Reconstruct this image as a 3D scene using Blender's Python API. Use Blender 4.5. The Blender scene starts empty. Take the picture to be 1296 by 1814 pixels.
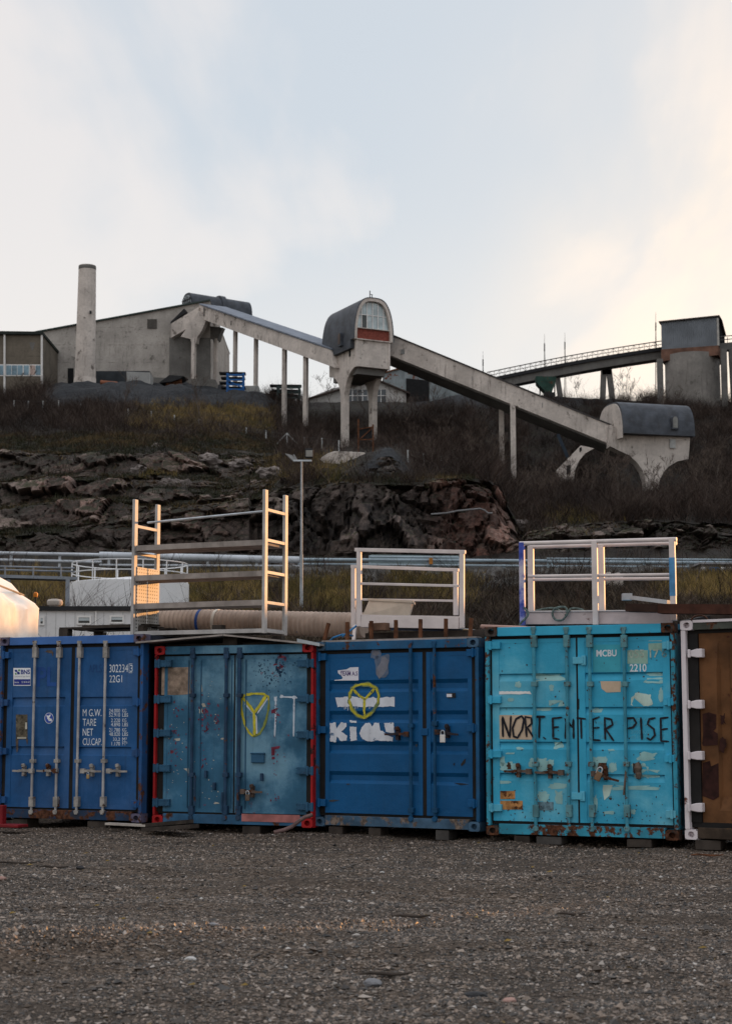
import bpy, bmesh, math, random
import numpy as np
from mathutils import Vector, Matrix, noise
random.seed(7); rng = np.random.default_rng(7)
SC = bpy.context.scene; COL = SC.collection
# ------------------------------------------------------------------ camera
F = 3000.0; CX, CY = 648.0, 907.0; HOR = 1279.0; EYE = 1.5
PITCH = math.atan((HOR - CY) / F)
cd = bpy.data.cameras.new('camera'); cam = bpy.data.objects.new('camera', cd); COL.objects.link(cam)
cd.sensor_fit = 'HORIZONTAL'; cd.sensor_width = 24.0; cd.lens = 24.0 * F / 1296.0
cd.clip_start = 0.1; cd.clip_end = 9000
cam.location = (0, 0, EYE); cam.rotation_euler = (math.pi / 2 + PITCH, 0, 0)
cd.dof.use_dof = True; cd.dof.focus_distance = 22.5; cd.dof.aperture_fstop = 4.2
SC.camera = cam
# ------------------------------------------------------------------ sun, sky, exposure
SUN_AZ = math.atan2(0.78, 0.63); SUN_EL = math.radians(6.2)
SX, SY = math.sin(SUN_AZ), math.cos(SUN_AZ)
SUND = Vector((SX * math.cos(SUN_EL), SY * math.cos(SUN_EL), math.sin(SUN_EL)))
sl = bpy.data.lights.new('sun', 'SUN'); sl.energy = 5.0; sl.angle = math.radians(0.5); sl.color = (1.0, 0.47, 0.16)
so = bpy.data.objects.new('sun', sl); COL.objects.link(so)
so.rotation_euler = SUND.to_track_quat('Z', 'Y').to_euler(); so.location = (60, 50, 30)
SC.view_settings.view_transform = 'Standard'; SC.view_settings.look = 'None'
SC.view_settings.gamma = 1.0; SC.view_settings.exposure = 0.06; SC.view_settings.use_curve_mapping = False

class NT:
    """small helper to wire shader nodes"""
    def __init__(s, tree): s.t = tree
    def n(s, kind, **kw):
        nd = s.t.nodes.new(kind)
        for k, v in kw.items():
            if k.startswith('i_'):
                key = k[2:]; key = int(key) if key.isdigit() else key.replace('_', ' ')
                s.set(nd.inputs[key], v)
            else: setattr(nd, k, v)
        return nd
    def set(s, sock, v):
        if isinstance(v, bpy.types.NodeSocket): s.t.links.new(v, sock)
        elif isinstance(v, bpy.types.Node): s.t.links.new(v.outputs[0], sock)
        else: sock.default_value = v
    def math(s, op, a, b=None, c=None, clamp=False):
        nd = s.n('ShaderNodeMath', operation=op, use_clamp=clamp); s.set(nd.inputs[0], a)
        if b is not None: s.set(nd.inputs[1], b)
        if c is not None: s.set(nd.inputs[2], c)
        return nd.outputs[0]
    def mix(s, f, a, b, mode='MIX'):
        nd = s.n('ShaderNodeMix', data_type='RGBA', blend_type=mode)
        s.set(nd.inputs[0], f); s.set(nd.inputs[6], c4(a)); s.set(nd.inputs[7], c4(b)); return nd.outputs[2]
    def ramp(s, f, stops, interp='LINEAR'):
        nd = s.n('ShaderNodeValToRGB'); s.set(nd.inputs[0], f); cr = nd.color_ramp; cr.interpolation = interp
        while len(cr.elements) < len(stops): cr.elements.new(0.5)
        for e, (p, c) in zip(cr.elements, stops):
            e.position = p; e.color = c4(c) if not isinstance(c, (int, float)) else (c, c, c, 1)
        return nd.outputs[0]
    def noise(s, vec, scale, detail=4, rough=0.55, dist=0.0):
        nd = s.n('ShaderNodeTexNoise'); s.set(nd.inputs['Vector'], vec); nd.inputs['Scale'].default_value = scale
        nd.inputs['Detail'].default_value = detail; nd.inputs['Roughness'].default_value = rough
        nd.inputs['Distortion'].default_value = dist; return nd.outputs[0]
    def mapping(s, vec, scale=(1, 1, 1), loc=(0, 0, 0), rot=(0, 0, 0)):
        nd = s.n('ShaderNodeMapping'); s.set(nd.inputs[0], vec); nd.inputs[1].default_value = loc
        nd.inputs[2].default_value = rot; nd.inputs[3].default_value = scale; return nd.outputs[0]
    def maprange(s, v, a, b, c=0.0, d=1.0, smooth=True):
        nd = s.n('ShaderNodeMapRange', interpolation_type='SMOOTHSTEP' if smooth else 'LINEAR'); s.set(nd.inputs[0], v)
        for i, x in enumerate((a, b, c, d)): nd.inputs[i + 1].default_value = x
        return nd.outputs[0]
def c4(c):
    if isinstance(c, (bpy.types.NodeSocket, bpy.types.Node)): return c
    return (c[0], c[1], c[2], 1.0)

def make_world():
    w = bpy.data.worlds.new('World'); SC.world = w; w.use_nodes = True
    t = w.node_tree; t.nodes.clear(); N = NT(t)
    sky = N.n('ShaderNodeTexSky', sky_type='NISHITA'); sky.sun_disc = False
    sky.sun_elevation = SUN_EL; sky.sun_rotation = SUN_AZ
    d = N.n('ShaderNodeTexCoord').outputs['Generated']
    dn = N.n('ShaderNodeVectorMath', operation='NORMALIZE'); N.set(dn.inputs[0], d); d = dn.outputs[0]
    sp = N.n('ShaderNodeSeparateXYZ'); N.set(sp.inputs[0], d); x, y, z = sp.outputs
    zz = N.math('ADD', N.math('MAXIMUM', z, 0.0), 0.16)
    cb = N.n('ShaderNodeCombineXYZ'); N.set(cb.inputs[0], N.math('DIVIDE', x, zz)); N.set(cb.inputs[1], N.math('DIVIDE', y, zz))
    pv = N.mapping(cb.outputs[0], scale=(1.5, 0.8, 1), loc=(-5.22, -2.06, 0), rot=(0, 0, 0.5))
    n1 = N.noise(pv, 1.3, 7, 0.5, 0.35)
    n2 = N.noise(N.mapping(cb.outputs[0], scale=(3.0, 0.9, 1), loc=(-5.49, -1.88, 0), rot=(0, 0, -0.7)), 1.6, 6, 0.5, 0.3)
    mask = N.maprange(N.math('ADD', N.math('MULTIPLY', n1, 0.65), N.math('MULTIPLY', n2, 0.35)), 0.44, 0.58)
    lft = N.maprange(x, -0.22, 0.03, 0.42, 0.0)
    side = N.math('ADD', N.math('MULTIPLY', N.math('SUBTRACT', mask, 0.22), 0.9), lft, clamp=True)
    base = N.mix(side, (0.59, 0.637, 0.695), (0.785, 0.748, 0.738))
    hz = N.maprange(z, 0.13, 0.34, 1.0, 0.0)
    base = N.mix(N.math('MULTIPLY', hz, 0.78), base, (0.855, 0.80, 0.76))
    g = Vector((math.sin(math.radians(17)) * math.cos(math.radians(14)), math.cos(math.radians(17)) * math.cos(math.radians(14)), math.sin(math.radians(14))))
    dp = N.n('ShaderNodeVectorMath', operation='DOT_PRODUCT'); N.set(dp.inputs[0], d); dp.inputs[1].default_value = g
    gl = N.math('POWER', N.math('MAXIMUM', dp.outputs[1], 0.0), 90.0)
    gl = N.math('MULTIPLY', gl, N.maprange(n2, 0.3, 0.68, 0.45, 1.15))
    base = N.mix(N.math('MULTIPLY', gl, 1.0, clamp=True), base, (1.3, 1.0, 0.72))
    # brighter high and eastern sky behind the viewer, which the picture does not show
    up = N.math('MULTIPLY', N.maprange(z, 0.42, 0.9, 0.0, 1.0), 0.70)
    bk = N.math('MULTIPLY', N.maprange(y, 0.25, -0.6, 0.0, 1.0), 0.04)
    k = N.math('ADD', N.math('ADD', up, bk), 1.0)
    vm = N.n('ShaderNodeVectorMath', operation='SCALE'); N.set(vm.inputs[0], base); N.set(vm.inputs['Scale'], N.math('MULTIPLY', k, 9.6))
    ad = N.n('ShaderNodeVectorMath', operation='ADD'); N.set(ad.inputs[0], vm.outputs[0]); 
    sk = N.n('ShaderNodeVectorMath', operation='SCALE'); N.set(sk.inputs[0], sky.outputs[0]); sk.inputs['Scale'].default_value = 0.3
    N.set(ad.inputs[1], sk.outputs[0])
    bg = N.n('ShaderNodeBackground'); N.set(bg.inputs[0], ad.outputs[0]); bg.inputs[1].default_value = 0.1
    o = N.n('ShaderNodeOutputWorld'); N.set(o.inputs[0], bg.outputs[0])
make_world()

# ------------------------------------------------------------------ picture -> place
CP, SP = math.cos(PITCH), math.sin(PITCH)
def ray(px, py):
    a, b = (px - CX) / F, (CY - py) / F
    return Vector((a, CP - b * SP, SP + b * CP))
def P(px, py, Y):
    d = ray(px, py); t = Y / d.y
    return Vector((d.x * t, Y, EYE + d.z * t))
def hz(py, Y): return P(CX, py, Y).z
def xw(px, Y, py=900): return P(px, py, Y).x
def lerp(a, b, t): return a + (b - a) * t

# ------------------------------------------------------------------ materials
def attr(N, name):
    nd = N.n('ShaderNodeAttribute'); nd.attribute_name = name; return nd.outputs['Fac']
def new_mat(name):
    m = bpy.data.materials.new(name); m.use_nodes = True; t = m.node_tree; t.nodes.clear(); N = NT(t)
    bs = N.n('ShaderNodeBsdfPrincipled'); o = N.n('ShaderNodeOutputMaterial'); N.set(o.inputs[0], bs.outputs[0])
    return m, N, bs
RUST = (0.095, 0.038, 0.020)
MATS = {}
def M(name, col, rough=0.6, metal=0.0, var=0.18, vs=2.5, rust=0.0, rs=5.0, rcol=RUST, streak=0.0, dirt=0.0,
      dcol=(0.045, 0.035, 0.028), bump=0.0, bs_=30.0, spec=0.18, fade=None, fadeamt=0.0):
    if name in MATS: return MATS[name]
    m, N, b = new_mat(name); tc = N.n('ShaderNodeTexCoord').outputs['Object']
    info = N.n('ShaderNodeObjectInfo').outputs['Random']
    off = N.n('ShaderNodeVectorMath', operation='ADD'); N.set(off.inputs[0], tc)
    cb = N.n('ShaderNodeCombineXYZ'); N.set(cb.inputs[0], N.math('MULTIPLY', info, 17.0)); N.set(cb.inputs[1], N.math('MULTIPLY', info, 31.0)); N.set(off.inputs[1], cb.outputs[0])
    v = off.outputs[0]
    n = N.noise(v, vs, 6, 0.6)
    c = N.mix(N.maprange(n, 0.3, 0.7), tuple(x * (1 - var) for x in col), tuple(min(1, x * (1 + var)) for x in col))
    if fade:
        c = N.mix(N.math('MULTIPLY', N.maprange(N.noise(v, vs * 0.5, 7, 0.65), 0.45, 0.65), fadeamt), c, fade)
    if streak:
        s_ = N.noise(N.mapping(v, scale=(6, 6, 0.35)), 2.0, 6, 0.65)
        c = N.mix(N.math('MULTIPLY', N.maprange(s_, 0.5, 0.78), streak), c, dcol)
    if dirt:
        c = N.mix(N.math('MULTIPLY', N.maprange(N.noise(v, 1.3, 8, 0.68), 0.45, 0.75), dirt), c, dcol)
    r = rough
    if rust:
        k = N.noise(v, rs, 9, 0.68); k2 = N.noise(N.mapping(v, scale=(1, 1, 0.4)), rs * 0.35, 5, 0.6)
        kk = N.math('ADD', N.math('MULTIPLY', k, 0.6), N.math('MULTIPLY', k2, 0.4))
        th = 0.66 - 0.26 * rust
        f = N.maprange(kk, th, th + 0.035)
        rc = N.mix(N.maprange(N.noise(v, 24, 4), 0.35, 0.65), tuple(x * 0.45 for x in rcol), tuple(x * 1.25 for x in rcol))
        c = N.mix(f, c, rc); r = N.math('ADD', N.math('MULTIPLY', f, 0.9 - rough), rough)
    N.set(b.inputs['Base Color'], c); N.set(b.inputs['Roughness'], r); b.inputs['Metallic'].default_value = metal
    b.inputs['Specular IOR Level'].default_value = spec
    if bump:
        bp = N.n('ShaderNodeBump'); bp.inputs['Strength'].default_value = bump; bp.inputs['Distance'].default_value = 0.02 if bs_ > 10 else 0.05
        N.set(bp.inputs['Height'], N.noise(v, bs_, 5, 0.6)); N.set(b.inputs['Normal'], bp.outputs[0])
    MATS[name] = m; return m

def concrete(name, col, stain=0.6, dcol=(0.05, 0.042, 0.035), lines=0.0, coarse=1.0):
    if name in MATS: return MATS[name]
    m, N, b = new_mat(name); v = N.n('ShaderNodeTexCoord').outputs['Object']
    n = N.noise(v, 0.35 * coarse, 8, 0.65); n2 = N.noise(v, 4.0 * coarse, 6, 0.7)
    c = N.mix(N.maprange(n, 0.3, 0.7), tuple(x * 0.72 for x in col), tuple(x * 1.12 for x in col))
    c = N.mix(N.maprange(n2, 0.35, 0.7, 0, 0.35), c, tuple(x * 0.5 for x in col))
    s_ = N.noise(N.mapping(v, scale=(1.4, 1.4, 0.2)), 2.0 * coarse, 8, 0.75)
    c = N.mix(N.math('MULTIPLY', N.math('MULTIPLY', N.maprange(s_, 0.50, 0.72), N.maprange(N.noise(N.mapping(v, loc=(3, 3, 8)), 0.25 * coarse, 4), 0.40, 0.62)), stain), c, dcol)
    bl = N.noise(N.mapping(v, loc=(5, 9, 3)), 0.8 * coarse, 9, 0.75)
    c = N.mix(N.math('MULTIPLY', N.maprange(bl, 0.565, 0.65), stain * 0.8), c, dcol)
    if lines:
        sp = N.n('ShaderNodeSeparateXYZ'); N.set(sp.inputs[0], v)
        fr = N.math('FRACT', N.math('MULTIPLY', sp.outputs[2], lines))
        ln = N.math('MULTIPLY', N.maprange(fr, 0.0, 0.06, 1.0, 0.0), N.maprange(N.noise(v, 0.9, 5), 0.45, 0.6))
        c = N.mix(N.math('MULTIPLY', ln, 0.55), c, dcol)
    N.set(b.inputs['Base Color'], c); b.inputs['Roughness'].default_value = 0.92; b.inputs['Specular IOR Level'].default_value = 0.2
    bp = N.n('ShaderNodeBump'); bp.inputs['Strength'].default_value = 0.5; bp.inputs['Distance'].default_value = 0.05
    N.set(bp.inputs['Height'], n2); N.set(b.inputs['Normal'], bp.outputs[0])
    MATS[name] = m; return m

# ------------------------------------------------------------------ mesh builder
class MB:
    def __init__(s, local=False): s.v = []; s.f = []; s.local = local
    def add(s, vs, fs):
        o = len(s.v); s.v += [Vector(p) for p in vs]; s.f += [tuple(i + o for i in f) for f in fs]
    def box(s, c, sz, rz=0.0, ry=0.0, rx=0.0):
        mt = Matrix.Rotation(rz, 3, 'Z') @ Matrix.Rotation(ry, 3, 'Y') @ Matrix.Rotation(rx, 3, 'X'); c = Vector(c)
        vs = [c + mt @ Vector((sx * sz[0] / 2, sy * sz[1] / 2, sw * sz[2] / 2)) for sx in (-1, 1) for sy in (-1, 1) for sw in (-1, 1)]
        s.add(vs, [(0, 1, 3, 2), (4, 6, 7, 5), (0, 4, 5, 1), (2, 3, 7, 6), (0, 2, 6, 4), (1, 5, 7, 3)])
    def bb(s, x0, x1, y0, y1, z0, z1): s.box(((x0 + x1) / 2, (y0 + y1) / 2, (z0 + z1) / 2), (x1 - x0, y1 - y0, z1 - z0))
    def beam(s, a, b, w, h, up=(0, 0, 1)):
        a, b = Vector(a), Vector(b); d = (b - a).normalized(); up = Vector(up)
        if abs(d.dot(up)) > 0.98: up = Vector((0, 1, 0))
        r = d.cross(up).normalized(); u = r.cross(d)
        vs = [p + r * (i * w / 2) + u * (j * h / 2) for p in (a, b) for i, j in ((-1, -1), (1, -1), (1, 1), (-1, 1))]
        s.add(vs, [(0, 1, 2, 3), (7, 6, 5, 4), (0, 4, 5, 1), (1, 5, 6, 2), (2, 6, 7, 3), (3, 7, 4, 0)])
    def tube(s, a, b, r0, r1=None, n=10, cap=True):
        r1 = r0 if r1 is None else r1; a, b = Vector(a), Vector(b); d = (b - a).normalized()
        q = Vector((0, 0, 1)) if abs(d.z) < 0.9 else Vector((1, 0, 0)); u = d.cross(q).normalized(); w = d.cross(u)
        vs = []
        for p, r in ((a, r0), (b, r1)):
            vs += [p + (u * math.cos(2 * math.pi * i / n) + w * math.sin(2 * math.pi * i / n)) * r for i in range(n)]
        fs = [(i, (i + 1) % n, n + (i + 1) % n, n + i) for i in range(n)]
        if cap: fs += [tuple(range(n))[::-1], tuple(range(n, 2 * n))]
        s.add(vs, fs)
    def path(s, pts, r, n=8):
        pts = [Vector(p) for p in pts]; vs = []; fs = []; pu = None
        for i, p in enumerate(pts):
            d = (pts[min(i + 1, len(pts) - 1)] - pts[max(i - 1, 0)]).normalized()
            if pu is None:
                q = Vector((0, 0, 1)) if abs(d.z) < 0.9 else Vector((1, 0, 0)); pu = d.cross(q).normalized()
            u = (pu - d * pu.dot(d)).normalized(); pu = u; w = d.cross(u); rr = r[i] if isinstance(r, (list, tuple)) else r
            vs += [p + (u * math.cos(2 * math.pi * k / n) + w * math.sin(2 * math.pi * k / n)) * rr for k in range(n)]
        for i in range(len(pts) - 1):
            fs += [(i * n + k, i * n + (k + 1) % n, (i + 1) * n + (k + 1) % n, (i + 1) * n + k) for k in range(n)]
        L = (len(pts) - 1) * n
        fs += [tuple(range(n))[::-1], tuple(range(L, L + n))]
        s.add(vs, fs)
    def prism(s, pts, vec):
        pts = [Vector(p) for p in pts]; n = len(pts); vec = Vector(vec)
        s.add(pts + [p + vec for p in pts], [tuple(range(n)), tuple(range(n, 2 * n))[::-1]] + [(i, i + n, (i + 1) % n + n, (i + 1) % n) for i in range(n)])
    def lathe(s, c, prof, n=20):
        c = Vector(c); vs = []; fs = []
        for r, z in prof: vs += [c + Vector((r * math.cos(2 * math.pi * i / n), r * math.sin(2 * math.pi * i / n), z)) for i in range(n)]
        for j in range(len(prof) - 1): fs += [(j * n + i, j * n + (i + 1) % n, (j + 1) * n + (i + 1) % n, (j + 1) * n + i) for i in range(n)]
        L = (len(prof) - 1) * n
        fs += [tuple(range(n))[::-1], tuple(range(L, L + n))]
        s.add(vs, fs)
    def build(s, name, mat, parent=None, smooth=False, bev=0.0):
        me = bpy.data.meshes.new(name); vs = s.v
        if parent is not None and not s.local:
            r = parent
            while r.parent: r = r.parent
            mi = (Matrix.Translation(r.location) @ r.rotation_euler.to_matrix().to_4x4()).inverted(); vs = [mi @ v for v in vs]
        org = Vector((0, 0, 0))
        if parent is None and vs:
            lo = Vector([min(v[i] for v in vs) for i in range(3)]); hi = Vector([max(v[i] for v in vs) for i in range(3)])
            org = Vector(((lo.x + hi.x) / 2, (lo.y + hi.y) / 2, lo.z)); vs = [v - org for v in vs]
        me.from_pydata([tuple(v) for v in vs], [], s.f)
        bm = bmesh.new(); bm.from_mesh(me)
        bmesh.ops.recalc_face_normals(bm, faces=bm.faces)
        if bev: bmesh.ops.bevel(bm, geom=bm.edges[:], offset=bev, segments=1, affect='EDGES', clamp_overlap=True)
        bm.to_mesh(me); bm.free()
        if smooth:
            for p in me.polygons: p.use_smooth = True
        if smooth: 
            try: me.set_sharp_from_angle(angle=math.radians(35))
            except Exception: pass
        if mat: me.materials.append(mat)
        o = bpy.data.objects.new(name, me); COL.objects.link(o); o.location = org
        if parent is not None: o.parent = parent
        return o
def thing(name, label, cat, loc=(0, 0, 0), rz=0.0, group=None):
    o = bpy.data.objects.new(name, None); COL.objects.link(o); o.empty_display_size = 0.3
    o.location = loc; o.rotation_euler = (0, 0, rz); o['label'] = label; o['category'] = cat
    if group: o['group'] = group
    return o
def tag(o, label, cat, group=None):
    o['label'] = label; o['category'] = cat
    if group: o['group'] = group
    return o
def struct(o, kind='structure'): o['kind'] = kind; return o
def dup(root, loc, rz=0.0, label=None, scale=1.0):
    r = root.copy(); COL.objects.link(r); r.location = loc; r.rotation_euler = (0, 0, rz); r.scale = (scale,) * 3
    if label: r['label'] = label
    for ch in list(root.children):
        c = ch.copy(); COL.objects.link(c); c.parent = r
        for g in ch.children:
            d = g.copy(); COL.objects.link(d); d.parent = c
    return r
def np_mesh(name, V, faces, mat, smooth=False):
    """faces: (n,k) int array"""
    me = bpy.data.meshes.new(name); nv = len(V); nf, k = faces.shape
    me.vertices.add(nv); me.vertices.foreach_set('co', np.ascontiguousarray(V, dtype=np.float32).ravel())
    me.loops.add(nf * k); me.loops.foreach_set('vertex_index', np.ascontiguousarray(faces, dtype=np.int32).ravel())
    me.polygons.add(nf); me.polygons.foreach_set('loop_start', np.arange(0, nf * k, k, dtype=np.int32))
    me.polygons.foreach_set('use_smooth', np.full(nf, smooth)); me.update(calc_edges=True); me.validate()
    me.materials.append(mat); o = bpy.data.objects.new(name, me); COL.objects.link(o); return o
def fattr(o, name, arr):
    a = o.data.attributes.new(name, 'FLOAT', 'POINT'); a.data.foreach_set('value', np.ascontiguousarray(arr, dtype=np.float32))

# shared materials
m_conc = concrete('concrete_gallery', (0.60, 0.535, 0.485), 0.95, dcol=(0.07, 0.055, 0.045))
m_conc_hall = concrete('concrete_hall', (0.42, 0.385, 0.35), 0.8, lines=0.45)
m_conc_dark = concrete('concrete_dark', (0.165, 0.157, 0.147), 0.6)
m_pebble = concrete('pebble_dash', (0.17, 0.145, 0.115), 0.5, lines=0.35)
m_slate = M('slate_roof', (0.055, 0.062, 0.075), 0.55, 0, 0.3, 1.2, dirt=0.3, streak=0.25)
m_slate_light = M('felt_roof', (0.15, 0.17, 0.21), 0.6, 0, 0.2, 0.8)
m_glass = M('glass', (0.30, 0.35, 0.38), 0.08, 0, 0.25, 0.5, spec=1.0)
m_dark = M('dark_opening', (0.012, 0.012, 0.013), 0.8, 0, 0.2)
m_white = M('white_paint', (0.72, 0.70, 0.68), 0.5, 0, 0.08, 1.5, dirt=0.15)
m_black = M('black_steel', (0.02, 0.02, 0.022), 0.6, 0, 0.2)
m_rustsolid = M('rusted_steel', (0.11, 0.045, 0.022), 0.85, 0, 0.5, 6, bump=0.3)
m_galv = M('galvanised_steel', (0.42, 0.45, 0.48), 0.45, 0.4, 0.2, 3, rust=0.1)
m_wood = M('old_timber', (0.045, 0.036, 0.03), 0.85, 0, 0.4, 5, streak=0.3)
m_woodblk = M('grey_timber', (0.065, 0.06, 0.056), 0.85, 0, 0.3, 6)
# ------------------------------------------------------------------ ground
def gravel_mat():
    m, N, b = new_mat('gravel'); v = N.n('ShaderNodeTexCoord').outputs['Object']
    vo = N.n('ShaderNodeTexVoronoi'); N.set(vo.inputs['Vector'], v); vo.inputs['Scale'].default_value = 45; 
    sp = N.n('ShaderNodeSeparateXYZ'); N.set(sp.inputs[0], vo.outputs['Color'])
    c = N.ramp(sp.outputs[0], [(0.0, (0.018, 0.013, 0.010)), (0.5, (0.098, 0.072, 0.053)), (0.85, (0.175, 0.131, 0.10)), (1.0, (0.28, 0.235, 0.20))])
    big = N.noise(N.mapping(v, scale=(0.55, 1.1, 1)), 0.7, 7, 0.62)
    c = N.mix(N.maprange(big, 0.38, 0.66, 0.0, 0.7), c, (0.045, 0.037, 0.031))
    fine = N.noise(v, 9, 8, 0.75)
    c = N.mix(N.maprange(fine, 0.4, 0.7, 0.0, 0.5), c, (0.12, 0.094, 0.076))
    N.set(b.inputs['Base Color'], c); b.inputs['Roughness'].default_value = 0.95; b.inputs['Specular IOR Level'].default_value = 0.2
    bp = N.n('ShaderNodeBump'); bp.inputs['Strength'].default_value = 0.9; bp.inputs['Distance'].default_value = 0.03
    N.set(bp.inputs['Height'], N.math('ADD', N.noise(v, 60, 4, 0.7), N.math('MULTIPLY', N.noise(v, 12, 5, 0.6), 1.5)))
    N.set(b.inputs['Normal'], bp.outputs[0]); return m
m_gravel = gravel_mat()
def ground_z(x, y):
    if y > 30 or y < 3 or abs(x) > 14: return 0.0
    e = min(1, (30 - y) / 4, (y - 3) / 3, (14 - abs(x)) / 3)
    p = Vector((x * 0.5, y * 0.9, 3.1))
    rut = 0.0
    for y0_, sl_, dp_ in ((15.3, -0.22, 0.045), (16.9, -0.22, 0.045), (12.6, 0.12, 0.035), (11.3, 0.12, 0.035)):       # shallow tyre ruts with thrown up edges
        q_ = (y - y0_ - sl_ * x - 0.3 * math.sin(x * 0.5 + y0_)); m_ = 0.5 + 0.5 * noise.noise(Vector((x * 0.5, y0_, 2.0)))
        rut += m_ * dp_ * (0.8 * math.exp(-((abs(q_) - 0.3) / 0.14) ** 2) - math.exp(-(q_ / 0.17) ** 2))
    z = rut + 0.055 * noise.noise(p) + 0.035 * noise.noise(p * 2.7) + 0.018 * noise.noise(p * 7)
    # little heaps
    for (hx, hy, r, a) in ((-2.25, 17.2, 0.55, 0.09), (-3.6, 16.2, 0.9, 0.05), (0.8, 16.0, 1.0, 0.05), (2.6, 18.4, 1.2, 0.05)):
        z += a * math.exp(-((x - hx) ** 2 + ((y - hy) * 1.6) ** 2) / (r * r))
    u = (x + 0.37) * 0.78 + (y - 12.5) * 0.63; w = (x + 0.37) * 0.63 - (y - 12.5) * 0.78      # crest added along the sun streak to catch its light
    z += 0.24 * math.exp(-(w / 0.5) ** 2) * min(1, max(0, (0.7 - u) / 4.0))
    return e * z
gx = np.concatenate([[-4000, -1200, -400, -120, -40, -20], np.linspace(-14, 14, 281), [20, 40, 120, 400, 1200, 4000]])
gy = np.concatenate([[-4000, -1000, -200, -50, -10, 0], np.linspace(3, 30, 271), [34, 60, 200, 1000, 5000]])
GZ = np.zeros((len(gy), len(gx)))
for j, y in enumerate(gy):
    if 3 < y < 30:
        for i, x in enumerate(gx):
            if abs(x) < 14: GZ[j, i] = ground_z(x, y)
XX, YY = np.meshgrid(gx, gy)
def grid_faces(nr, nc):
    a = (np.arange(nr - 1)[:, None] * nc + np.arange(nc - 1)[None]).ravel()
    return np.stack([a, a + 1, a + nc + 1, a + nc], 1)
ground = struct(np_mesh('ground', np.stack([XX, YY, GZ], -1).reshape(-1, 3), grid_faces(len(gy), len(gx)), m_gravel, True))
def gz_at(x, y):
    i = np.clip(np.searchsorted(gx, x) - 1, 0, len(gx) - 2); j = np.clip(np.searchsorted(gy, y) - 1, 0, len(gy) - 2)
    fx = (x - gx[i]) / (gx[i + 1] - gx[i]); fy = (y - gy[j]) / (gy[j + 1] - gy[j])
    return (GZ[j, i] * (1 - fx) + GZ[j, i + 1] * fx) * (1 - fy) + (GZ[j + 1, i] * (1 - fx) + GZ[j + 1, i + 1] * fx) * fy
def scatter_stones(name, n, y0, y1, rmed, sig, mat, clump=0.0):
    Y = rng.uniform(y0, y1, int(n * 1.6)); X = rng.uniform(-0.29, 0.29, len(Y)) * Y
    if clump:
        k = np.array([noise.noise(Vector((x * 0.45, y * 0.8, 9.0))) + 0.6 * noise.noise(Vector((x * 1.5, y * 2.5, 4.0))) for x, y in zip(X, Y)])
        keep = rng.uniform(0, 1, len(Y)) < np.clip(0.5 + clump * k, 0.04, 1)
        X, Y = X[keep], Y[keep]
    X, Y = X[:n], Y[:n]; n = len(X)
    r = np.clip(rmed * np.exp(rng.normal(0, sig, n)), rmed * 0.4, rmed * 4)
    base = np.array([[1, 0, 0], [0, 1, 0], [-1, 0, 0], [0, -1, 0], [0, 0, 1], [0, 0, -1]], float)
    tri = np.array([[0, 1, 4], [1, 2, 4], [2, 3, 4], [3, 0, 4], [1, 0, 5], [2, 1, 5], [3, 2, 5], [0, 3, 5]])
    V = np.repeat(base[None], n, 0) * rng.uniform(0.65, 1.3, (n, 6, 1)) + rng.normal(0, 0.22, (n, 6, 3))
    V *= (r[:, None] * np.stack([rng.uniform(0.8, 1.5, n), rng.uniform(0.8, 1.2, n), rng.uniform(0.45, 0.85, n)], 1))[:, None, :]
    a = rng.uniform(0, 6.28, n); ca, sa = np.cos(a), np.sin(a)
    x = V[:, :, 0] * ca[:, None] - V[:, :, 1] * sa[:, None]; y = V[:, :, 0] * sa[:, None] + V[:, :, 1] * ca[:, None]
    V = np.stack([x + X[:, None], y + Y[:, None], V[:, :, 2] + (gz_at(X, Y) + r * 0.22)[:, None]], -1)
    Fc = (np.arange(n)[:, None, None] * 6 + tri[None]).reshape(-1, 3)
    o = np_mesh(name, V.reshape(-1, 3), Fc, mat); fattr(o, 'tone', np.repeat(rng.uniform(0, 1, n), 6)); o['kind'] = 'stuff'; return o
def sun_streak_strip(n, mat):
    """loose stones added along the sun streak so their flanks catch light"""
    u = rng.uniform(-4.2, 0.9, n); w = rng.normal(0, 0.2, n); X = -0.37 + 0.78 * u + 0.63 * w; Y = 12.5 + 0.63 * u - 0.78 * w; r = np.clip(0.0075 * np.exp(rng.normal(0, 0.4, n)), 0.004, 0.02)
    base = np.array([[1, 0, 0], [0, 1, 0], [-1, 0, 0], [0, -1, 0], [0, 0, 1], [0, 0, -1]], float); tri = np.array([[0, 1, 4], [1, 2, 4], [2, 3, 4], [3, 0, 4], [1, 0, 5], [2, 1, 5], [3, 2, 5], [0, 3, 5]])
    V = np.repeat(base[None], n, 0) * rng.uniform(0.65, 1.3, (n, 6, 1)) + rng.normal(0, 0.2, (n, 6, 3)); V *= r[:, None, None]
    V = V + np.stack([X, Y, gz_at(X, Y) + r * 0.35], -1)[:, None, :]
    o = np_mesh('sun_streak_stones', V.reshape(-1, 3), (np.arange(n)[:, None, None] * 6 + tri[None]).reshape(-1, 3), mat); fattr(o, 'tone', np.repeat(rng.uniform(0, 1, n), 6)); o['kind'] = 'stuff'
def stone_mat(name, stops):
    m, N, b = new_mat(name); N.set(b.inputs['Base Color'], N.ramp(attr(N, 'tone'), stops)); b.inputs['Roughness'].default_value = 0.9
    b.inputs['Specular IOR Level'].default_value = 0.25
    if name == 'stone_mix': b.inputs['Roughness'].default_value = 0.5; b.inputs['Specular IOR Level'].default_value = 0.5
    return m
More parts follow.
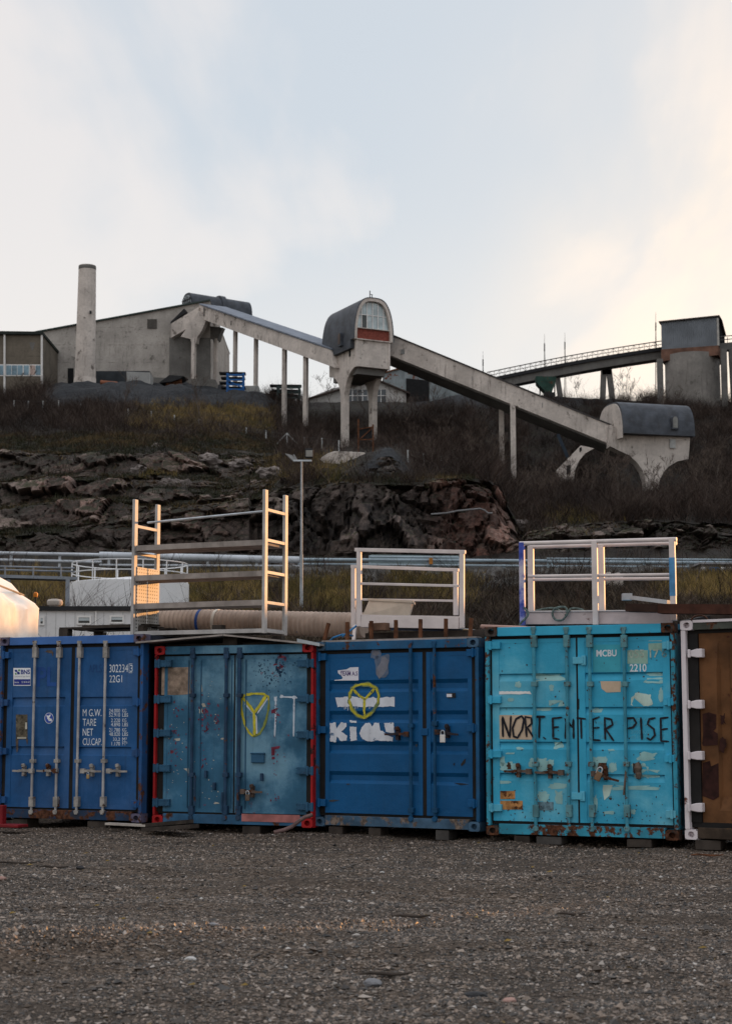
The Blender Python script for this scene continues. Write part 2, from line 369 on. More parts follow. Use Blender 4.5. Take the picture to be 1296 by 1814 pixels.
m_stone = stone_mat('stone_mix', [(0, (0.008, 0.006, 0.005)), (0.4, (0.045, 0.033, 0.024)), (0.7, (0.125, 0.091, 0.067)), (0.9, (0.245, 0.185, 0.142)), (0.985, (0.31, 0.265, 0.23)), (1, (0.42, 0.40, 0.38))])
scatter_stones('gravel_stones', 295000, 7.6, 25.5, 0.0066, 0.45, m_stone, 0.6)
sun_streak_strip(9000, m_stone)  # extra stones added to make the sun streak show
scatter_stones('pebbles', 4100, 7.6, 25, 0.013, 0.38, m_stone, 1.8)

# ------------------------------------------------------------------ hillside
PROF = {
 0: [(52,1150),(72,1095),(90,1030),(96,1004),(103,990),(105,975),(107,950),(111,938),(113,905),(117,893),(119,860),(124,847),(126,815),(131,800),(140,780),(155,750),(170,724),(185,714),(205,708),(230,704)],
 100: [(52,1150),(72,1095),(90,1030),(96,1004),(103,990),(105,975),(107,940),(111,928),(113,890),(117,880),(119,850),(124,840),(127,805),(132,795),(142,770),(158,737),(170,717),(179,692),(186,684),(200,682),(230,690)],
 200: [(52,1150),(72,1095),(90,1030),(96,1004),(103,990),(105,975),(107,935),(110,915),(112,888),(116,880),(118,850),(122,838),(125,805),(130,793),(142,767),(158,737),(166,724),(176,697),(186,681),(200,680),(230,690)],
 280: [(52,1150),(72,1095),(90,1028),(96,1004),(103,990),(105,975),(107,930),(109,905),(113,893),(116,865),(120,850),(124,835),(127,800),(131,787),(142,767),(158,740),(166,726),(176,706),(186,685),(200,684),(230,692)],
 400: [(52,1150),(72,1085),(90,1022),(96,1004),(103,990),(105,975),(107,920),(109,895),(113,882),(117,868),(124,842),(130,820),(140,790),(154,760),(165,734),(176,716),(186,698),(200,692),(230,698)],
 465: [(52,1140),(72,1075),(90,1018),(96,1004),(103,990),(105,978),(107,905),(109,882),(113,867),(120,842),(130,817),(142,792),(158,770),(170,745),(184,712),(198,703),(230,706)],
 505: [(52,1130),(72,1070),(90,1016),(96,1004),(103,990),(105,980),(106.8,902),(108.4,872),(113,850),(121,834),(132,812),(150,792),(175,778),(188,768),(193,738),(201,708),(230,708)],
 540: [(52,1125),(70,1070),(86,1020),(96,1004),(103,992),(105,980),(106.5,900),(108,868),(113,847),(122,830),(134,810),(150,795),(175,780),(183,770),(192,737),(203,714),(230,714)],
 600: [(52,1125),(68,1080),(80,1045),(90,1015),(96,1004),(103,992),(105,980),(106.5,895),(107.5,860),(110,848),(118,832),(128,812),(140,808),(165,800),(177,793),(187,760),(197,725),(206,713),(230,713)],
 650: [(52,1125),(68,1080),(80,1045),(90,1015),(96,1004),(103,992),(105,980),(106.5,890),(107.5,858),(110,848),(113,838),(119,812),(122,803),(135,803),(165,798),(177,790),(187,758),(197,725),(206,713),(230,713)],
 690: [(52,1122),(68,1080),(80,1045),(90,1015),(96,1004),(103,992),(105,980),(106.5,890),(107.5,858),(110,848),(113,838),(119,806),(121.5,797),(135,797),(160,793),(177,780),(188,750),(198,720),(206,713),(230,713)],
 740: [(52,1122),(68,1080),(80,1045),(90,1015),(96,1004),(103,992),(105,982),(106.5,900),(107.5,862),(110,852),(115,846),(122,836),(134,822),(150,815),(168,795),(180,765),(193,732),(207,714),(230,712)],
 830: [(52,1122),(68,1085),(80,1048),(90,1015),(96,1004),(103,992),(105,985),(106.5,915),(107.5,862),(109,847),(113,845),(120,840),(134,826),(152,815),(168,796),(181,765),(194,730),(208,700),(230,704)],
 870: [(52,1120),(68,1085),(80,1048),(90,1015),(96,1004),(103,992),(105,985),(106.5,920),(107.6,870),(109.5,855),(114,853),(124,850),(140,846),(160,838),(172,825),(182,790),(193,745),(203,708),(214,698),(230,704)],
 896: [(52,1120),(68,1080),(80,1045),(90,1015),(96,1004),(103,990),(105,982),(106.5,950),(108,915),(110,893),(114,885),(124,880),(140,872),(160,866),(172,858),(181,815),(191,765),(202,712),(214,698),(230,704)],
 925: [(52,1118),(68,1075),(80,1040),(90,1013),(96,1003),(103,988),(105,972),(107,960),(110,945),(115,925),(123,911),(140,897),(160,887),(172,878),(180,832),(190,772),(202,712),(214,698),(230,706)],
 1000: [(52,1115),(66,1070),(80,1038),(90,1013),(96,1003),(103,986),(105,970),(106.6,950),(108.4,932),(113,915),(122,904),(140,890),(160,872),(172,852),(182,802),(192,757),(203,716),(214,704),(230,708)],
 1100: [(52,1110),(66,1066),(80,1035),(90,1012),(96,1003),(103,985),(105,968),(106.6,944),(108.4,928),(114,912),(124,902),(140,889),(158,876),(169,872),(179,825),(190,772),(202,728),(210,709),(230,712)],
 1200: [(52,1108),(66,1062),(80,1032),(90,1012),(96,1003),(103,984),(105,966),(106.6,945),(109,925),(116,908),(126,895),(140,880),(158,874),(169,868),(180,815),(190,768),(202,732),(211,714),(230,716)],
 1296: [(52,1106),(66,1060),(80,1030),(90,1011),(96,1003),(103,984),(105,968),(107,948),(110,928),(117,910),(128,893),(142,872),(158,850),(172,820),(184,775),(196,742),(210,722),(220,716),(235,720)],
}
PROF[-500] = PROF[0]; PROF[-1600] = PROF[0]; PROF[2300] = PROF[1296]
ROWS = np.concatenate([np.arange(28, 48, 1.5), np.arange(48, 103.5, 0.75), np.arange(103.5, 111, 0.1), np.arange(111, 134, 0.22), np.arange(134, 214, 0.9), [216, 219, 223, 230, 240, 260, 300, 340]])
PXS = np.concatenate([np.arange(-1600, -340, 50), np.arange(-340, -40, 6), np.arange(-40, 1340, 3.5), np.arange(1340, 1600, 6), np.arange(1600, 3300, 50)])
keys = sorted(PROF); TAB = []
for k in keys:
    pr = PROF[k]; ys = [28, 36] + [a for a, _ in pr] + [262, 330, 400]; hs = [-0.6, 0.1] + [hz(b, a) for a, b in pr]
    hs += [hs[-1] * 0.6, -2, -3]; TAB.append(np.interp(ROWS, ys, hs))
TAB = np.array(TAB)                                   # (cols, rows)
H = np.zeros((len(ROWS), len(PXS)))
ki = np.clip(np.searchsorted(keys, PXS, side='right') - 1, 0, len(keys) - 2); ka = np.array(keys, float)
tt = np.clip((PXS - ka[ki]) / (ka[ki + 1] - ka[ki]), 0, 1); tt = tt * tt * (3 - 2 * tt) * 0.6 + tt * 0.4
H = (TAB[ki] * (1 - tt)[:, None] + TAB[ki + 1] * tt[:, None]).T
H = H + (np.clip((PXS - 1420) / 180, 0, 1)[None] * np.interp(ROWS, [150, 205, 240, 300, 340], [0, 20, 45, 108, 100])[:, None])  # unseen hill right of view, raised to keep sun off the works
fall = np.clip((PXS - 2300) / 600, 0, 1); H = H * (1 - fall)[None] - 2.0 * fall[None]  # unseen flank shaped to fall away and let the low sun in
PY0 = CY - F * np.tan(np.arctan((H - EYE) / ROWS[:, None]) - PITCH)
steep = np.zeros_like(H); steep[1:-1] = (PY0[:-2] - PY0[2:]) / (ROWS[2:] - ROWS[:-2])[:, None]
def sst(x, a, b): t = np.clip((x - a) / (b - a), 0, 1); return t * t * (3 - 2 * t)
PXg = np.repeat(PXS[None], len(ROWS), 0); Yg = np.repeat(ROWS[:, None], len(PXS), 1)
inz = sst(Yg, 103.5, 105) * (1 - sst(Yg, 130, 134)); lat = 1.0
rock = sst(steep, 3.0, 7.0) * inz
Xg = (PXg - CX) / F * Yg
V = np.stack([Xg, Yg, H], -1)
n1 = np.zeros_like(H); n2 = np.zeros_like(H); dispY = np.zeros_like(H); dispZ = np.zeros_like(H); patch = np.zeros_like(H)
for r in range(len(ROWS)):
    for c in range(len(PXS)):
        p = Vector(V[r, c]); y = ROWS[r]
        if y < 30: continue
        a = noise.noise(p * 0.35) ; b = noise.noise(p * 1.3 + Vector((9, 0, 0)))
        n1[r, c] = a; n2[r, c] = b
        if 103 < y < 134 and -350 < PXS[c] < 1600:
            q = p + Vector((a, b, a)) * 0.5
            k2 = 1.35 if PXS[c] > 440 else 0.95
            k_ = 0.36 if 440 < PXS[c] < 930 else 0.29
            qs = Vector((q.x * k_ * 1.15, q.y * k_, q.z * k_ * 0.95)); f1, pts = noise.voronoi(qs); h1 = noise.cell(pts[0] * 7.3)
            f2, pt2 = noise.voronoi(Vector((q.x * k2, q.y * k2 * 0.8, q.z * k2 * 0.75)) + Vector((3, 1, 7))); h2 = noise.cell(pt2[0] * 5.1)
            cr = min(1, (f1[1] - f1[0]) * 16.0); cr2 = min(1, (f2[1] - f2[0]) * 11.0)
            t1 = noise.cell_vector(pts[0] * 3.7) * 2 - Vector((1, 1, 1)); t2 = noise.cell_vector(pt2[0] * 4.3) * 2 - Vector((1, 1, 1))
            dd = 1.0 * h1 + 0.85 * (qs - pts[0]).dot(t1) - 0.75 * (1 - cr) + 0.3 * h2 + 0.22 * (Vector((q.x * k2, q.y * k2 * 0.8, q.z * k2 * 0.75)) + Vector((3, 1, 7)) - pt2[0]).dot(t2) - 0.28 * (1 - cr2) + 0.2 * noise.noise(p * 0.9) + 0.12 * noise.noise(p * 4)
            dispY[r, c] = dd * (1.0 if PXS[c] > 440 else 0.75); patch[r, c] = h1 * 0.6 + h2 * 0.4
def zone(x0, x1, y0, y1, e=12, e2=6): return sst(PXg, x0 - e, x0 + e) * (1 - sst(PXg, x1 - e, x1 + e)) * sst(PY0, y0 - e2, y0 + e2) * (1 - sst(PY0, y1 - e2, y1 + e2))
rock = np.maximum(rock, zone(-420, 470, 800, 965, 25, 12) * sst(n1 + 0.5 * n2, -0.12, 0.06))
rk = np.clip(rock * 1.15 + n2 * 0.5 * (rock > 0.05), 0, 1); rk = sst(rk, 0.3, 0.6)
V[..., 1] -= dispY * rk * 1.0; V[..., 2] += dispY * rk * 0.10
slag0 = zone(70, 480, 668, 724, 20)
soft = (1 - rk) * np.clip((Yg - 40) / 20, 0, 1)
V[..., 2] += soft * (0.30 * n1 + 0.16 * n2 + 0.7 * slag0 * n1)
slag = np.maximum.reduce([zone(70, 480, 672, 724, 20), sst(PY0, 790, 796) * (1 - sst(PY0, 838, 850)) * (1 - sst(np.abs(PXg - 684) - (PY0 - 790) * 1.05, -4, 10)), zone(840, 1110, 690, 716, 15), zone(735, 880, 690, 720)])
nn = 0.5 + 0.9 * n1 + 0.5 * n2
grass = np.maximum.reduce([zone(220, 480, 722, 762, 40) * 0.9, zone(240, 310, 822, 846) * 0.8, zone(940, 1080, 902, 924, 30, 8) * 0.8, zone(515, 640, 1030, 1100, 15, 8), zone(1170, 1700, 1026, 1075, 10),
                           zone(690, 840, 1025, 1080, 20, 10) * 0.8, zone(470, 610, 812, 850, 30) * 0.5, zone(-420, 480, 1020, 1090, 10) * 0.5])
grass = np.clip(grass * (0.55 + nn * 0.7), 0, 1)
moss = np.clip(zone(-420, 480, 770, 960, 30) * (1 - rk) * sst(n1, -0.15, 0.25) + zone(470, 840, 840, 856) * 0.5, 0, 1)
scree = np.clip(zone(480, 1240, 1003, 1034, 30, 8) * (0.4 + nn), 0, 1) * (1 - grass * 0.5)
red = np.clip(zone(770, 915, 830, 990, 60) * 0.8 + zone(60, 200, 820, 940, 50) * 0.3 + zone(250, 420, 800, 975, 60) * 0.25, 0, 1)
blackrock = np.clip(zone(470, 770, 880, 990, 40, 25) + zone(905, 1700, 920, 990) * 0.6, 0, 1)
def hill_mat():
    m, N, b = new_mat('hillside'); v = N.n('ShaderNodeTexCoord').outputs['Object']
    nA = N.noise(v, 0.8, 8, 0.7); nB = N.noise(v, 4, 8, 0.75)
    soil = N.mix(N.maprange(nB, 0.35, 0.65), (0.007, 0.0055, 0.005), (0.024, 0.018, 0.014))
    soil = N.mix(N.maprange(nA, 0.45, 0.65, 0, 0.5), soil, (0.026, 0.026, 0.012))
    g = N.mix(N.maprange(nB, 0.35, 0.65), (0.04, 0.032, 0.012), (0.12, 0.085, 0.03))
    c = N.mix(N.math('MULTIPLY', attr(N, 'grass'), N.maprange(nA, 0.35, 0.6, 0.3, 1)), soil, g)
    c = N.mix(N.math('MULTIPLY', attr(N, 'moss'), 0.7), c, N.mix(nB, (0.010, 0.014, 0.006), (0.028, 0.034, 0.012)))
    c = N.mix(attr(N, 'slag'), c, N.mix(N.maprange(nB, 0.3, 0.7), (0.009, 0.010, 0.012), (0.030, 0.033, 0.038)))
    c = N.mix(N.math('MULTIPLY', attr(N, 'scree'), N.maprange(nB, 0.4, 0.6, 0.4, 1)), c, N.mix(N.maprange(N.noise(v, 9, 6, 0.8), 0.42, 0.6), (0.03, 0.028, 0.026), (0.22, 0.21, 0.20)))
    st = N.noise(N.mapping(v, scale=(2.2, 2.2, 0.22)), 0.9, 8, 0.7)
    rA = N.mix(N.maprange(nB, 0.3, 0.7), (0.045, 0.036, 0.032), (0.165, 0.13, 0.113))
    rA = N.mix(N.maprange(N.math('ADD', N.math('MULTIPLY', attr(N, 'patch'), 0.5), N.math('MULTIPLY', nA, 0.5)), 0.3, 0.6, 0, 0.8), rA, (0.06, 0.05, 0.047))
    rA = N.mix(N.maprange(attr(N, 'patch'), 0.2, 0.75, 0.0, 0.5), rA, (0.19, 0.155, 0.14))
    rA = N.mix(N.math('MULTIPLY', attr(N, 'red'), N.maprange(nA, 0.38, 0.55, 0.35, 1)), rA, N.mix(N.maprange(nB, 0.35, 0.65), (0.075, 0.03, 0.022), (0.20, 0.09, 0.065)))
    rA = N.mix(N.math('MULTIPLY', attr(N, 'black'), N.maprange(st, 0.36, 0.6, 0.96, 0.2)), rA, (0.017, 0.016, 0.017))
    rA = N.mix(N.maprange(st, 0.52, 0.72, 0, 0.7), rA, (0.03, 0.027, 0.025))
    geo = N.n('ShaderNodeNewGeometry'); sp = N.n('ShaderNodeSeparateXYZ'); N.set(sp.inputs[0], geo.outputs['Normal'])
    mossy = N.math('MULTIPLY', N.maprange(sp.outputs[2], 0.62, 0.86), N.maprange(nA, 0.4, 0.55))
    rA = N.mix(mossy, rA, (0.024, 0.024, 0.012))
    rA = N.mix(1.0, rA, N.mix(N.maprange(attr(N, 'patch'), 0.15, 0.85, smooth=False), (0.6, 0.58, 0.57), (2.3, 2.15, 2.05)), 'MULTIPLY')
    rA = N.mix(N.maprange(N.noise(v, 11, 6, 0.8), 0.4, 0.62, 0, 0.55), rA, N.mix(1.0, rA, (0.3, 0.28, 0.27), 'MULTIPLY'))
    c = N.mix(attr(N, 'rock'), c, rA)
    N.set(b.inputs['Base Color'], c); b.inputs['Roughness'].default_value = 0.9; b.inputs['Specular IOR Level'].default_value = 0.25
    bp = N.n('ShaderNodeBump'); bp.inputs['Strength'].default_value = 0.8; bp.inputs['Distance'].default_value = 0.25
    N.set(bp.inputs['Height'], N.math('ADD', N.noise(v, 1.6, 9, 0.7), N.math('MULTIPLY', nB, 0.4))); N.set(b.inputs['Normal'], bp.outputs[0]); return m
hill = struct(np_mesh('hillside', V.reshape(-1, 3), grid_faces(len(ROWS), len(PXS)), hill_mat(), True))
flat_ = (rk[:-1, :-1] < 0.4).ravel(); hill.data.polygons.foreach_set('use_smooth', flat_)
for nm, ar in (('rock', rk), ('grass', grass), ('moss', moss), ('slag', slag), ('scree', scree), ('red', red), ('black', blackrock), ('patch', patch)):
    fattr(hill, nm, ar.ravel())
def hill_z(x, y):
    px = CX + x / y * F; r = int(np.clip(np.searchsorted(ROWS, y), 1, len(ROWS) - 1)); c = int(np.clip(np.searchsorted(PXS, px), 1, len(PXS) - 1))
    return float(min(V[r, c, 2], V[r - 1, c, 2], V[r, c - 1, 2]))
def on_hill(px, Y): x = (px - CX) / F * Y; return Vector((x, Y, hill_z(x, Y)))

# added unseen bank shading the yard, notched to let a sun streak through
def shade_bank():
    c0 = Vector((30.8, 37.7)); q = Vector((0.63, -0.78)); s = Vector((0.78, 0.63)); vs = []; qs = np.concatenate([np.arange(-28, -1.5, 0.8), np.arange(-1.5, 1.5, 0.05), np.arange(1.5, 24, 0.8)])
    us = np.linspace(-9, 9, 41)
    for a in qs:
        crest = np.interp(a, [-28, -24, -12, -8, -3.5, -1.5, 1.5, 20, 24], [2, 6.0, 6.05, 6.0, 5.55, 5.3, 5.3, 5.0, 0.2])
        notch = 2.0 * math.exp(-(a / 0.42) ** 6)
        for u in us:
            z = max(-0.3, (crest + 0.72 - notch) - abs(u) * 0.66 + (0.25 * noise.noise(Vector((a * 0.5, u * 0.5, 1))) if abs(u) > 0.5 else 0))
            p = c0 + q * a + s * u; vs.append((p.x, p.y, z))
    o = np_mesh('added_shade_bank', np.array(vs), grid_faces(len(qs), len(us)), M('shade_bank_earth', (0.09, 0.075, 0.06), 0.95, 0, 0.4, 1.5), True); struct(o)
shade_bank()

# ------------------------------------------------------------------ brush and grass (stuff)
def blades(name, n, weight, hr, wr, nb, spread, stops, forks=True, ymax=214):
    W = weight * ((PXg > -330) & (PXg < 1590) & (Yg > 48) & (Yg < ymax)); 
    area = np.zeros_like(W); area[:-1] = (ROWS[1:] - ROWS[:-1])[:, None] * Yg[:-1] * 1.0; dpx = np.gradient(PXS); W = W * area * dpx[None] / np.maximum(Yg, 60) ** 1.0
    W = W.ravel() / W.sum(); idx = rng.choice(len(W), n, p=W)
    B = V.reshape(-1, 3)[idx] + np.stack([rng.normal(0, 0.25, n), rng.normal(0, 0.25, n), np.zeros(n)], 1)
    hh = rng.uniform(hr[0], hr[1], n) * np.exp(rng.normal(0, 0.25, n))
    B = np.repeat(B, nb, 0); hh = np.repeat(hh, nb) * rng.uniform(0.5, 1.0, n * nb); k = n * nb
    B[:, 0] += rng.normal(0, spread * 0.35, k); B[:, 1] += rng.normal(0, spread * 0.35, k); B[:, 2] -= 0.08
    L = np.stack([rng.normal(0, spread, k), rng.normal(0, spread, k), np.ones(k)], 1); T = B + L * hh[:, None]
    ang = rng.uniform(0, 6.28, k); wd = rng.uniform(wr[0], wr[1], k); S = np.stack([np.cos(ang), np.sin(ang) * 0.5, np.zeros(k)], 1) * wd[:, None]
    Vv = [np.stack([B - S, B + S, T], 1)]
    if forks:
        for q in (0.3, 0.5, 0.7):
            s0 = B + L * (hh * q)[:, None]; t0 = s0 + (L + np.stack([rng.normal(0, 0.75, k), rng.normal(0, 0.75, k), np.zeros(k)], 1)) * (hh * (0.8 - q * 0.55))[:, None]
            Vv.append(np.stack([s0 - S * 0.5, s0 + S * 0.5, t0], 1))
    VV = np.concatenate(Vv, 0); tone = np.tile(np.repeat(np.clip(rng.uniform(0, 1, n) * 0.75 + 0.12 + n1.ravel()[idx] * 0.9, 0, 1), nb), len(Vv))
    o = np_mesh(name, VV.reshape(-1, 3), np.arange(len(VV) * 3).reshape(-1, 3), stone_mat(name + '_blades', stops)); fattr(o, 'tone', np.repeat(tone, 3)); o['kind'] = 'stuff'; return o
veg = (1 - rk) * (1 - slag) * (1 - 0.85 * scree) * (1 - 0.9 * grass)
veg = veg * (1 - 0.97 * sst(PY0, 955, 980)) * (1 - 0.75 * moss) * (0.25 + sst(n1, -0.3, 0.3)) * (0.12 + 0.88 * np.clip(sst(PXg, 470, 560) + sst(-PY0, -790, -740) + sst(PY0, 985, 1000), 0, 1))
n3 = np.sin(Xg * 2.1 + 3 * n1) * np.sin(Yg * 1.3 + Xg * 0.7 + 4 * n2); clump = 0.06 + sst(n2 + 0.35 * n3, 0.0, 0.35)
veg = veg * clump * (1 - 0.9 * zone(1085, 1235, 838, 905, 15, 8)) * (1 - 0.97 * zone(530, 740, 640, 742, 15, 8)) * (1 - 0.95 * zone(555, 735, 790, 850, 12, 6))
blades('brush', 35000, veg, (0.6, 1.9), (0.010, 0.024), 6, 0.6, [(0, (0.009, 0.006, 0.005)), (0.5, (0.023, 0.015, 0.012)), (0.85, (0.052, 0.032, 0.024)), (1, (0.085, 0.064, 0.053))])
veg_dummy = 0
low = sst(PY0, 1012, 1024) * (1 - 0.8 * grass) * (1 - 0.7 * scree) * (0.25 + sst(n1, -0.2, 0.35)) * np.where(PXg < 480, 0.1, 1.0)
blades('low_brush', 18000, low, (0.25, 0.6), (0.012, 0.022), 5, 0.4, [(0, (0.012, 0.009, 0.008)), (0.5, (0.030, 0.022, 0.016)), (0.85, (0.06, 0.042, 0.026)), (1, (0.09, 0.07, 0.05))], ymax=95)
blades('dry_grass', 27000, np.clip(grass, 0, 1) * (1 - rk) ** 2, (0.25, 0.7), (0.015, 0.03), 5, 0.3, [(0, (0.05, 0.045, 0.014)), (0.5, (0.13, 0.095, 0.028)), (1, (0.24, 0.165, 0.06))], forks=False)
blades('heather', 32000, np.clip(moss * (1 - rk) + 0.4 * (1 - rk) * zone(-420, 480, 770, 975) + 0.06 * rk * (steep < 14) * inz, 0, 1), (0.12, 0.4), (0.02, 0.04), 5, 0.6, [(0, (0.012, 0.014, 0.007)), (0.5, (0.03, 0.03, 0.013)), (0.9, (0.06, 0.035, 0.02)), (1, (0.10, 0.07, 0.03))], forks=False)
# ------------------------------------------------------------------ shipping containers
CW = 2.438
class Con:
    def __init__(s, xl, zl, xr, base, h, label):
        s.O = Vector((xw(xl, zl, 1300), zl, base)); s.h = h; lo, hi = 0.0, 0.7
        for _ in range(40):
            a = (lo + hi) / 2; x = s.O.x + CW * math.cos(a); y = zl - CW * math.sin(a)
            if CX + F * x / (y * CP) > xr: lo = a
            else: hi = a
        s.a = a; s.ux = Vector((math.cos(a), -math.sin(a), 0)); s.uy = Vector((math.sin(a), math.cos(a), 0))
        s.root = thing('shipping_container', label, 'container', s.O, -a, 'shipping containers in a row')
    def w(s, x, y, z): return s.O + s.ux * x + s.uy * y + Vector((0, 0, z))
    def uw(s, px, py, yd=0.0):
        d = ray(px, py); o = s.O + s.uy * yd; c = Vector((0, 0, EYE)); t = (o - c).dot(s.uy) / d.dot(s.uy); p = c + d * t
        return (p - s.O).dot(s.ux), p.z - s.O.z
DY = 0.055            # door skin sits this far behind the posts
def casting(mb, x0, y0, z0, sx=0.162, sy=0.178, sz=0.118, dark=None):
    n = 20; out = []; inn = []; deep = []
    cx, cz = x0 + sx / 2, z0 + sz / 2
    for i in range(n):
        t = 2 * math.pi * (i + 0.5) / n; c, s_ = math.cos(t), math.sin(t); k = min(sx / 2 / max(abs(c), 1e-6), sz / 2 / max(abs(s_), 1e-6))
        out.append((cx + c * k, y0, cz + s_ * k)); inn.append((cx + c * 0.042, y0, cz + s_ * 0.042 * 0.85)); deep.append((cx + c * 0.042, y0 + 0.07, cz + s_ * 0.036))
    o = len(mb.v); mb.v += [Vector(p) for p in out + inn + deep]
    for i in range(n):
        j = (i + 1) % n; mb.f.append((o + i, o + j, o + n + j, o + n + i)); mb.f.append((o + n + i, o + n + j, o + 2 * n + j, o + 2 * n + i))
    mb.f.append(tuple(o + 2 * n + i for i in range(n)))
    x1, y1, z1 = x0 + sx, y0 + sy, z0 + sz
    o = len(mb.v); mb.v += [Vector(p) for p in ((x0, y0, z0), (x1, y0, z0), (x1, y0, z1), (x0, y0, z1), (x0, y1, z0), (x1, y1, z0), (x1, y1, z1), (x0, y1, z1))]
    mb.f += [tuple(o + i for i in f) for f in ((0, 4, 5, 1), (1, 5, 6, 2), (2, 6, 7, 3), (3, 7, 4, 0), (4, 7, 6, 5))]
def shell(c, mbody, mframe, mcast, msill=None, mhead=None, L=6.06, pw=0.05):
    h = c.h; r = c.root
    b = MB(True)                       # corrugated sides, roof and back
    n = 44; ys = [0.12 + (L - 0.24) * i / n for i in range(n + 1)]
    for sgn, xb in ((1, 0.035), (-1, CW - 0.035)):
        vs = []; fs = []
        for i, y in enumerate(ys):
            off = 0.034 if (i % 4) in (2, 3) else 0.0
            vs += [(xb + sgn * off, y, 0.12), (xb + sgn * off, y, h - 0.06)]
        for i in range(n): fs.append((2 * i, 2 * i + 2, 2 * i + 3, 2 * i + 1))
        b.add(vs, fs)
    b.bb(0.05, CW - 0.05, 0.03, L - 0.03, h - 0.035, h - 0.012); b.bb(0.05, CW - 0.05, L - 0.09, L - 0.03, 0.1, h - 0.04); b.bb(0.04, CW - 0.04, 0.12, L - 0.1, 0.05, 0.13)
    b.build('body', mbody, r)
    for x0 in (0.0, CW - pw):
        f = MB(True); f.bb(x0, x0 + pw, 0.0, 0.15, 0.118, h - 0.118); f.build('corner_post', mframe, r, bev=0.004)
    for x0 in (0.0, CW - 0.06):
        f = MB(True); f.bb(x0 + 0.002, x0 + 0.058, 0.178, L - 0.178, h - 0.075, h - 0.004); f.build('side_rail', mbody, r, bev=0.004)
    hd = MB(True); hd.bb(0.162, CW - 0.162, 0.006, 0.13, h - 0.115, h - 0.004); hd.build('header_beam', mhead or mframe, r, bev=0.004)
    s_ = MB(True); s_.bb(0.162, CW - 0.162, 0.004, 0.13, 0.015, 0.14); s_.build('sill_beam', msill or mframe, r, bev=0.004)
    for x0 in (-0.002, CW - 0.16):
        for y0 in (-0.003, L - 0.175):
            for z0 in (-0.002, h - 0.116):
                k = MB(True); casting(k, x0, y0, z0); k.build('corner_casting', mcast, r)
def door_off(prof, z):
    for i in range(len(prof) - 1):
        if prof[i][0] <= z <= prof[i + 1][0]:
            t = (z - prof[i][0]) / max(1e-6, prof[i + 1][0] - prof[i][0]); return lerp(prof[i][1], prof[i + 1][1], t)
    return 0.0
def door(c, x0, x1, z0, z1, prof, mat, m=0.09):
    """prof: list of (z, depth) inside margins; depth>0 recessed"""
    b = MB(True); y = DY; a0, a1 = x0 + m, x1 - m
    zs = [(z0, 0.0)] + [(z, d) for z, d in prof] + [(z1, 0.0)]
    vs = []; fs = []
    for z, d in zs: vs += [(a0, y + d, z), (a1, y + d, z)]
    for i in range(len(zs) - 1): fs.append((2 * i, 2 * i + 1, 2 * i + 3, 2 * i + 2))
    b.add(vs, fs)
    for xa, xb in ((x0, a0), (a1, x1)): b.bb(xa, xb, y - 0.006, y + 0.045, z0, z1)
    b.bb(a0 + 0.0005, a1 - 0.0005, y - 0.004, y + 0.04, z0 + 0.001, z0 + 0.05); b.bb(a0 + 0.0005, a1 - 0.0005, y - 0.004, y + 0.04, z1 - 0.05, z1 - 0.001)
    b.bb(x0 + 0.01, x1 - 0.01, y + 0.046, y + 0.06, z0 + 0.01, z1 - 0.01)
    return b.build('door', mat, c.root)
def gasket(c, xs, z0, z1):
    g = MB(True)
    for xa, xb in xs: g.bb(xa, xb, DY - 0.002, DY + 0.05, z0, z1)
    g.bb(0.05, CW - 0.05, DY + 0.012, DY + 0.07, z1 + 0.0, c.h - 0.112); g.bb(0.05, CW - 0.05, DY + 0.012, DY + 0.07, 0.138, z0)
    g.build('door_gasket', M('rubber', (0.014, 0.013, 0.013), 0.8, 0, 0.3, dirt=0.3), c.root)
def bar(c, d, px, pyt, pyb, guides, mbar, mguide, r=0.019, kp=None):
    x, zt = c.uw(px, pyt); _, zb = c.uw(px, pyb); yb = 0.012
    b = MB(True); b.tube((x, yb, zb), (x, yb, zt), r, n=10); o = b.build('locking_bar', mbar, d, True)
    for gy, hh in guides:
        g = MB(True); _, zc = c.uw(px, gy); g.bb(x - 0.035, x + 0.04, yb - 0.024, DY, zc - hh / 2, zc + hh / 2); g.build('bar_bracket', mguide, d, bev=0.003)
    for ze, s in ((zt, 1), (zb, -1)):   # cams and keepers at both ends
        g = MB(True); g.bb(x - 0.022, x + 0.024, yb - 0.026, yb + 0.03, ze - 0.05, ze + 0.012); g.bb(x - 0.034, x + 0.036, -0.012, 0.02, ze + s * 0.016 - 0.02, ze + s * 0.016 + 0.022); g.build('bar_cam', mguide, d, bev=0.003)
    return x
def handle(c, d, px, py, px2, mat, hub=None, tilt=0.0):
    x, z = c.uw(px, py); x2, _ = c.uw(px2, py); s = 1 if x2 > x else -1
    b = MB(True); b.bb(min(x, x + s * 0.07), max(x, x + s * 0.07), -0.022, 0.03, z - 0.033, z + 0.033)
    p = [(x + s * 0.06, -0.012, z), (lerp(x, x2, 0.5), -0.02, z + 0.006 + tilt * 0.5), (lerp(x, x2, 0.72), -0.02, z - 0.004 + tilt * 0.7), (x2, -0.012, z - 0.002 + tilt)]
    for i in range(3): b.beam(p[i], p[i + 1], 0.016, 0.034 if i < 2 else 0.026)
    xm = lerp(x, x2, 0.5); b.bb(xm - 0.02, xm + 0.022, -0.004, DY, z - 0.075, z + 0.075); b.lathe((xm, 0, z + 0.075), [(0.001, -0.03), (0.03, -0.02), (0.03, 0.02), (0.001, 0.03)], 10)
    b.build('door_handle', mat, d)
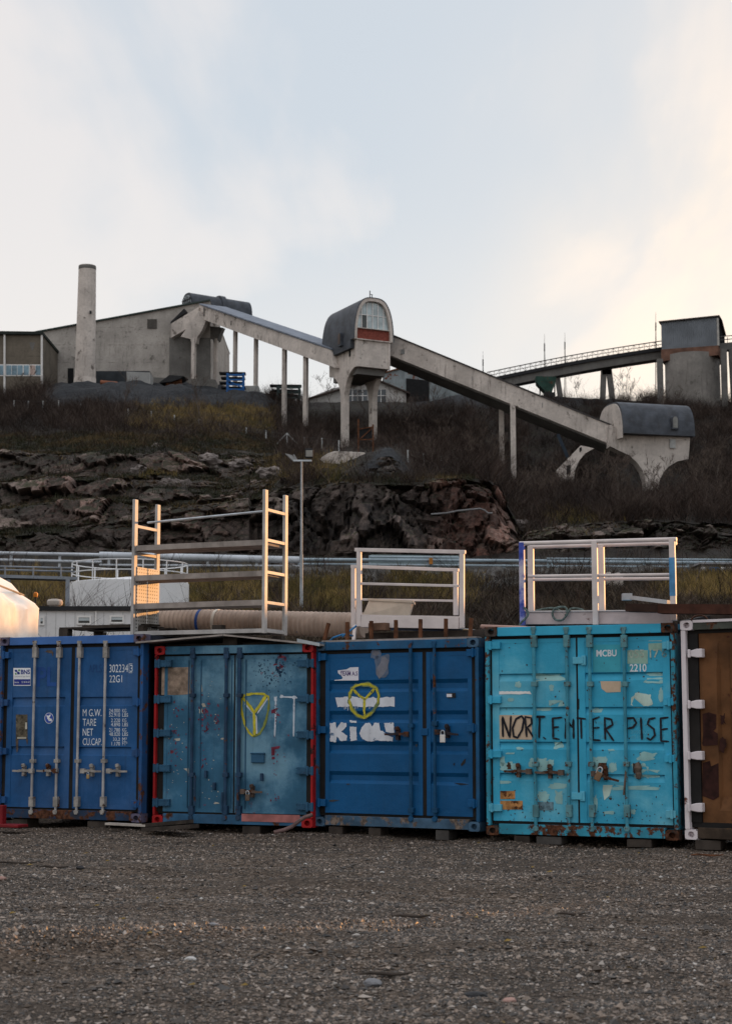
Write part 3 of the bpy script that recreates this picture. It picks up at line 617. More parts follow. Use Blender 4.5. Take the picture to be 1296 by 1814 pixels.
def padlock(label, c, px, py, mat, size=1.0, rot=0.0):
    x, z = c.uw(px, py); y = -0.045; t = thing('padlock', label, 'padlock', c.w(x, y, z), -c.a, 'padlocks on the container doors')
    b = MB(True); b.box((0, 0, -0.02 * size), (0.055 * size, 0.026, 0.075 * size), ry=rot); b.build('lock_body', mat, t, bev=0.006)
    k = MB(True); pts = [Vector((0.019 * math.cos(u), 0, 0.035 + 0.022 * math.sin(u))) for u in np.linspace(0, math.pi, 9)]
    pts = [Vector((0.019, 0, 0.0))] + pts + [Vector((-0.019, 0, 0.0))]; R = Matrix.Rotation(rot, 3, 'Y')
    k.path([R @ (p * size) for p in pts], 0.006 * size, 6); k.build('shackle', m_galv, t, True)
def hinges(c, d, left, pys, mat, wd=0.13, hh=0.09, bolts=False, x=None):
    for py in pys:
        px = 0; xe = 0.03 if left else CW - 0.03; s = 1 if left else -1
        _, z = c.uw(c_px(c, xe), py); b = MB(True)
        b.bb(min(xe, xe + s * wd), max(xe, xe + s * wd), -0.006, DY - 0.004, z - hh / 2, z + hh / 2)
        b.tube((xe + s * 0.045, -0.012, z - hh * 0.65), (xe + s * 0.045, -0.012, z + hh * 0.65), 0.018, n=8)
        if bolts:
            b.bb(min(xe, xe - s * 0.032), max(xe, xe - s * 0.032), -0.005, 0.03, z - hh * 0.62, z + hh * 0.62)
            for i in range(4):
                for q in (-1, 1): b.tube((xe + s * (0.07 + i * 0.045), -0.013, z + q * hh * 0.34), (xe + s * (0.07 + i * 0.045), 0.0, z + q * hh * 0.34), 0.011, n=6)
        b.build('hinge', mat, d, bev=0.002)
def c_px(c, x, y=0.0, z=1.2):
    p = c.w(x, y, z); q = p - Vector((0, 0, EYE)); return CX + F * q.x / (q.y * CP + q.z * SP)
# ---- marks on the doors: thin flat pieces lying on the skin
def flat(c, d, name, polys, mat, y=None, prof=None, lift=0.004):
    if 1 < len(polys) <= 24:
        for q in polys: r = flat(c, d, name, [q], mat, y, prof, lift)
        return r
    b = MB(True)
    for poly in polys:
        pts = []
        for px, py in poly:
            x, z = c.uw(px, py, DY); yy = (DY if y is None else y) + (door_off(prof, z) if prof else 0) - lift; pts.append((x, yy, z))
        b.add(pts, [tuple(range(len(pts)))])
    return b.build(name, mat, d)
def strokes(c, d, name, lines, w, mat, prof=None, lift=0.005, jitter=0.0, seed=1):
    rr = random.Random(seed); b = MB(True)
    for ln in lines:
        # resample
        pts = [Vector((p[0], p[1])) for p in ln]; out = [pts[0]]
        for i in range(len(pts) - 1):
            n = max(1, int((pts[i + 1] - pts[i]).length / 4))
            for k in range(1, n + 1): out.append(pts[i].lerp(pts[i + 1], k / n))
        vs = []
        for i, p in enumerate(out):
            t = (out[min(i + 1, len(out) - 1)] - out[max(i - 1, 0)]).normalized(); nrm = Vector((-t.y, t.x))
            ww = w * (0.85 + 0.3 * noise.noise(Vector((p.x * 0.12 + seed, p.y * 0.12, 3.0)))) * 0.5
            if i in (0, len(out) - 1): ww *= 0.6
            for s_ in (-1, 1):
                q = p + nrm * ww * s_ + Vector((rr.uniform(-1, 1), rr.uniform(-1, 1))) * jitter
                x, z = c.uw(q.x, q.y, DY); vs.append((x, DY + (door_off(prof, z) if prof else 0) - lift, z))
        b.add(vs, [(2 * i, 2 * i + 1, 2 * i + 3, 2 * i + 2) for i in range(len(out) - 1)])
    return b.build(name, mat, d)
def blob(px, py, rx, ry, seed=0, rough=0.3, n=26):
    rr = random.Random(seed); ph = rr.uniform(0, 100); out = []
    for i in range(n):
        t = 2 * math.pi * i / n; k = 1 + rough * 1.6 * noise.noise(Vector((math.cos(t) * 1.7 + ph, math.sin(t) * 1.7, ph))) + rough * 0.5 * rr.uniform(-1, 1)
        cs, sn = math.cos(t), math.sin(t); cs = math.copysign(abs(cs) ** 0.6, cs); sn = math.copysign(abs(sn) ** 0.6, sn)
        out.append((px + rx * k * cs, py + ry * k * sn))
    return out
def text(c, d, s, box, mat, lift=0.004, prof=None, bold=0.0, name='lettering', shear=0.0):
    cu = bpy.data.curves.new('lettering', 'FONT'); cu.body = s; cu.size = 1.0; cu.offset = bold; cu.shear = shear; cu.resolution_u = 3
    o = bpy.data.objects.new('lettering', cu); COL.objects.link(o); dg = bpy.context.evaluated_depsgraph_get(); dg.update()
    me = bpy.data.meshes.new_from_object(o.evaluated_get(dg)); COL.objects.unlink(o); bpy.data.objects.remove(o)
    co = np.array([v.co[:] for v in me.vertices]); lo, hi = co.min(0), co.max(0)
    x0, z1 = c.uw(box[0], box[1], DY); x1, z0 = c.uw(box[2], box[3], DY)
    for v in me.vertices:
        x = lerp(x0, x1, (v.co.x - lo[0]) / (hi[0] - lo[0])); z = lerp(z0, z1, (v.co.y - lo[1]) / max(1e-6, hi[1] - lo[1]))
        v.co = (x, DY + (door_off(prof, z) if prof else 0) - lift, z)
    me.name = name; me.materials.clear(); me.materials.append(mat); r = bpy.data.objects.new(name, me); COL.objects.link(r); r.parent = d; return r
def rect(x0, y0, x1, y1): return [(x0, y0), (x1, y0), (x1, y1), (x0, y1)]
m_letter = M('white_lettering', (0.62, 0.66, 0.70), 0.6, 0, 0.15, 8, rust=0.25, rs=22, rcol=(0.10, 0.20, 0.36))
m_barw = M('grey_bar', (0.38, 0.37, 0.37), 0.5, 0.2, 0.25, 4, rust=0.25)
m_brkt = M('worn_zinc', (0.30, 0.28, 0.26), 0.55, 0.3, 0.35, 8, rust=0.4)
m_cream = M('cream_patch', (0.50, 0.43, 0.36), 0.7, 0, 0.12, 6)

# 1 -- deep blue container, white code letters
def first():
    c = Con(-4, 24.66, 252, 0.125, 2.591, 'deep blue container with four grey locking bars and white weight lettering on its doors')
    mb = M('deep_blue', bump=0.35, bs_=2.6, col=(0.014, 0.085, 0.235), rough=0.5, var=0.2, vs=1.5, rust=0.06, rs=7, dirt=0.4, streak=0.35, dcol=(0.012, 0.03, 0.07), fade=(0.06, 0.115, 0.24), fadeamt=0.5)
    mf = M('deep_blue_frame', (0.016, 0.075, 0.21), 0.55, 0, 0.25, 2, rust=0.42, rs=6, dirt=0.45)
    mc = M('casting_rust_blue', (0.10, 0.09, 0.14), 0.7, 0, 0.3, 6, rust=0.6)
    ms = M('sill_grime_blue', (0.014, 0.04, 0.09), 0.8, 0, 0.3, 3, rust=0.6, dirt=0.8)
    mh = M('blue_header', (0.05, 0.135, 0.36), 0.5, 0, 0.2, 2, rust=0.12, rs=7)
    shell(c, M('deep_blue_shade_side', (0.008, 0.022, 0.05), 0.8, 0, 0.3, 2, rust=0.3, dirt=0.7), mf, mc, ms, mh)  # side blue darkened to carry the shade of the gap, plus rust and dirt
    z0, z1 = 0.165, c.h - 0.165
    xg0, _ = c.uw(121, 1280); xg1, _ = c.uw(127, 1280)
    def zz(py): return c.uw(125, py, DY)[1]
    prof = []
    for a, b_ in ((1338.5, 1323), (1251.5, 1235)):
        prof += [(zz(a), 0.0), (zz(a) + 0.012, 0.012), (zz(b_) - 0.012, 0.032), (zz(b_), 0.0)]
    prof.sort()
    dl = door(c, 0.115, xg0 - 0.002, z0, z1, prof, mb); dr = door(c, xg1 + 0.002, CW - 0.115, z0, z1, prof, mb)
    gasket(c, [(xg0, xg1), (0.051, 0.114), (CW - 0.114, CW - 0.051)], z0, z1)
    for i, px in enumerate((61.5, 104, 140.5, 186.5)):
        d = dl if i < 2 else dr
        bar(c, d, px, 1140, 1437, ((1156, 0.15), (1348.5, 0.05), (1421, 0.14)), m_barw, m_brkt)
    for px, p2, d in ((59, 23, dl), (102, 66, dl), (143, 180, dr), (189, 226, dr)): handle(c, d, px, 1366, p2, m_brkt)
    hinges(c, dl, True, (1161, 1245, 1331, 1417), mf); hinges(c, dr, False, (1155, 1244, 1334, 1425), mf)
    padlock('slim brass padlock hanging from a handle of the deep blue container', c, 159, 1374, M('brass', (0.36, 0.25, 0.12), 0.4, 0.7, 0.2), 0.8)
    text(c, dr, '302234', (194, 1177.5, 227, 1191), m_letter); text(c, dr, '3', (230.5, 1178, 235.5, 1190.5), m_letter)
    b = [rect(228.6, 1175.8, 237.6, 1176.7), rect(228.6, 1191.6, 237.6, 1192.4), rect(228.6, 1176.7, 229.3, 1191.6), rect(236.9, 1176.7, 237.6, 1191.6)]
    flat(c, dr, 'check_digit_frame', b, m_letter); text(c, dr, '22G1', (194, 1196.5, 216.5, 1209), m_letter)
    for s_, y0, x1 in (('M G.W.', 1256.5, 180), ('TARE', 1273.5, 170.5), ('NET', 1291, 165), ('CU.CAP.', 1308, 180.5)): text(c, dr, s_, (147, y0, x1, y0 + 12.6), m_letter)
    for s_, x0, x1, y0 in (('24.000', 193.5, 213, 1256), ('52.910', 193.5, 213, 1263.5), ('2.220', 197, 213, 1273), ('4.890', 197, 213, 1280.5), ('21.780', 193.5, 213, 1290), ('48.020', 193.5, 213, 1297.5), ('33,2', 200.5, 213, 1307), ('1.170', 198, 213, 1314.5)):
        text(c, dr, s_, (x0, y0, x1, y0 + 6.6), m_letter)
    for i, y0 in enumerate((1256, 1273, 1290)): text(c, dr, 'KG', (217, y0, 224, y0 + 6.6), m_letter); text(c, dr, 'LBS', (217, y0 + 7.5, 227, y0 + 14.1), m_letter)
    text(c, dr, 'M³', (217, 1306.5, 224.5, 1313.6), m_letter); text(c, dr, 'FT³', (217, 1314, 225.5, 1321.1), m_letter)
    mg = M('ghost_blue', (0.012, 0.055, 0.17), 0.5); text(c, dr, 'APLS', (157, 1177.5, 180, 1191), mg); text(c, dl, 'PL', (66, 1182, 100, 1216), M('ghost_blue_faint', (0.016, 0.07, 0.25), 0.5), bold=0.03)
    mw = M('sticker_white', (0.74, 0.75, 0.77), 0.5, 0, 0.05); mn = M('sticker_navy', (0.02, 0.035, 0.22), 0.5, 0, 0.05)
    st = flat(c, dl, 'sticker', [rect(24, 1183.5, 54.5, 1215)], mw)
    flat(c, dl, 'sticker_band', [rect(25, 1203.5, 54, 1213.5)], mn, lift=0.006); text(c, dl, 'BNS', (37.5, 1186.5, 53.5, 1194.5), mn, lift=0.006, bold=0.03)
    flat(c, dl, 'leaf_emblem', [[(26, 1187), (30, 1186.5), (32, 1190), (28, 1191)], [(30, 1191), (34.5, 1190), (36, 1194.5), (31.5, 1195)]], mn, lift=0.006)
    flat(c, dl, 'leaf_emblem', [[(32, 1186.5), (36, 1186), (36.5, 1188.5), (33, 1189.5)], [(26.5, 1193), (29, 1192), (30.5, 1195), (27.5, 1195.5)]], M('leaf_green', (0.10, 0.30, 0.09), 0.5), lift=0.006)
    text(c, dl, 'Containere & Lager Sentral', (26, 1197, 53, 1200.4), M('sticker_grey', (0.35, 0.37, 0.42), 0.5), lift=0.006)
    text(c, dl, 'bns.no', (26.5, 1207, 34, 1210.2), mw, lift=0.008); text(c, dl, '53 98 96 50', (39, 1207, 53, 1210.2), mw, lift=0.008)
    n = 24
    flat(c, dl, 'round_sticker', [[(87.2 + 8 * math.cos(6.283 * i / n), 1272.5 + 9.6 * math.sin(6.283 * i / n)) for i in range(n)]], mw)
    flat(c, dl, 'round_sticker_ring', [[(87.2 + 7.2 * math.cos(6.283 * i / n), 1272.5 + 8.8 * math.sin(6.283 * i / n)) for i in range(n)]], M('sticker_blue', (0.03, 0.07, 0.32), 0.5), lift=0.0055)
    flat(c, dl, 'round_sticker_emblem', [blob(86.5, 1271, 3.2, 4, 4, 0.4), blob(89.5, 1275.5, 2.8, 2.5, 9, 0.4)], mw, lift=0.007)
    pl = flat(c, dl, 'data_plate', [rect(28.5, 1266, 49, 1310)], M('corroded_plate', (0.10, 0.085, 0.06), 0.6, 0.2, 0.6, 14, rust=0.25, rs=9, rcol=(0.34, 0.30, 0.24)))
    flat(c, dl, 'rust_stain', [[(28, 1310), (33, 1310), (32, 1330), (30, 1334), (29, 1326)], [(46, 1310), (50, 1310), (48.5, 1320)], [(80, 1155), (84, 1152), (92, 1152), (95, 1156), (94, 1164), (92, 1158), (84, 1156)]], M('rust_stain', (0.10, 0.075, 0.06), 0.8, 0, 0.4, 9), lift=0.0045)
    flat(c, dl, 'data_plate_label', [rect(45, 1280, 48.5, 1292), rect(31, 1306, 47, 1309)], M('plate_pale', (0.45, 0.43, 0.36), 0.6), lift=0.006)
    return c
C1 = first()

# 2 -- chalky blue riveted container with red frame
def second():
    c = Con(272, 23.72, 554, 0.108, 2.438, 'chalky blue container with red corner posts, sprayed yellow ring and brown patch')
    mb = M('chalky_blue', bump=0.35, bs_=2.6, col=(0.035, 0.125, 0.215), rough=0.65, var=0.22, vs=1.6, rust=0.20, rs=9, rcol=(0.16, 0.02, 0.03), dirt=0.45, streak=0.35, dcol=(0.02, 0.045, 0.075), fade=(0.15, 0.29, 0.385), fadeamt=1.0)
    mf = M('signal_red', (0.34, 0.012, 0.014), 0.5, 0, 0.2, 3, rust=0.35, rs=8, rcol=(0.03, 0.02, 0.02), dirt=0.2)
    ms = M('faded_blue_sill', (0.03, 0.10, 0.19), 0.7, 0, 0.3, 3, rust=0.35, dirt=0.4)
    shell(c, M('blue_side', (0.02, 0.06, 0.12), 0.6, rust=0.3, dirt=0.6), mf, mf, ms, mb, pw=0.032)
    z0, z1 = 0.165, c.h - 0.14
    xg, _ = c.uw(412, 1300)
    dl = door(c, 0.135, xg - 0.012, z0, z1, [], mb, 0.05); dr = door(c, xg + 0.012, CW - 0.115, z0, z1, [], mb, 0.05)
    gasket(c, [(xg - 0.011, xg + 0.011), (0.033, 0.134), (CW - 0.114, CW - 0.033)], z0, z1)
    md = M('dark_blue_bar', (0.018, 0.05, 0.10), 0.6, 0, 0.3, 5, rust=0.35, dirt=0.3)
    for px, d in ((341, dl), (400.5, dl), (424, dr)):
        bar(c, d, px, 1152, 1447, ((1160, 0.10), (1232, 0.05), (1373, 0.06), (1436, 0.12)), md, md, r=0.024)
    for px, ya, yb in ((346, 1374, 1428), (394, 1404, 1438), (422, 1390, 1434)):
        lo = MB(True); x, za = c.uw(px, ya); _, zb = c.uw(px, yb); lo.tube((x, -0.01, zb), (x, -0.015, za), 0.016, n=8); lo.build('grab_bar', md, dl if px < 410 else dr, True)
    handle(c, dr, 426, 1402.5, 465, M('rusty_handle', (0.10, 0.07, 0.055), 0.7, 0.2, 0.4, 9, rust=0.6))
    padlock('worn square padlock on the chalky blue container door', c, 441, 1410, M('dull_brass', (0.15, 0.11, 0.085), 0.6, 0.4, 0.3), 1.15)
    mhg = M('blue_hinge', (0.025, 0.085, 0.155), 0.6, 0, 0.25, 4, rust=0.2, dirt=0.3)
    hinges(c, dl, True, (1176, 1239, 1299, 1361, 1422), mhg, 0.23, 0.095, True); hinges(c, dr, False, (1175, 1238, 1302, 1366, 1430), mhg, 0.2, 0.095, True)
    # panel seams with their rivets
    for px in (330, 352, 396, 407, 417, 432):
        sm = MB(True); x, _ = c.uw(px, 1300); sm.bb(x - 0.006, x + 0.006, DY - 0.012, DY - 0.005, z0 + 0.06, z1 - 0.06); sm.build('panel_seam', M('seam_blue', (0.02, 0.075, 0.14), 0.6, 0, 0.3), dl if px < 410 else dr)
    flat(c, dl, 'brown_patch', [[(287, 1183), (336, 1182), (337, 1230), (310, 1231.5), (286, 1231)]], M('paper_patch', (0.25, 0.185, 0.14), 0.8, 0, 0.5, 7, dirt=0.8, dcol=(0.09, 0.06, 0.045)))
    my = M('yellow_spray', (0.50, 0.44, 0.04), 0.6, 0, 0.2, 12, rust=0.3, rs=18, rcol=(0.18, 0.22, 0.10)); mo = M('olive_spray', (0.19, 0.22, 0.05), 0.6, 0, 0.2, 12); mw = M('white_spray', (0.50, 0.55, 0.62), 0.6, 0, 0.15, 10, rust=0.35, rs=20, rcol=(0.12, 0.22, 0.33))
    strokes(c, dr, 'white_letters', [[(434, 1247), (448, 1263), (454, 1270), (455, 1302)], [(475, 1236), (456, 1264)], [(488.5, 1236), (488, 1270), (486.5, 1305)], [(498, 1234.5), (520, 1235.5), (543, 1238)], [(521, 1236), (520, 1305)]], 3.2, mw, lift=0.004, seed=3)
    flat(c, dr, 'white_letters', [blob(488.3, 1238, 2.6, 4, 3), blob(499, 1234, 3, 2.6, 5), blob(521.5, 1235.5, 3, 3, 6)], mw, lift=0.0045)
    strokes(c, dr, 'yellow_ring', [[(428.5, 1238), (427, 1250), (429, 1265), (434, 1285), (441, 1298), (449, 1305)], [(428.5, 1238), (434, 1231), (450, 1229), (468, 1230), (475, 1234), (476.5, 1241)]], 4.6, my, lift=0.006, jitter=0.5, seed=4)
    strokes(c, dr, 'yellow_ring', [[(476.5, 1241), (476, 1256), (472, 1274), (467, 1288), (460, 1300), (449, 1305)]], 4.4, mo, lift=0.006, jitter=0.5, seed=8)
    strokes(c, dr, 'yellow_letter', [[(430, 1236), (441, 1249), (450, 1262), (451, 1280), (451, 1303)], [(471, 1233), (463, 1246), (452, 1262)]], 5.6, my, lift=0.0075, jitter=0.4, seed=5)
    mr = M('red_scrape', (0.15, 0.022, 0.045), 0.7, 0, 0.4, 9); rr = random.Random(4); pol = []
    for (ax, ay, sx, sy, n) in ((362, 1258, 9, 22, 34), (365, 1290, 5, 9, 16), (305, 1300, 8, 14, 14), (318, 1258, 14, 9, 14), (383, 1278, 4, 12, 12), (490, 1265, 5, 14, 16), (489, 1350, 5, 30, 14), (360, 1345, 5, 20, 12), (318, 1330, 14, 24, 14), (488, 1415, 9, 14, 10)):
        for _ in range(n): pol.append(blob(rr.gauss(ax, sx * 0.6), rr.gauss(ay, sy * 0.6), rr.uniform(0.4, 1.4), rr.uniform(0.4, 2.0), rr.random(), 0.5, 9))
    flat(c, dl, 'red_scrapes', pol, mr); flat(c, dr, 'red_scrapes', [[(480.5, 1324), (496, 1321.5), (495, 1326), (487, 1328), (486.5, 1338), (481, 1339)], blob(484, 1343, 3, 2.4, 8), blob(486, 1260, 4, 6, 2, 0.5)], mr)
    mp = M('bare_patch', (0.42, 0.40, 0.34), 0.7, 0, 0.2, 9); pol = [[(308, 1309), (319, 1308), (319, 1312), (313, 1313)], [(325, 1362), (334, 1361), (334.5, 1366), (333, 1376), (331, 1366)], blob(356, 1260, 3, 4, 3, 0.5), blob(394, 1309, 2.4, 2, 2), blob(361, 1250, 3.5, 3, 7, 0.5), [(357, 1211), (359, 1224), (357.7, 1227)], blob(383, 1423, 4, 1.4, 5, 0.5)]
    for _ in range(60): pol.append(blob(rr.uniform(285, 395), rr.uniform(1200, 1430), rr.uniform(0.4, 1.1), rr.uniform(0.4, 1.0), rr.random(), 0.4, 7))
    flat(c, dl, 'bare_patches', pol, mp)
    pol = []
    for _ in range(130): pol.append(blob(rr.gauss(487, 22), rr.gauss(1180, 22), rr.uniform(0.4, 1.3), rr.uniform(0.4, 1.3), rr.random(), 0.5, 7))
    for _ in range(14): pol.append(blob(rr.gauss(494, 4), rr.gauss(1180, 12), rr.uniform(1, 2.5), rr.uniform(1.5, 4), rr.random(), 0.5, 8))
    flat(c, dr, 'dark_chips', pol, M('old_blue', (0.012, 0.04, 0.085), 0.7))
    x0, zt = c.uw(443, 1336); x1, zb = c.uw(466, 1352); v = MB(True); v.bb(x0, x1, DY - 0.035, DY - 0.003, zb, zt); v.bb(x0 - 0.012, x1 + 0.012, DY - 0.045, DY - 0.003, zt, zt + 0.018); v.build('vent_cover', mhg, dr, bev=0.008)
    for px, py in ((363, 1372), (378, 1393), (462, 1377)):
        v = MB(True); x, z = c.uw(px, py); v.box((x, DY - 0.03, z), (0.035, 0.05, 0.10)); v.build('handle_bracket', md, dl if px < 410 else dr, bev=0.005)
    x0, zt = c.uw(428, 1442); x1, zb = c.uw(531, 1458); v = MB(True); v.bb(x0, x1, -0.004, 0.0035, zb, zt); v.build('sill_plate', M('pink_primer', (0.34, 0.13, 0.12), 0.7, 0, 0.25, 5, rust=0.25), c.root)
    return c
C2 = second()

# 3 -- clean mid blue container
def third():
    c = Con(557, 22.86, 848, 0.128, 2.438, 'mid blue container with ribbed doors, white painted-out bar and torn white sticker')
    mb = M('royal_blue', bump=0.35, bs_=2.6, col=(0.004, 0.08, 0.215), rough=0.5, var=0.14, vs=1.2, rust=0.03, rs=9, dirt=0.3, streak=0.25, dcol=(0.006, 0.04, 0.10))
    mf = M('royal_frame', (0.012, 0.085, 0.19), 0.55, 0, 0.25, 3, rust=0.45, rs=7, dirt=0.3)
    ms = M('scuffed_sill', (0.05, 0.10, 0.16), 0.75, 0, 0.4, 3, rust=0.45, rcol=(0.17, 0.13, 0.105), rs=4)
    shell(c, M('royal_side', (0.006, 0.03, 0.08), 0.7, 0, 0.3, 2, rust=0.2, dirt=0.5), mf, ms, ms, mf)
    z0, z1 = 0.175, c.h - 0.165
    def zz(py): return c.uw(700, py, DY)[1]
    prof = []
    for a in (1204, 1259, 1314, 1368):
        prof += [(zz(a + 22), 0.0), (zz(a + 16), 0.036), (zz(a + 7), 0.036), (zz(a), 0.0)]
    prof.sort(); xa, _ = c.uw(745, 1300); xb, _ = c.uw(752, 1300)
    dl = door(c, 0.14, xa, z0, z1, prof, mb, 0.06); dr = door(c, xb, CW - 0.12, z0, z1, prof, mb, 0.06)
    gasket(c, [(xa + 0.001, xb - 0.001), (0.051, 0.139), (CW - 0.119, CW - 0.051)], z0, z1)
    mbar = M('royal_bar', (0.007, 0.06, 0.14), 0.55, 0, 0.3, 5, rust=0.35)
    bar(c, dl, 726, 1141, 1449, ((1286, 0.05), (1436, 0.06)), mbar, mbar, 0.023); bar(c, dr, 768, 1141, 1449, ((1282, 0.06), (1436, 0.06)), mbar, mbar, 0.02)
    mdk = M('rusted_latch', (0.03, 0.025, 0.03), 0.7, 0.1, 0.4, 9, rust=0.6)
    handle(c, dl, 724, 1301, 682, mdk); handle(c, dr, 770, 1297, 812, mdk, tilt=-0.03)
    padlock('white steel padlock on the mid blue container', c, 786.5, 1305, M('pale_steel', (0.62, 0.60, 0.58), 0.4, 0.3, 0.15), 1.35)
    hinges(c, dl, True, (1164, 1293, 1422), mb, 0.14, 0.09); hinges(c, dr, False, (1156, 1290, 1424), mb, 0.14, 0.09)
    x, z = c.uw(749, 1297); k = MB(True); k.bb(x - 0.05, x + 0.05, DY - 0.02, DY - 0.004, z - 0.045, z + 0.045); k.build('joint_plate', mb, dl, bev=0.004)
    mw = M('roller_white', (0.60, 0.62, 0.67), 0.6, 0, 0.1, 6, rust=0.38, rs=11, rcol=(0.16, 0.24, 0.36), streak=0.15); my = M('yellow_mist', (0.46, 0.40, 0.035), 0.6, 0, 0.25, 10, rust=0.4, rs=18, rcol=(0.14, 0.18, 0.10)); mdim = M('yellow_mist_thin', (0.16, 0.21, 0.09), 0.6, 0, 0.3, 14)
    rr = random.Random(11)
    top = [(594, 1236)] + [(594 + i * 4.2, 1236 + rr.uniform(-1.6, 1.3) - (1.5 if 2 < i < 10 else 0)) for i in range(1, 26)] + [(699, 1239)]
    bot = [(699, 1252.5)] + [(699 - i * 4.2, 1252 + rr.uniform(-1.0, 1.2)) for i in range(1, 25)] + [(597, 1248)]
    flat(c, dl, 'painted_bar', [top + bot], mw, prof=None, lift=0.006)
    flat(c, dl, 'paint_drips', [rect(x, 1251, x + 0.9, 1251 + l) for x, l in ((610, 6), (612.5, 5), (616, 8), (619, 6), (629, 6), (633, 4), (654, 5), (656, 3))], mw, lift=0.006)
    strokes(c, dl, 'yellow_ring', [[(619, 1240), (620, 1228), (627, 1217), (640, 1212), (655, 1212.5), (666, 1219), (671, 1234), (669, 1247), (660, 1262), (646, 1272), (632, 1267), (622, 1255), (619, 1240)]], 7.5, mdim, lift=0.0075, jitter=1.4, seed=2)
    strokes(c, dl, 'yellow_ring', [[(619, 1240), (620, 1228), (627, 1217), (640, 1212), (655, 1212.5), (666, 1219), (671, 1234), (669, 1247)], [(660, 1262), (646, 1272), (632, 1267), (622, 1255), (619, 1240)]], 4.2, my, lift=0.009, jitter=0.6, seed=2)
    strokes(c, dl, 'yellow_letter', [[(627, 1222), (636, 1232), (646, 1239), (645, 1255), (646, 1271)], [(663, 1221), (654, 1231), (646, 1239)]], 5.5, my, lift=0.0095, jitter=0.6, seed=6)
    polys = [[(584, 1281), (595, 1280), (596, 1292), (604, 1280), (613, 1281), (614, 1287), (605, 1297), (615, 1303), (614, 1312), (603, 1313), (597, 1305), (595, 1315), (585, 1314)], [(619, 1287), (631, 1288), (632, 1312), (621, 1313)], [(619, 1276), (632, 1277.5), (632, 1281), (620, 1280)],
             [(641, 1289), (648, 1281), (656, 1281), (659, 1287), (663, 1281), (672, 1281), (673, 1293), (680, 1297), (685, 1302), (696, 1306), (695, 1313), (684, 1313), (668, 1312), (652, 1314), (640, 1308), (637, 1299)], [(680, 1281), (697, 1280), (699, 1300), (684, 1297)]]
    out = []
    for q in polys:       # roller edges are ragged
        e = []
        for i in range(len(q)):
            a, b_ = Vector(q[i]), Vector(q[(i + 1) % len(q)]); n = max(1, int((b_ - a).length / 2.5))
            for k in range(n): p = a.lerp(b_, k / n); e.append((p.x + rr.uniform(-0.7, 0.7), p.y + rr.uniform(-0.7, 0.7)))
        out.append(e)
    flat(c, dl, 'painted_word', out, mw, lift=0.006)
    ms_ = M('torn_sticker', (0.66, 0.65, 0.70), 0.5, 0, 0.05)
    flat(c, dl, 'torn_sticker', [[(598, 1188), (606, 1187), (614, 1186), (620, 1182.5), (635, 1182), (635, 1205.5), (592, 1206), (593, 1204.6), (602, 1204), (606, 1203), (607, 1200), (603, 1196), (599, 1193)]], ms_)
    text(c, dl, 'TEAM A.S', (602.5, 1190, 633.5, 1197), M('sticker_purple', (0.07, 0.03, 0.16), 0.5), lift=0.006, bold=0.015); flat(c, dl, 'torn_sticker_line', [rect(604, 1188.6, 620, 1189.4)], M('sticker_purple', (0.1, 0.1, 0.1)), lift=0.006)
    mg1 = M('grey_mist', (0.10, 0.135, 0.20), 0.6, 0, 0.2, 9); mg2 = M('grey_spray', (0.17, 0.175, 0.21), 0.6, 0, 0.15, 9)
    flat(c, dl, 'grey_spray', [blob(677, 1180, 13, 20, 4, 0.16), blob(666, 1158, 8, 8, 6, 0.25)], mg1, lift=0.0045); flat(c, dl, 'grey_spray', [[(682, 1163), (688, 1170), (687, 1183), (681, 1193), (672, 1203), (666, 1194), (668, 1183), (674, 1174), (676, 1164)], blob(666, 1157, 5, 4, 6, 0.3)], mg2, lift=0.006)
    x, z = c.uw(796, 1232); k = MB(True); k.bb(x - 0.055, x + 0.06, DY - 0.012, DY - 0.003, z - 0.03, z + 0.03); pl = k.build('plate_holder', m_black, dr)
    flat(c, dr, 'number_plate', [rect(791.5, 1229.5, 801, 1235)], ms_, lift=0.015)
    flat(c, dl, 'scuff', [[(580, 1418), (592, 1417), (602, 1418), (590, 1420.5), (582, 1420)], blob(617, 1389.5, 3, 1, 3, 0.5), blob(737.5, 1321, 1.6, 2.2, 4)], M('scuff_brown', (0.05, 0.05, 0.05), 0.8), lift=0.005)
    flat(c, dr, 'scuff', [[(822, 1346), (825, 1344), (824, 1352), (817, 1358), (816, 1354)], [(802, 1354), (806, 1351), (805, 1357)], [(803, 1387), (820, 1388), (833, 1390), (815, 1391)]], m_black, lift=0.005)
    return c
C3 = third()

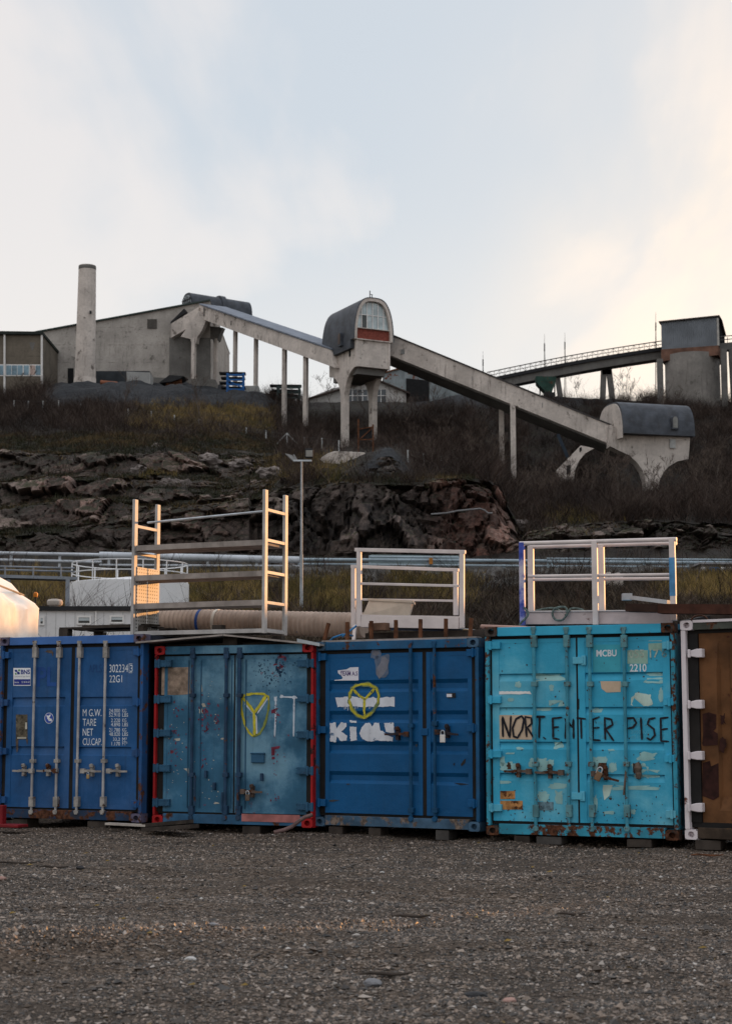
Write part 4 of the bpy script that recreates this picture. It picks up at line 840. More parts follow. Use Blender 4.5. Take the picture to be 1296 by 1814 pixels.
# 4 -- turquoise container with hand painted capitals
def fourth():
    c = Con(860, 21.5, 1197, 0.098, 2.591, 'turquoise container with black hand-painted capitals and pale paint patches across its doors')
    mb = M('turquoise', bump=0.35, bs_=2.6, col=(0.04, 0.36, 0.55), rough=0.5, var=0.14, vs=1.4, rust=0.12, rs=10, rcol=(0.07, 0.04, 0.025), dirt=0.2, streak=0.15, dcol=(0.03, 0.16, 0.24), fade=(0.16, 0.46, 0.56), fadeamt=0.8)
    mf = M('turquoise_frame', (0.035, 0.26, 0.37), 0.6, 0, 0.25, 3, rust=0.55, rs=13, dirt=0.2)
    mh = M('turquoise_header', (0.04, 0.36, 0.55), 0.5, 0, 0.14, 1.4, rust=0.2, rs=6)
    mc = M('rusty_casting', (0.05, 0.04, 0.035), 0.8, 0, 0.4, 6, rust=0.7)
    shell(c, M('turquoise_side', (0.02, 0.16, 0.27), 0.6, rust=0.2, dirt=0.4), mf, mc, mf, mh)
    z0, z1 = 0.175, c.h - 0.155
    def zz(py): return c.uw(1030, py, DY)[1]
    prof = []
    for a in (1192, 1252.5, 1314.5, 1371):
        prof += [(zz(a + 14), 0.0), (zz(a + 2), 0.036), (zz(a), 0.0)]
    prof.sort(); xg, _ = c.uw(1021, 1300)
    dl = door(c, 0.075, xg - 0.012, z0, z1, prof, mb); dr = door(c, xg + 0.012, CW - 0.075, z0, z1, prof, mb)
    gasket(c, [(xg - 0.011, xg + 0.011), (0.051, 0.074), (CW - 0.074, CW - 0.051)], z0, z1)
    mbar = M('turquoise_bar', (0.05, 0.25, 0.34), 0.55, 0, 0.25, 4, rust=0.42, rs=16); mbr = M('turquoise_bracket', (0.09, 0.22, 0.25), 0.6, 0, 0.3, 6, rust=0.5, rs=18)
    for px, d in ((944, dl), (1002, dl), (1042.5, dr), (1103.5, dr)): bar(c, d, px, 1116, 1466, ((1136, 0.15), (1212, 0.06), (1354, 0.06), (1437, 0.15)), mbar, mbr, 0.021)
    mrh = M('rusty_fitting', (0.10, 0.075, 0.06), 0.75, 0.1, 0.5, 9, rust=0.7)
    handle(c, dl, 941, 1367, 893, mrh); handle(c, dl, 998, 1369, 948, mrh); handle(c, dr, 1047, 1371, 1096, mrh, tilt=-0.08)
    k = MB(True)
    for px, py, r in ((1128, 1361, 0.05), (1129, 1371, 0.04)):
        x, z = c.uw(px, py); k.lathe((x, DY - 0.02, z), [(0.001, -0.07), (r * 0.7, -0.06), (r, 0), (r * 0.6, 0.06), (0.001, 0.07)], 10)
    for px, py in ((1062, 1357), (1069, 1357)):
        x, z = c.uw(px, py); k.box((x, DY - 0.03, z), (0.04, 0.05, 0.07))
    k.build('handle_catch', mrh, dr); x, z = c.uw(1109, 1388); k = MB(True); k.beam((x, -0.01, z + 0.14), (x - 0.03, -0.01, z - 0.14), 0.02, 0.03); k.build('loose_handle', mrh, dr)
    padlock('chunky bronze padlock tilted on the turquoise container door', c, 1061, 1371, M('bronze', (0.24, 0.15, 0.09), 0.4, 0.6, 0.3), 1.5, 0.45)
    hinges(c, dl, True, (1144, 1240, 1336, 1431), mb, 0.17, 0.085); hinges(c, dr, False, (1143, 1243, 1344, 1443), mb, 0.12, 0.085)
    for px, py in ((1025, 1170), (1023, 1411)):
        k = MB(True); x, z = c.uw(px, py); k.box((x - 0.02, DY - 0.025, z), (0.14, 0.035, 0.085)); k.box((x + 0.05, DY - 0.02, z), (0.06, 0.03, 0.12)); k.build('joint_plate', mb, dr, bev=0.004)
    flat(c, dr, 'slot', [rect(1022, 1238, 1026, 1257)], m_dark, lift=0.01)
    # patches where other paint shows
    mp = M('pale_green_paint', (0.26, 0.46, 0.46), 0.6, 0, 0.15, 5, rust=0.12, rs=12); mk = M('khaki_paint', (0.24, 0.38, 0.32), 0.65, 0, 0.2, 7); mt = M('tan_paint', (0.52, 0.40, 0.29), 0.65, 0, 0.1, 5); ml = M('light_teal', (0.05, 0.33, 0.42), 0.6, 0, 0.1, 4)
    mm = M('mint_paint', (0.45, 0.58, 0.52), 0.65, 0, 0.15, 6, rust=0.1, rs=12)
    flat(c, dr, 'teal_patch', [rect(1050, 1142, 1099, 1191), rect(1112, 1176, 1145, 1191)], ml, prof=prof)
    flat(c, dr, 'khaki_patch', [rect(1111, 1152, 1147, 1176), [(1148, 1140), (1172, 1139), (1182, 1147), (1182, 1191.5), (1148, 1191.5)]], mk, prof=prof)
    flat(c, dr, 'tan_patch', [[(1063, 1207), (1099, 1207), (1099, 1226), (1074, 1227), (1065, 1220)]], mt, prof=prof); flat(c, dl, 'tan_patch', [[(881, 1267), (942, 1267), (942, 1310.5), (881, 1309.5)]], mt, prof=prof)
    flat(c, dr, 'mint_patch', [blob(1135, 1241, 18, 12, 5, 0.18), [(1085, 1391), (1079, 1410), (1070, 1418), (1067, 1400), (1068, 1391)]], mm, prof=prof)
    flat(c, dl, 'white_tape', [[(882, 1224.5)] + [(882 + i * 4, 1224.6 + (i % 2) * 0.7) for i in range(1, 15)] + [(941, 1230), (930, 1229), (920, 1230.4), (905, 1229.6), (882, 1230.5)]], m_white, prof=prof)
    rr = random.Random(21); A = []; B = []
    for (px, py, rx, ry) in ((917, 1213, 5, 6), (977, 1218, 4, 5), (985, 1246, 14, 7), (900, 1357, 13, 7), (890, 1347, 4, 10), (945, 1352, 9, 9), (958, 1356, 12, 11), (975, 1351, 6, 5), (904, 1240, 6, 3), (972, 1200, 26, 6), (963, 1257, 13, 2.5), (988, 1320, 9, 6), (920, 1326, 6, 2), (903, 1335, 8, 1.5), (986, 1393, 15, 5), (893, 1386, 14, 2.5), (962, 1412, 9, 8), (990, 1413, 7, 12), (917, 1280, 10, 1), (950, 1208, 4, 4)): A.append(blob(px, py, rx, ry, rr.random(), 0.3))
    for (px, py, rx, ry) in ((1163, 1206, 18, 5), (1158, 1195, 14, 3), (1170, 1232, 4, 12), (1146, 1340, 16, 7), (1134, 1365, 13, 12), (1150, 1370, 18, 6), (1062, 1352, 12, 10), (1085, 1359, 6, 9), (1122, 1396, 34, 4), (1118, 1438, 7, 5), (1053, 1423, 4, 18), (1056, 1259, 10, 4), (1082, 1329, 6, 1.5), (1080, 1440, 9, 3), (1163, 1133, 14, 3), (1180, 1302, 5, 15), (1105, 1214, 8, 5)): B.append(blob(px, py, rx, ry, rr.random(), 0.3))
    flat(c, dl, 'worn_paint', A, mp, prof=prof, lift=0.003); flat(c, dr, 'worn_paint', B, mp, prof=prof, lift=0.003)
    ch = [blob(rr.uniform(876, 1012), rr.choice([rr.uniform(1120, 1460), rr.gauss(1445, 12)]), rr.uniform(0.4, 1.5), rr.uniform(0.4, 1.5), rr.random(), 0.5, 8) for _ in range(80)]
    ch2 = [blob(rr.uniform(1040, 1185), rr.choice([rr.uniform(1120, 1460), rr.gauss(1445, 12)]), rr.uniform(0.4, 1.5), rr.uniform(0.4, 1.5), rr.random(), 0.5, 8) for _ in range(80)]
    for py in (1357, 1369): ch.append(blob(902 + (py - 1357), py, 3.5, 5, py, 0.5))
    ch2 += [blob(1127, 1361, 6, 10, 3, 0.3), blob(1065, 1357, 7, 5, 8, 0.3), blob(1069, 1366, 3, 8, 2, 0.4)]
    flat(c, dl, 'rust_chips', ch, M('chip_rust', (0.055, 0.03, 0.02), 0.85, 0, 0.4, 12), lift=0.0045, prof=prof); flat(c, dr, 'rust_chips', ch2, M('chip_rust', (0.06, 0.035, 0.02)), lift=0.0045, prof=prof)
    mo = M('orange_plate', (0.36, 0.17, 0.06), 0.7, 0, 0.5, 12, rust=0.5, rs=14, rcol=(0.10, 0.035, 0.015)); flat(c, dl, 'rusted_plate', [rect(885.5, 1401.5, 912, 1416), rect(885, 1419, 925.5, 1434.5)], mo, prof=prof)
    flat(c, dl, 'grey_plate', [rect(952, 1421, 980, 1436)], M('grey_plate', (0.12, 0.20, 0.24), 0.7, 0, 0.5, 20), prof=prof)
    mbk = M('black_brush', (0.012, 0.013, 0.02), 0.5, 0, 0.3, rust=0.33, rs=20, rcol=(0.05, 0.16, 0.22))
    L = [[(891, 1306), (890, 1270), (903, 1307), (905, 1268)], [(925, 1268), (914, 1274), (908, 1290), (910, 1305), (917, 1307), (925, 1293), (928, 1275), (924, 1268)], [(933, 1306), (930, 1270), (941, 1272), (942, 1282), (934, 1289), (945, 1307)], [(946, 1270), (966, 1270)], [(956, 1270), (955, 1308)], [(962, 1306), (967, 1310)],
         [(996, 1271), (979, 1273), (980, 1308), (991, 1310)], [(979, 1289), (990, 1288)], [(1001, 1309), (1003, 1280), (1001, 1273), (1014, 1289), (1016, 1274), (1016, 1309)], [(1021, 1272), (1038, 1274)], [(1029, 1273), (1030, 1309)]]
    R = [[(1062, 1270), (1050, 1275), (1050, 1311), (1064, 1312)], [(1050, 1290), (1062, 1289)], [(1072, 1311), (1071, 1272), (1083, 1275), (1085, 1284), (1073, 1292), (1087, 1313)], [(1110, 1310), (1110, 1273), (1122, 1272), (1127, 1281), (1121, 1289), (1111, 1291)], [(1135, 1271), (1137, 1311)], [(1161, 1272), (1150, 1274), (1147, 1283), (1158, 1292), (1160, 1303), (1152, 1311), (1145, 1307)], [(1184, 1271), (1170, 1273), (1171, 1313), (1185, 1314)], [(1171, 1293), (1183, 1291)]]
    strokes(c, dl, 'black_capitals', L, 4.3, mbk, lift=0.012, seed=7); strokes(c, dr, 'black_capitals', R, 4.4, mbk, lift=0.012, seed=9)
    text(c, dr, 'MCBU', (1056, 1151.5, 1092, 1163), m_letter, bold=0.03, lift=0.006); text(c, dr, '2210', (1115, 1176.5, 1145, 1190), m_letter, bold=0.02, lift=0.006)
    mgh = M('ghost_pale', (0.34, 0.42, 0.36), 0.6, 0, 0.3, 14); text(c, dr, '055 17 6', (1113, 1151, 1181, 1165), mgh, bold=0.02, lift=0.006)
    mfa = M('ghost_teal', (0.10, 0.40, 0.52), 0.6, 0, 0.2, 14)
    for s_, q in (('MAX GROSS', (1059, 1278, 1093, 1284)), ('TARE', (1059, 1303, 1080, 1309)), ('24000 KG', (1117, 1272, 1150, 1278)), ('52910 LB', (1117, 1281, 1150, 1287)), ('2050 KG', (1117, 1294, 1150, 1300)), ('4519 LB', (1117, 1303, 1150, 1309))): text(c, dr, s_, q, mfa, lift=0.005)
    return c
C4 = fourth()

# 5 -- rusty brown doors in a white frame
def fifth():
    c = Con(1209, 20.42, 1562, 0.118, 2.591, 'rust brown container with a chipped white frame, cut off by the right edge')
    mr = M('brown_rust', (0.125, 0.055, 0.022), 0.75, 0, 0.4, 2.2, rust=0.45, rs=3, rcol=(0.045, 0.014, 0.010), streak=0.2, dirt=0.2)
    mw = M('chipped_white', (0.66, 0.60, 0.62), 0.55, 0, 0.08, 3, rust=0.22, rs=7, rcol=(0.12, 0.04, 0.025))
    mk = M('dark_sill', (0.05, 0.035, 0.025), 0.8, 0, 0.4, 5, rust=0.6, rcol=(0.22, 0.12, 0.04))
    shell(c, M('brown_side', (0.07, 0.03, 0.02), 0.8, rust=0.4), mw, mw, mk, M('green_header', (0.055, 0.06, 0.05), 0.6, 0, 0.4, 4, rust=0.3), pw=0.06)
    t = MB(True); t.bb(0.163, CW - 0.163, -0.004, 0.02, c.h - 0.028, c.h + 0.004); t.build('header_lip', mw, c.root)
    z0, z1 = 0.2, c.h - 0.155; xg = 1.26
    for xa, xb, left in ((0.20, xg - 0.01, True), (xg + 0.01, CW - 0.2, False)):
        b = MB(True); y = DY + 0.02; n = 3; x = xa + 0.13; w = (xb - xa - 0.16) / n
        b.bb(xa, x, y, y + 0.05, z0, z1); b.bb(xb - 0.03, xb, y, y + 0.05, z0, z1); b.bb(x, xb - 0.03, y + 0.001, y + 0.05, z1 - 0.10, z1 - 0.001); b.bb(x, xb - 0.03, y + 0.001, y + 0.05, z0 + 0.001, z0 + 0.14)
        za, zb = z0 + 0.14, z1 - 0.10
        for i in range(n):      # tall pressed ribs with sloping ends
            x0 = x + i * w; xs = [x0, x0 + w * 0.30, x0 + w * 0.40, x0 + w * 0.80, x0 + w * 0.92, x0 + w]; ds = [0, 0, 0.045, 0.045, 0, 0]; vs = []
            for X_, d in zip(xs, ds): vs += [(X_, y, za), (X_, y + d, za + 0.16), (X_, y + d, zb - 0.34), (X_, y, zb)]
            b.add(vs, [(4 * k + j, 4 * k + j + 1, 4 * k + j + 5, 4 * k + j + 4) for k in range(5) for j in range(3)])
        d = b.build('door', mr, c.root)
        if left:
            for py in (1158, 1248.5, 1339, 1431):
                k = MB(True); xe, z = c.uw(1222, py)
                k.prism([(xe - 0.02, -0.012, z - 0.03), (xe + 0.09, -0.012, z - 0.05), (xe + 0.16, -0.012, z - 0.05), (xe + 0.16, -0.012, z + 0.055), (xe + 0.09, -0.012, z + 0.055), (xe - 0.02, -0.012, z + 0.03)], (0, 0.08, 0))
                k.tube((xe - 0.005, -0.02, z - 0.05), (xe - 0.005, -0.02, z + 0.05), 0.02, n=8); k.build('hinge', mw, d, bev=0.008)
            flat(c, d, 'burnt_patch', [[(1243, 1265), (1254, 1262), (1267, 1266), (1267, 1290), (1262, 1295), (1270, 1300), (1270, 1320), (1244, 1322), (1242, 1318), (1244, 1300)], [(1243, 1352), (1256, 1348), (1258, 1358), (1271, 1352), (1272, 1412), (1262, 1418), (1242, 1410)], blob(1279, 1275, 4, 9, 3, 0.4), blob(1279, 1318, 5, 12, 6, 0.4)], M('burnt_rust', (0.028, 0.010, 0.008), 0.85, 0, 0.5, 9), lift=-0.014)
    gasket(c, [(0.061, 0.195), (xg - 0.009, xg + 0.009)], z0, z1)
    return c
C5 = fifth()
# ------------------------------------------------------------------ things on and round the containers
m_pinkw = M('pinkish_white_paint', (0.62, 0.55, 0.53), 0.5, 0, 0.1, 3, rust=0.10, rs=9, dirt=0.15)
m_alu = M('aluminium', (0.40, 0.385, 0.375), 0.5, 0.0, 0.15, 5, dirt=0.25)
m_board = M('grey_board', (0.30, 0.26, 0.235), 0.8, 0, 0.25, 4, streak=0.3, dirt=0.3)
YAW = C2.a; UX, UY = C2.ux, C2.uy

def shelving():
    FL = P(236, 1120, 24.3); z0 = C1.O.z + C1.h + 0.002
    t = thing('scaffold_shelving', 'tall open metal shelving frame standing across the tops of the two left blue containers', 'shelving', (FL.x, FL.y, z0), -YAW)
    inv = t.rotation_euler.to_matrix().inverted()
    def L(px, py, Y): v = P(px, py, Y); return inv @ (v - Vector((FL.x, FL.y, z0)))
    W = L(470, 1120, 23.5).x; D = 0.64
    def zz(py): return hz(py, 24.3) - z0
    tops = {(0, 0): zz(885), (0, D): zz(885) - 0.0, (W, 0): zz(885) + 0.03, (W, D): zz(885) + 0.03}
    for (x, y), zt in tops.items():
        b = MB(True); b.bb(x - 0.022, x + 0.022, y - 0.045, y + 0.045, 0.0, zt)
        b.build('upright', m_alu, t, bev=0.004)
    shelf_z = [zz(972), zz(1025), zz(1075)]
    for z in shelf_z:
        b = MB(True); b.bb(0.027, W - 0.027, -0.015, D + 0.015, z - 0.02, z + 0.03); b.bb(0.027, W - 0.027, -0.021, -0.0155, z - 0.035, z + 0.042); b.build('shelf', m_board, t)
    b = MB(True); zb = 0.01
    for y in (0, D): b.bb(0.027, W - 0.027, y - 0.02, y + 0.02, zb, zb + 0.05)
    b.bb(0.0, W, 0.021, D - 0.021, zb + 0.0505, zb + 0.06); b.build('base_frame', m_alu, t)
    b = MB(True); b.tube((0.02, D * 0.5, zz(922)), (W, 0.0, zz(918)), 0.016, n=8); b.build('brace_bar', m_galv, t, True)
    for zp in (915, 967, 1022, 1074, 1120):
        b = MB(True); z = zz(zp) if zp < 1120 else 0.035; b.bb(W - 0.018, W + 0.018, 0.046, D - 0.046, z - 0.022, z + 0.022); b.build('rung', m_alu, t, bev=0.003)
    for zp in (932, 980):
        b = MB(True); z = zz(zp); b.bb(-0.018, 0.018, 0.046, D - 0.046, z - 0.022, z + 0.022); b.build('rung', m_alu, t, bev=0.003)
    m, N, bs = new_mat('perforated_sheet'); v = N.n('ShaderNodeTexCoord').outputs['Object']; sp = N.n('ShaderNodeSeparateXYZ'); N.set(sp.inputs[0], v)
    fy = N.math('ABSOLUTE', N.math('SUBTRACT', N.math('FRACT', N.math('MULTIPLY', sp.outputs[1], 16.0)), 0.5)); fz = N.math('ABSOLUTE', N.math('SUBTRACT', N.math('FRACT', N.math('MULTIPLY', sp.outputs[2], 20.0)), 0.5))
    r = N.math('ADD', N.math('MULTIPLY', fy, fy), N.math('MULTIPLY', fz, fz)); f = N.maprange(r, 0.035, 0.06, 1, 0)
    N.set(bs.inputs['Base Color'], N.mix(f, (0.50, 0.49, 0.47), (0.05, 0.05, 0.05))); bs.inputs['Roughness'].default_value = 0.6
    for ya, yb in ((0.028, D * 0.5 - 0.012), (D * 0.5 + 0.012, D - 0.028)):
        b = MB(True); b.bb(0.024, 0.034, ya, yb, 0.07, zz(1004)); b.build('perforated_panel', m, t)
shelving()

def ribbed_pipe():
    A, B = P(276, 1099, 25.75), P(645, 1108, 24.3); d = (B - A); n = int(d.length / 0.0125); pts = []; rs = []; r0 = 0.178
    for i in range(n + 1):
        pts.append(A + d * (i / n)); rs.append(r0 + (0.006 if (i % 6) in (0, 1, 2) else -0.004))
    t = thing('ribbed_pipe', 'fat tan ribbed duct pipe lying along the container tops behind the shelving', 'pipe', (A.x, A.y, A.z - r0), 0)
    b = MB(); b.path(pts, rs, 24); b.build('duct', M('tan_plastic', (0.34, 0.26, 0.21), 0.55, 0, 0.2, 2.5, dirt=0.35, dcol=(0.14, 0.10, 0.08)), t, True)
    for px, m in ((361, M('blue_band', (0.02, 0.07, 0.26), 0.5)), (390, M('white_band', (0.6, 0.55, 0.48), 0.5))):
        k = (px - 276) / (645 - 276); p = A + d * k; b = MB(); b.tube(p - d.normalized() * 0.022 + Vector((0.0, 0, 0.0)), p + d.normalized() * 0.022, r0 + 0.011, n=24); b.build('band', m, t, True)
ribbed_pipe()

def makeshift_roof():
    A, B, C_ = P(240, 1137, 23.6), P(395, 1123.5, 23.2), P(566, 1141, 22.65); t = thing('makeshift_roof', 'low gable of two weathered sheets over the chalky blue container', 'roof', (B.x, B.y, C2.O.z + C2.h), 0)
    dep = UY * 2.2; m = M('weathered_sheet', (0.32, 0.28, 0.255), 0.75, 0, 0.25, 4, dirt=0.3)
    for a, b_ in ((A, B), (C_, B)):
        k = MB(); th = Vector((0, 0, -0.022)); q = b_ + (a - b_).normalized() * 0.004; k.prism([a, q, q + dep, a + dep], th); k.build('roof_sheet', m, t)
    k = MB(); p = B + UY * 0.35; k.box((p.x, p.y, (C2.O.z + C2.h + B.z - 0.03) / 2), (0.22, 0.3, B.z - 0.035 - C2.O.z - C2.h), -YAW); k.build('support_block', m_wood, t)
    k = MB(); a = C2.w(0.06, 0.3, C2.h + 0.02); b_ = C2.w(CW - 0.15, 0.3, C2.h + 0.02); k.beam(a, b_, 0.1, 0.04); k.build('bearer', m_wood, t)
    e = P(526, 1133, 22.75); k = MB(); k.prism([e + Vector((0, -0.012, 0.012)), C_ + Vector((0.0, -0.012, 0.012)), C_ + Vector((0, -0.012, -0.03)), e + Vector((0, -0.012, -0.035))], (0, 0.01, 0)); k.build('metal_edge', m_galv, t)
makeshift_roof()

def pallet():
    A = C1.w(0.62, 0.55, C1.h - 0.01); t = thing('wooden_pallet', 'dark weathered wooden pallet lying on top of the deep blue container', 'pallet', A, -C1.a)
    W, D = 1.45, 1.1
    for i in range(3): b = MB(True); b.bb(0, W, i * D / 3 + 0.03, i * D / 3 + 0.24, 0.148, 0.172); b.build('deck_board', m_wood, t)
    for i in range(3):
        for j in range(3): b = MB(True); x = i * (W - 0.16); y = j * (D - 0.16) * 0.97 + 0.02; b.bb(x, x + 0.15, y, y + 0.13, 0.024, 0.147); b.build('spacer_block', m_wood, t)
    for i in range(3): b = MB(True); y = i * (D - 0.16) * 0.97 + 0.02; b.bb(0, W, y - 0.01, y + 0.14, 0, 0.023); b.build('bottom_board', m_wood, t)
    b = MB(True); b.bb(0.35, 1.5, 0.1, 0.4, 0.1735, 0.197); b.build('loose_board', m_wood, t)
pallet()

def low_railing():
    yf = [lerp(22.95, 22.2, k) for k in (0, 1)]
    def q(px, py, back=0.0): k = (px - 635) / 182; return P(px, py, lerp(22.95, 22.2, k) + back)
    base = q(726, 1112); t = thing('work_platform_railing', 'white railed platform section standing on top of the mid blue container', 'railing', base, -C3.a)
    bk = 1.0
    for px, a, b_, back in ((636, 971, 1110, 0), (818, 975, 1113, 0), (626, 1003, 1112, bk), (807, 1010, 1090, bk)):
        k = MB(); k.beam(q(px, b_, back), q(px, a, back), 0.062, 0.05, UY); k.build('post', m_pinkw, t, bev=0.004)
    for a, b_, back, w in (((629, 974), (824, 978), 0, 0.05), ((640, 1034), (813, 1038), -0.0, 0.034), ((622, 1003.5), (812, 1010), bk, 0.045), ((630, 1062), (803, 1064.5), bk, 0.03)):
        k = MB(); k.beam(q(*a, back), q(*b_, back), 0.05 if w > 0.04 else 0.034, w); k.build('rail', m_pinkw, t, bev=0.004)
    k = MB(); a, b_ = q(640, 1101), q(813, 1104); k.beam(a, b_, 0.04, 0.155); k.build('toe_beam', m_pinkw, t, bev=0.003)
    k = MB(); k.beam(q(636, 1089.5) + UY * 0.05, q(816, 1092.5) + UY * 0.05, 0.12, 0.012); k.build('beam_flange', m_pinkw, t)
    k = MB(); k.beam(q(640, 1098, bk), q(808, 1101, bk), 0.05, 0.14); k.build('toe_beam', m_pinkw, t)
    k = MB(); A, B = q(640, 1111, 0.1), q(813, 1114, 0.1); k.prism([A, B, B + UY * 0.85, A + UY * 0.85], (0, 0, 0.02)); k.build('deck_plate', m_galv, t)
    s = MB(); s.beam(q(629, 1108, 0.4), q(626, 1140, 0.2), 0.05, 0.03, UY); s.build('foot_bracket', m_pinkw, t)
low_railing()
def tub():
    k = lambda px, py, Y: P(px, py, Y); c = P(688, 1090, 23.3); t = thing('plastic_tub', 'cream plastic tub tipped behind the white railing', 'tub', c, -C3.a)
    b = MB(); top = [k(654, 1062, 23.15), k(729, 1066, 22.95), k(733, 1070, 23.65), k(662, 1065, 23.75)]; bot = [k(641, 1092, 23.15), k(724, 1092, 22.98), k(726, 1093, 23.5), k(655, 1093, 23.6)]
    cen = sum(top, Vector()) / 4; inn = [p.lerp(cen, 0.10) for p in top]; cb = sum(bot, Vector()) / 4; ib = [p.lerp(cb, 0.12) + Vector((0, 0, 0.03)) for p in bot]
    b.add(bot + top + inn + ib, [(0, 1, 2, 3)] + [(i, (i + 1) % 4, 4 + (i + 1) % 4, 4 + i) for i in range(4)] + [(4 + i, 4 + (i + 1) % 4, 8 + (i + 1) % 4, 8 + i) for i in range(4)] + [(8 + i, 8 + (i + 1) % 4, 12 + (i + 1) % 4, 12 + i) for i in range(4)] + [(12, 13, 14, 15)])
    b.build('tub_body', M('cream_plastic', (0.52, 0.44, 0.36), 0.55, 0, 0.12, 4, dirt=0.3), t, bev=0.008)
    b = MB(); 
    for i in range(4): b.beam(top[i], top[(i + 1) % 4], 0.04, 0.03)
    b.build('rim', MATS['cream_plastic'], t)
tub()
def stakes():
    A = C3.w(0.02, 0.22, C3.h + 0.014); B = C3.w(CW - 0.1, 0.22, C3.h + 0.014)
    t = thing('stake_rack', 'row of rusty stakes on a plank along the mid blue container roof', 'rack', (A + B) / 2, -C3.a)
    k = MB(); k.beam(A, B, 0.16, 0.026); k.build('plank', m_board, t)
    for px, pyt, dx in ((578, 1104, 4), (615, 1102, 0), (657.5, 1100, 0), (701, 1098.5, 0), (744.5, 1097, 0), (789.5, 1096, 0.0), (833.5, 1095, 1)):
        kx = (px - 562) / (842 - 562); Y = lerp(A.y, B.y, kx); k = MB(); b_ = P(px - dx, 1140, Y); b_.z = A.z + 0.014; k.beam(b_, P(px + dx, pyt, Y), 0.042, 0.05, UY); k.build('stake', m_rustsolid, t, bev=0.003)
stakes()
def lump(name, label, cat, parts, mat, group=None, bev=0.004):
    """thing from beams (a, b, w, h) in world space"""
    b = MB()
    for a, b_, w, h in parts: b.beam(a, b_, w, h)
    o = b.build(name, mat, None, bev=bev); tag(o, label, cat, group); return o
def on3(x, y, z): return C3.w(x, y, C3.h + z)
lump('timber_beam', 'dark bearer timber lying under the front of the white railed platform', 'timber', [(on3(0.5, 0.55, 0.07), on3(2.3, 0.5, 0.07), 0.12, 0.12)], m_wood)
lump('timber_beam', 'dark bearer timber lying under the back of the white railed platform', 'timber', [(on3(0.5, 1.35, 0.07), on3(2.3, 1.3, 0.07), 0.12, 0.12)], m_wood)
lump('wood_block', 'brown wooden block wedged under the left end of the white platform', 'block', [(on3(0.68, 0.33, 0.20), on3(0.95, 0.32, 0.20), 0.14, 0.10)], M('brown_block', (0.16, 0.09, 0.06), 0.8, 0, 0.3, 5))
lump('yellow_bracket', 'small pale yellow bracket catching the sun on the mid blue container roof', 'bracket', [(on3(1.98, 0.5, 0.13), on3(2.22, 0.48, 0.10), 0.03, 0.04), (on3(2.05, 0.5, 0.11), on3(2.05, 0.5, 0.0), 0.04, 0.04), (on3(2.2, 0.48, 0.09), on3(2.2, 0.48, 0.0), 0.04, 0.04)], M('pale_yellow', (0.5, 0.36, 0.2), 0.6))
b = MB(); b.tube(on3(2.05, 0.9, 0.19), on3(2.85, 0.85, 0.14), 0.036, n=12); tag(b.build('pipe_offcut', M('pink_plastic', (0.38, 0.24, 0.20), 0.6), None, True), 'short pinkish pipe poking out between the mid blue and turquoise containers', 'pipe')
b = MB(); b.path([P(606, 1128, 22.9), P(618, 1119, 22.95), P(632, 1108, 23.0), P(640, 1104, 23.2)], 0.014, 8); tag(b.build('blue_hose', M('blue_hose', (0.03, 0.18, 0.40), 0.5), None, True), 'thin blue hose hanging beside the ribbed duct pipe', 'hose')
b = MB(); x = on3(0.28, 0.3, 0); b.path([on3(0.05, 0.3, 0.02), on3(0.14, 0.25, 0.07), on3(0.24, 0.32, 0.11), on3(0.30, 0.5, 0.10)], 0.014, 8); tag(b.build('blue_cable', MATS['blue_hose'], None, True), 'curled blue cable end on the left corner of the mid blue container', 'cable')

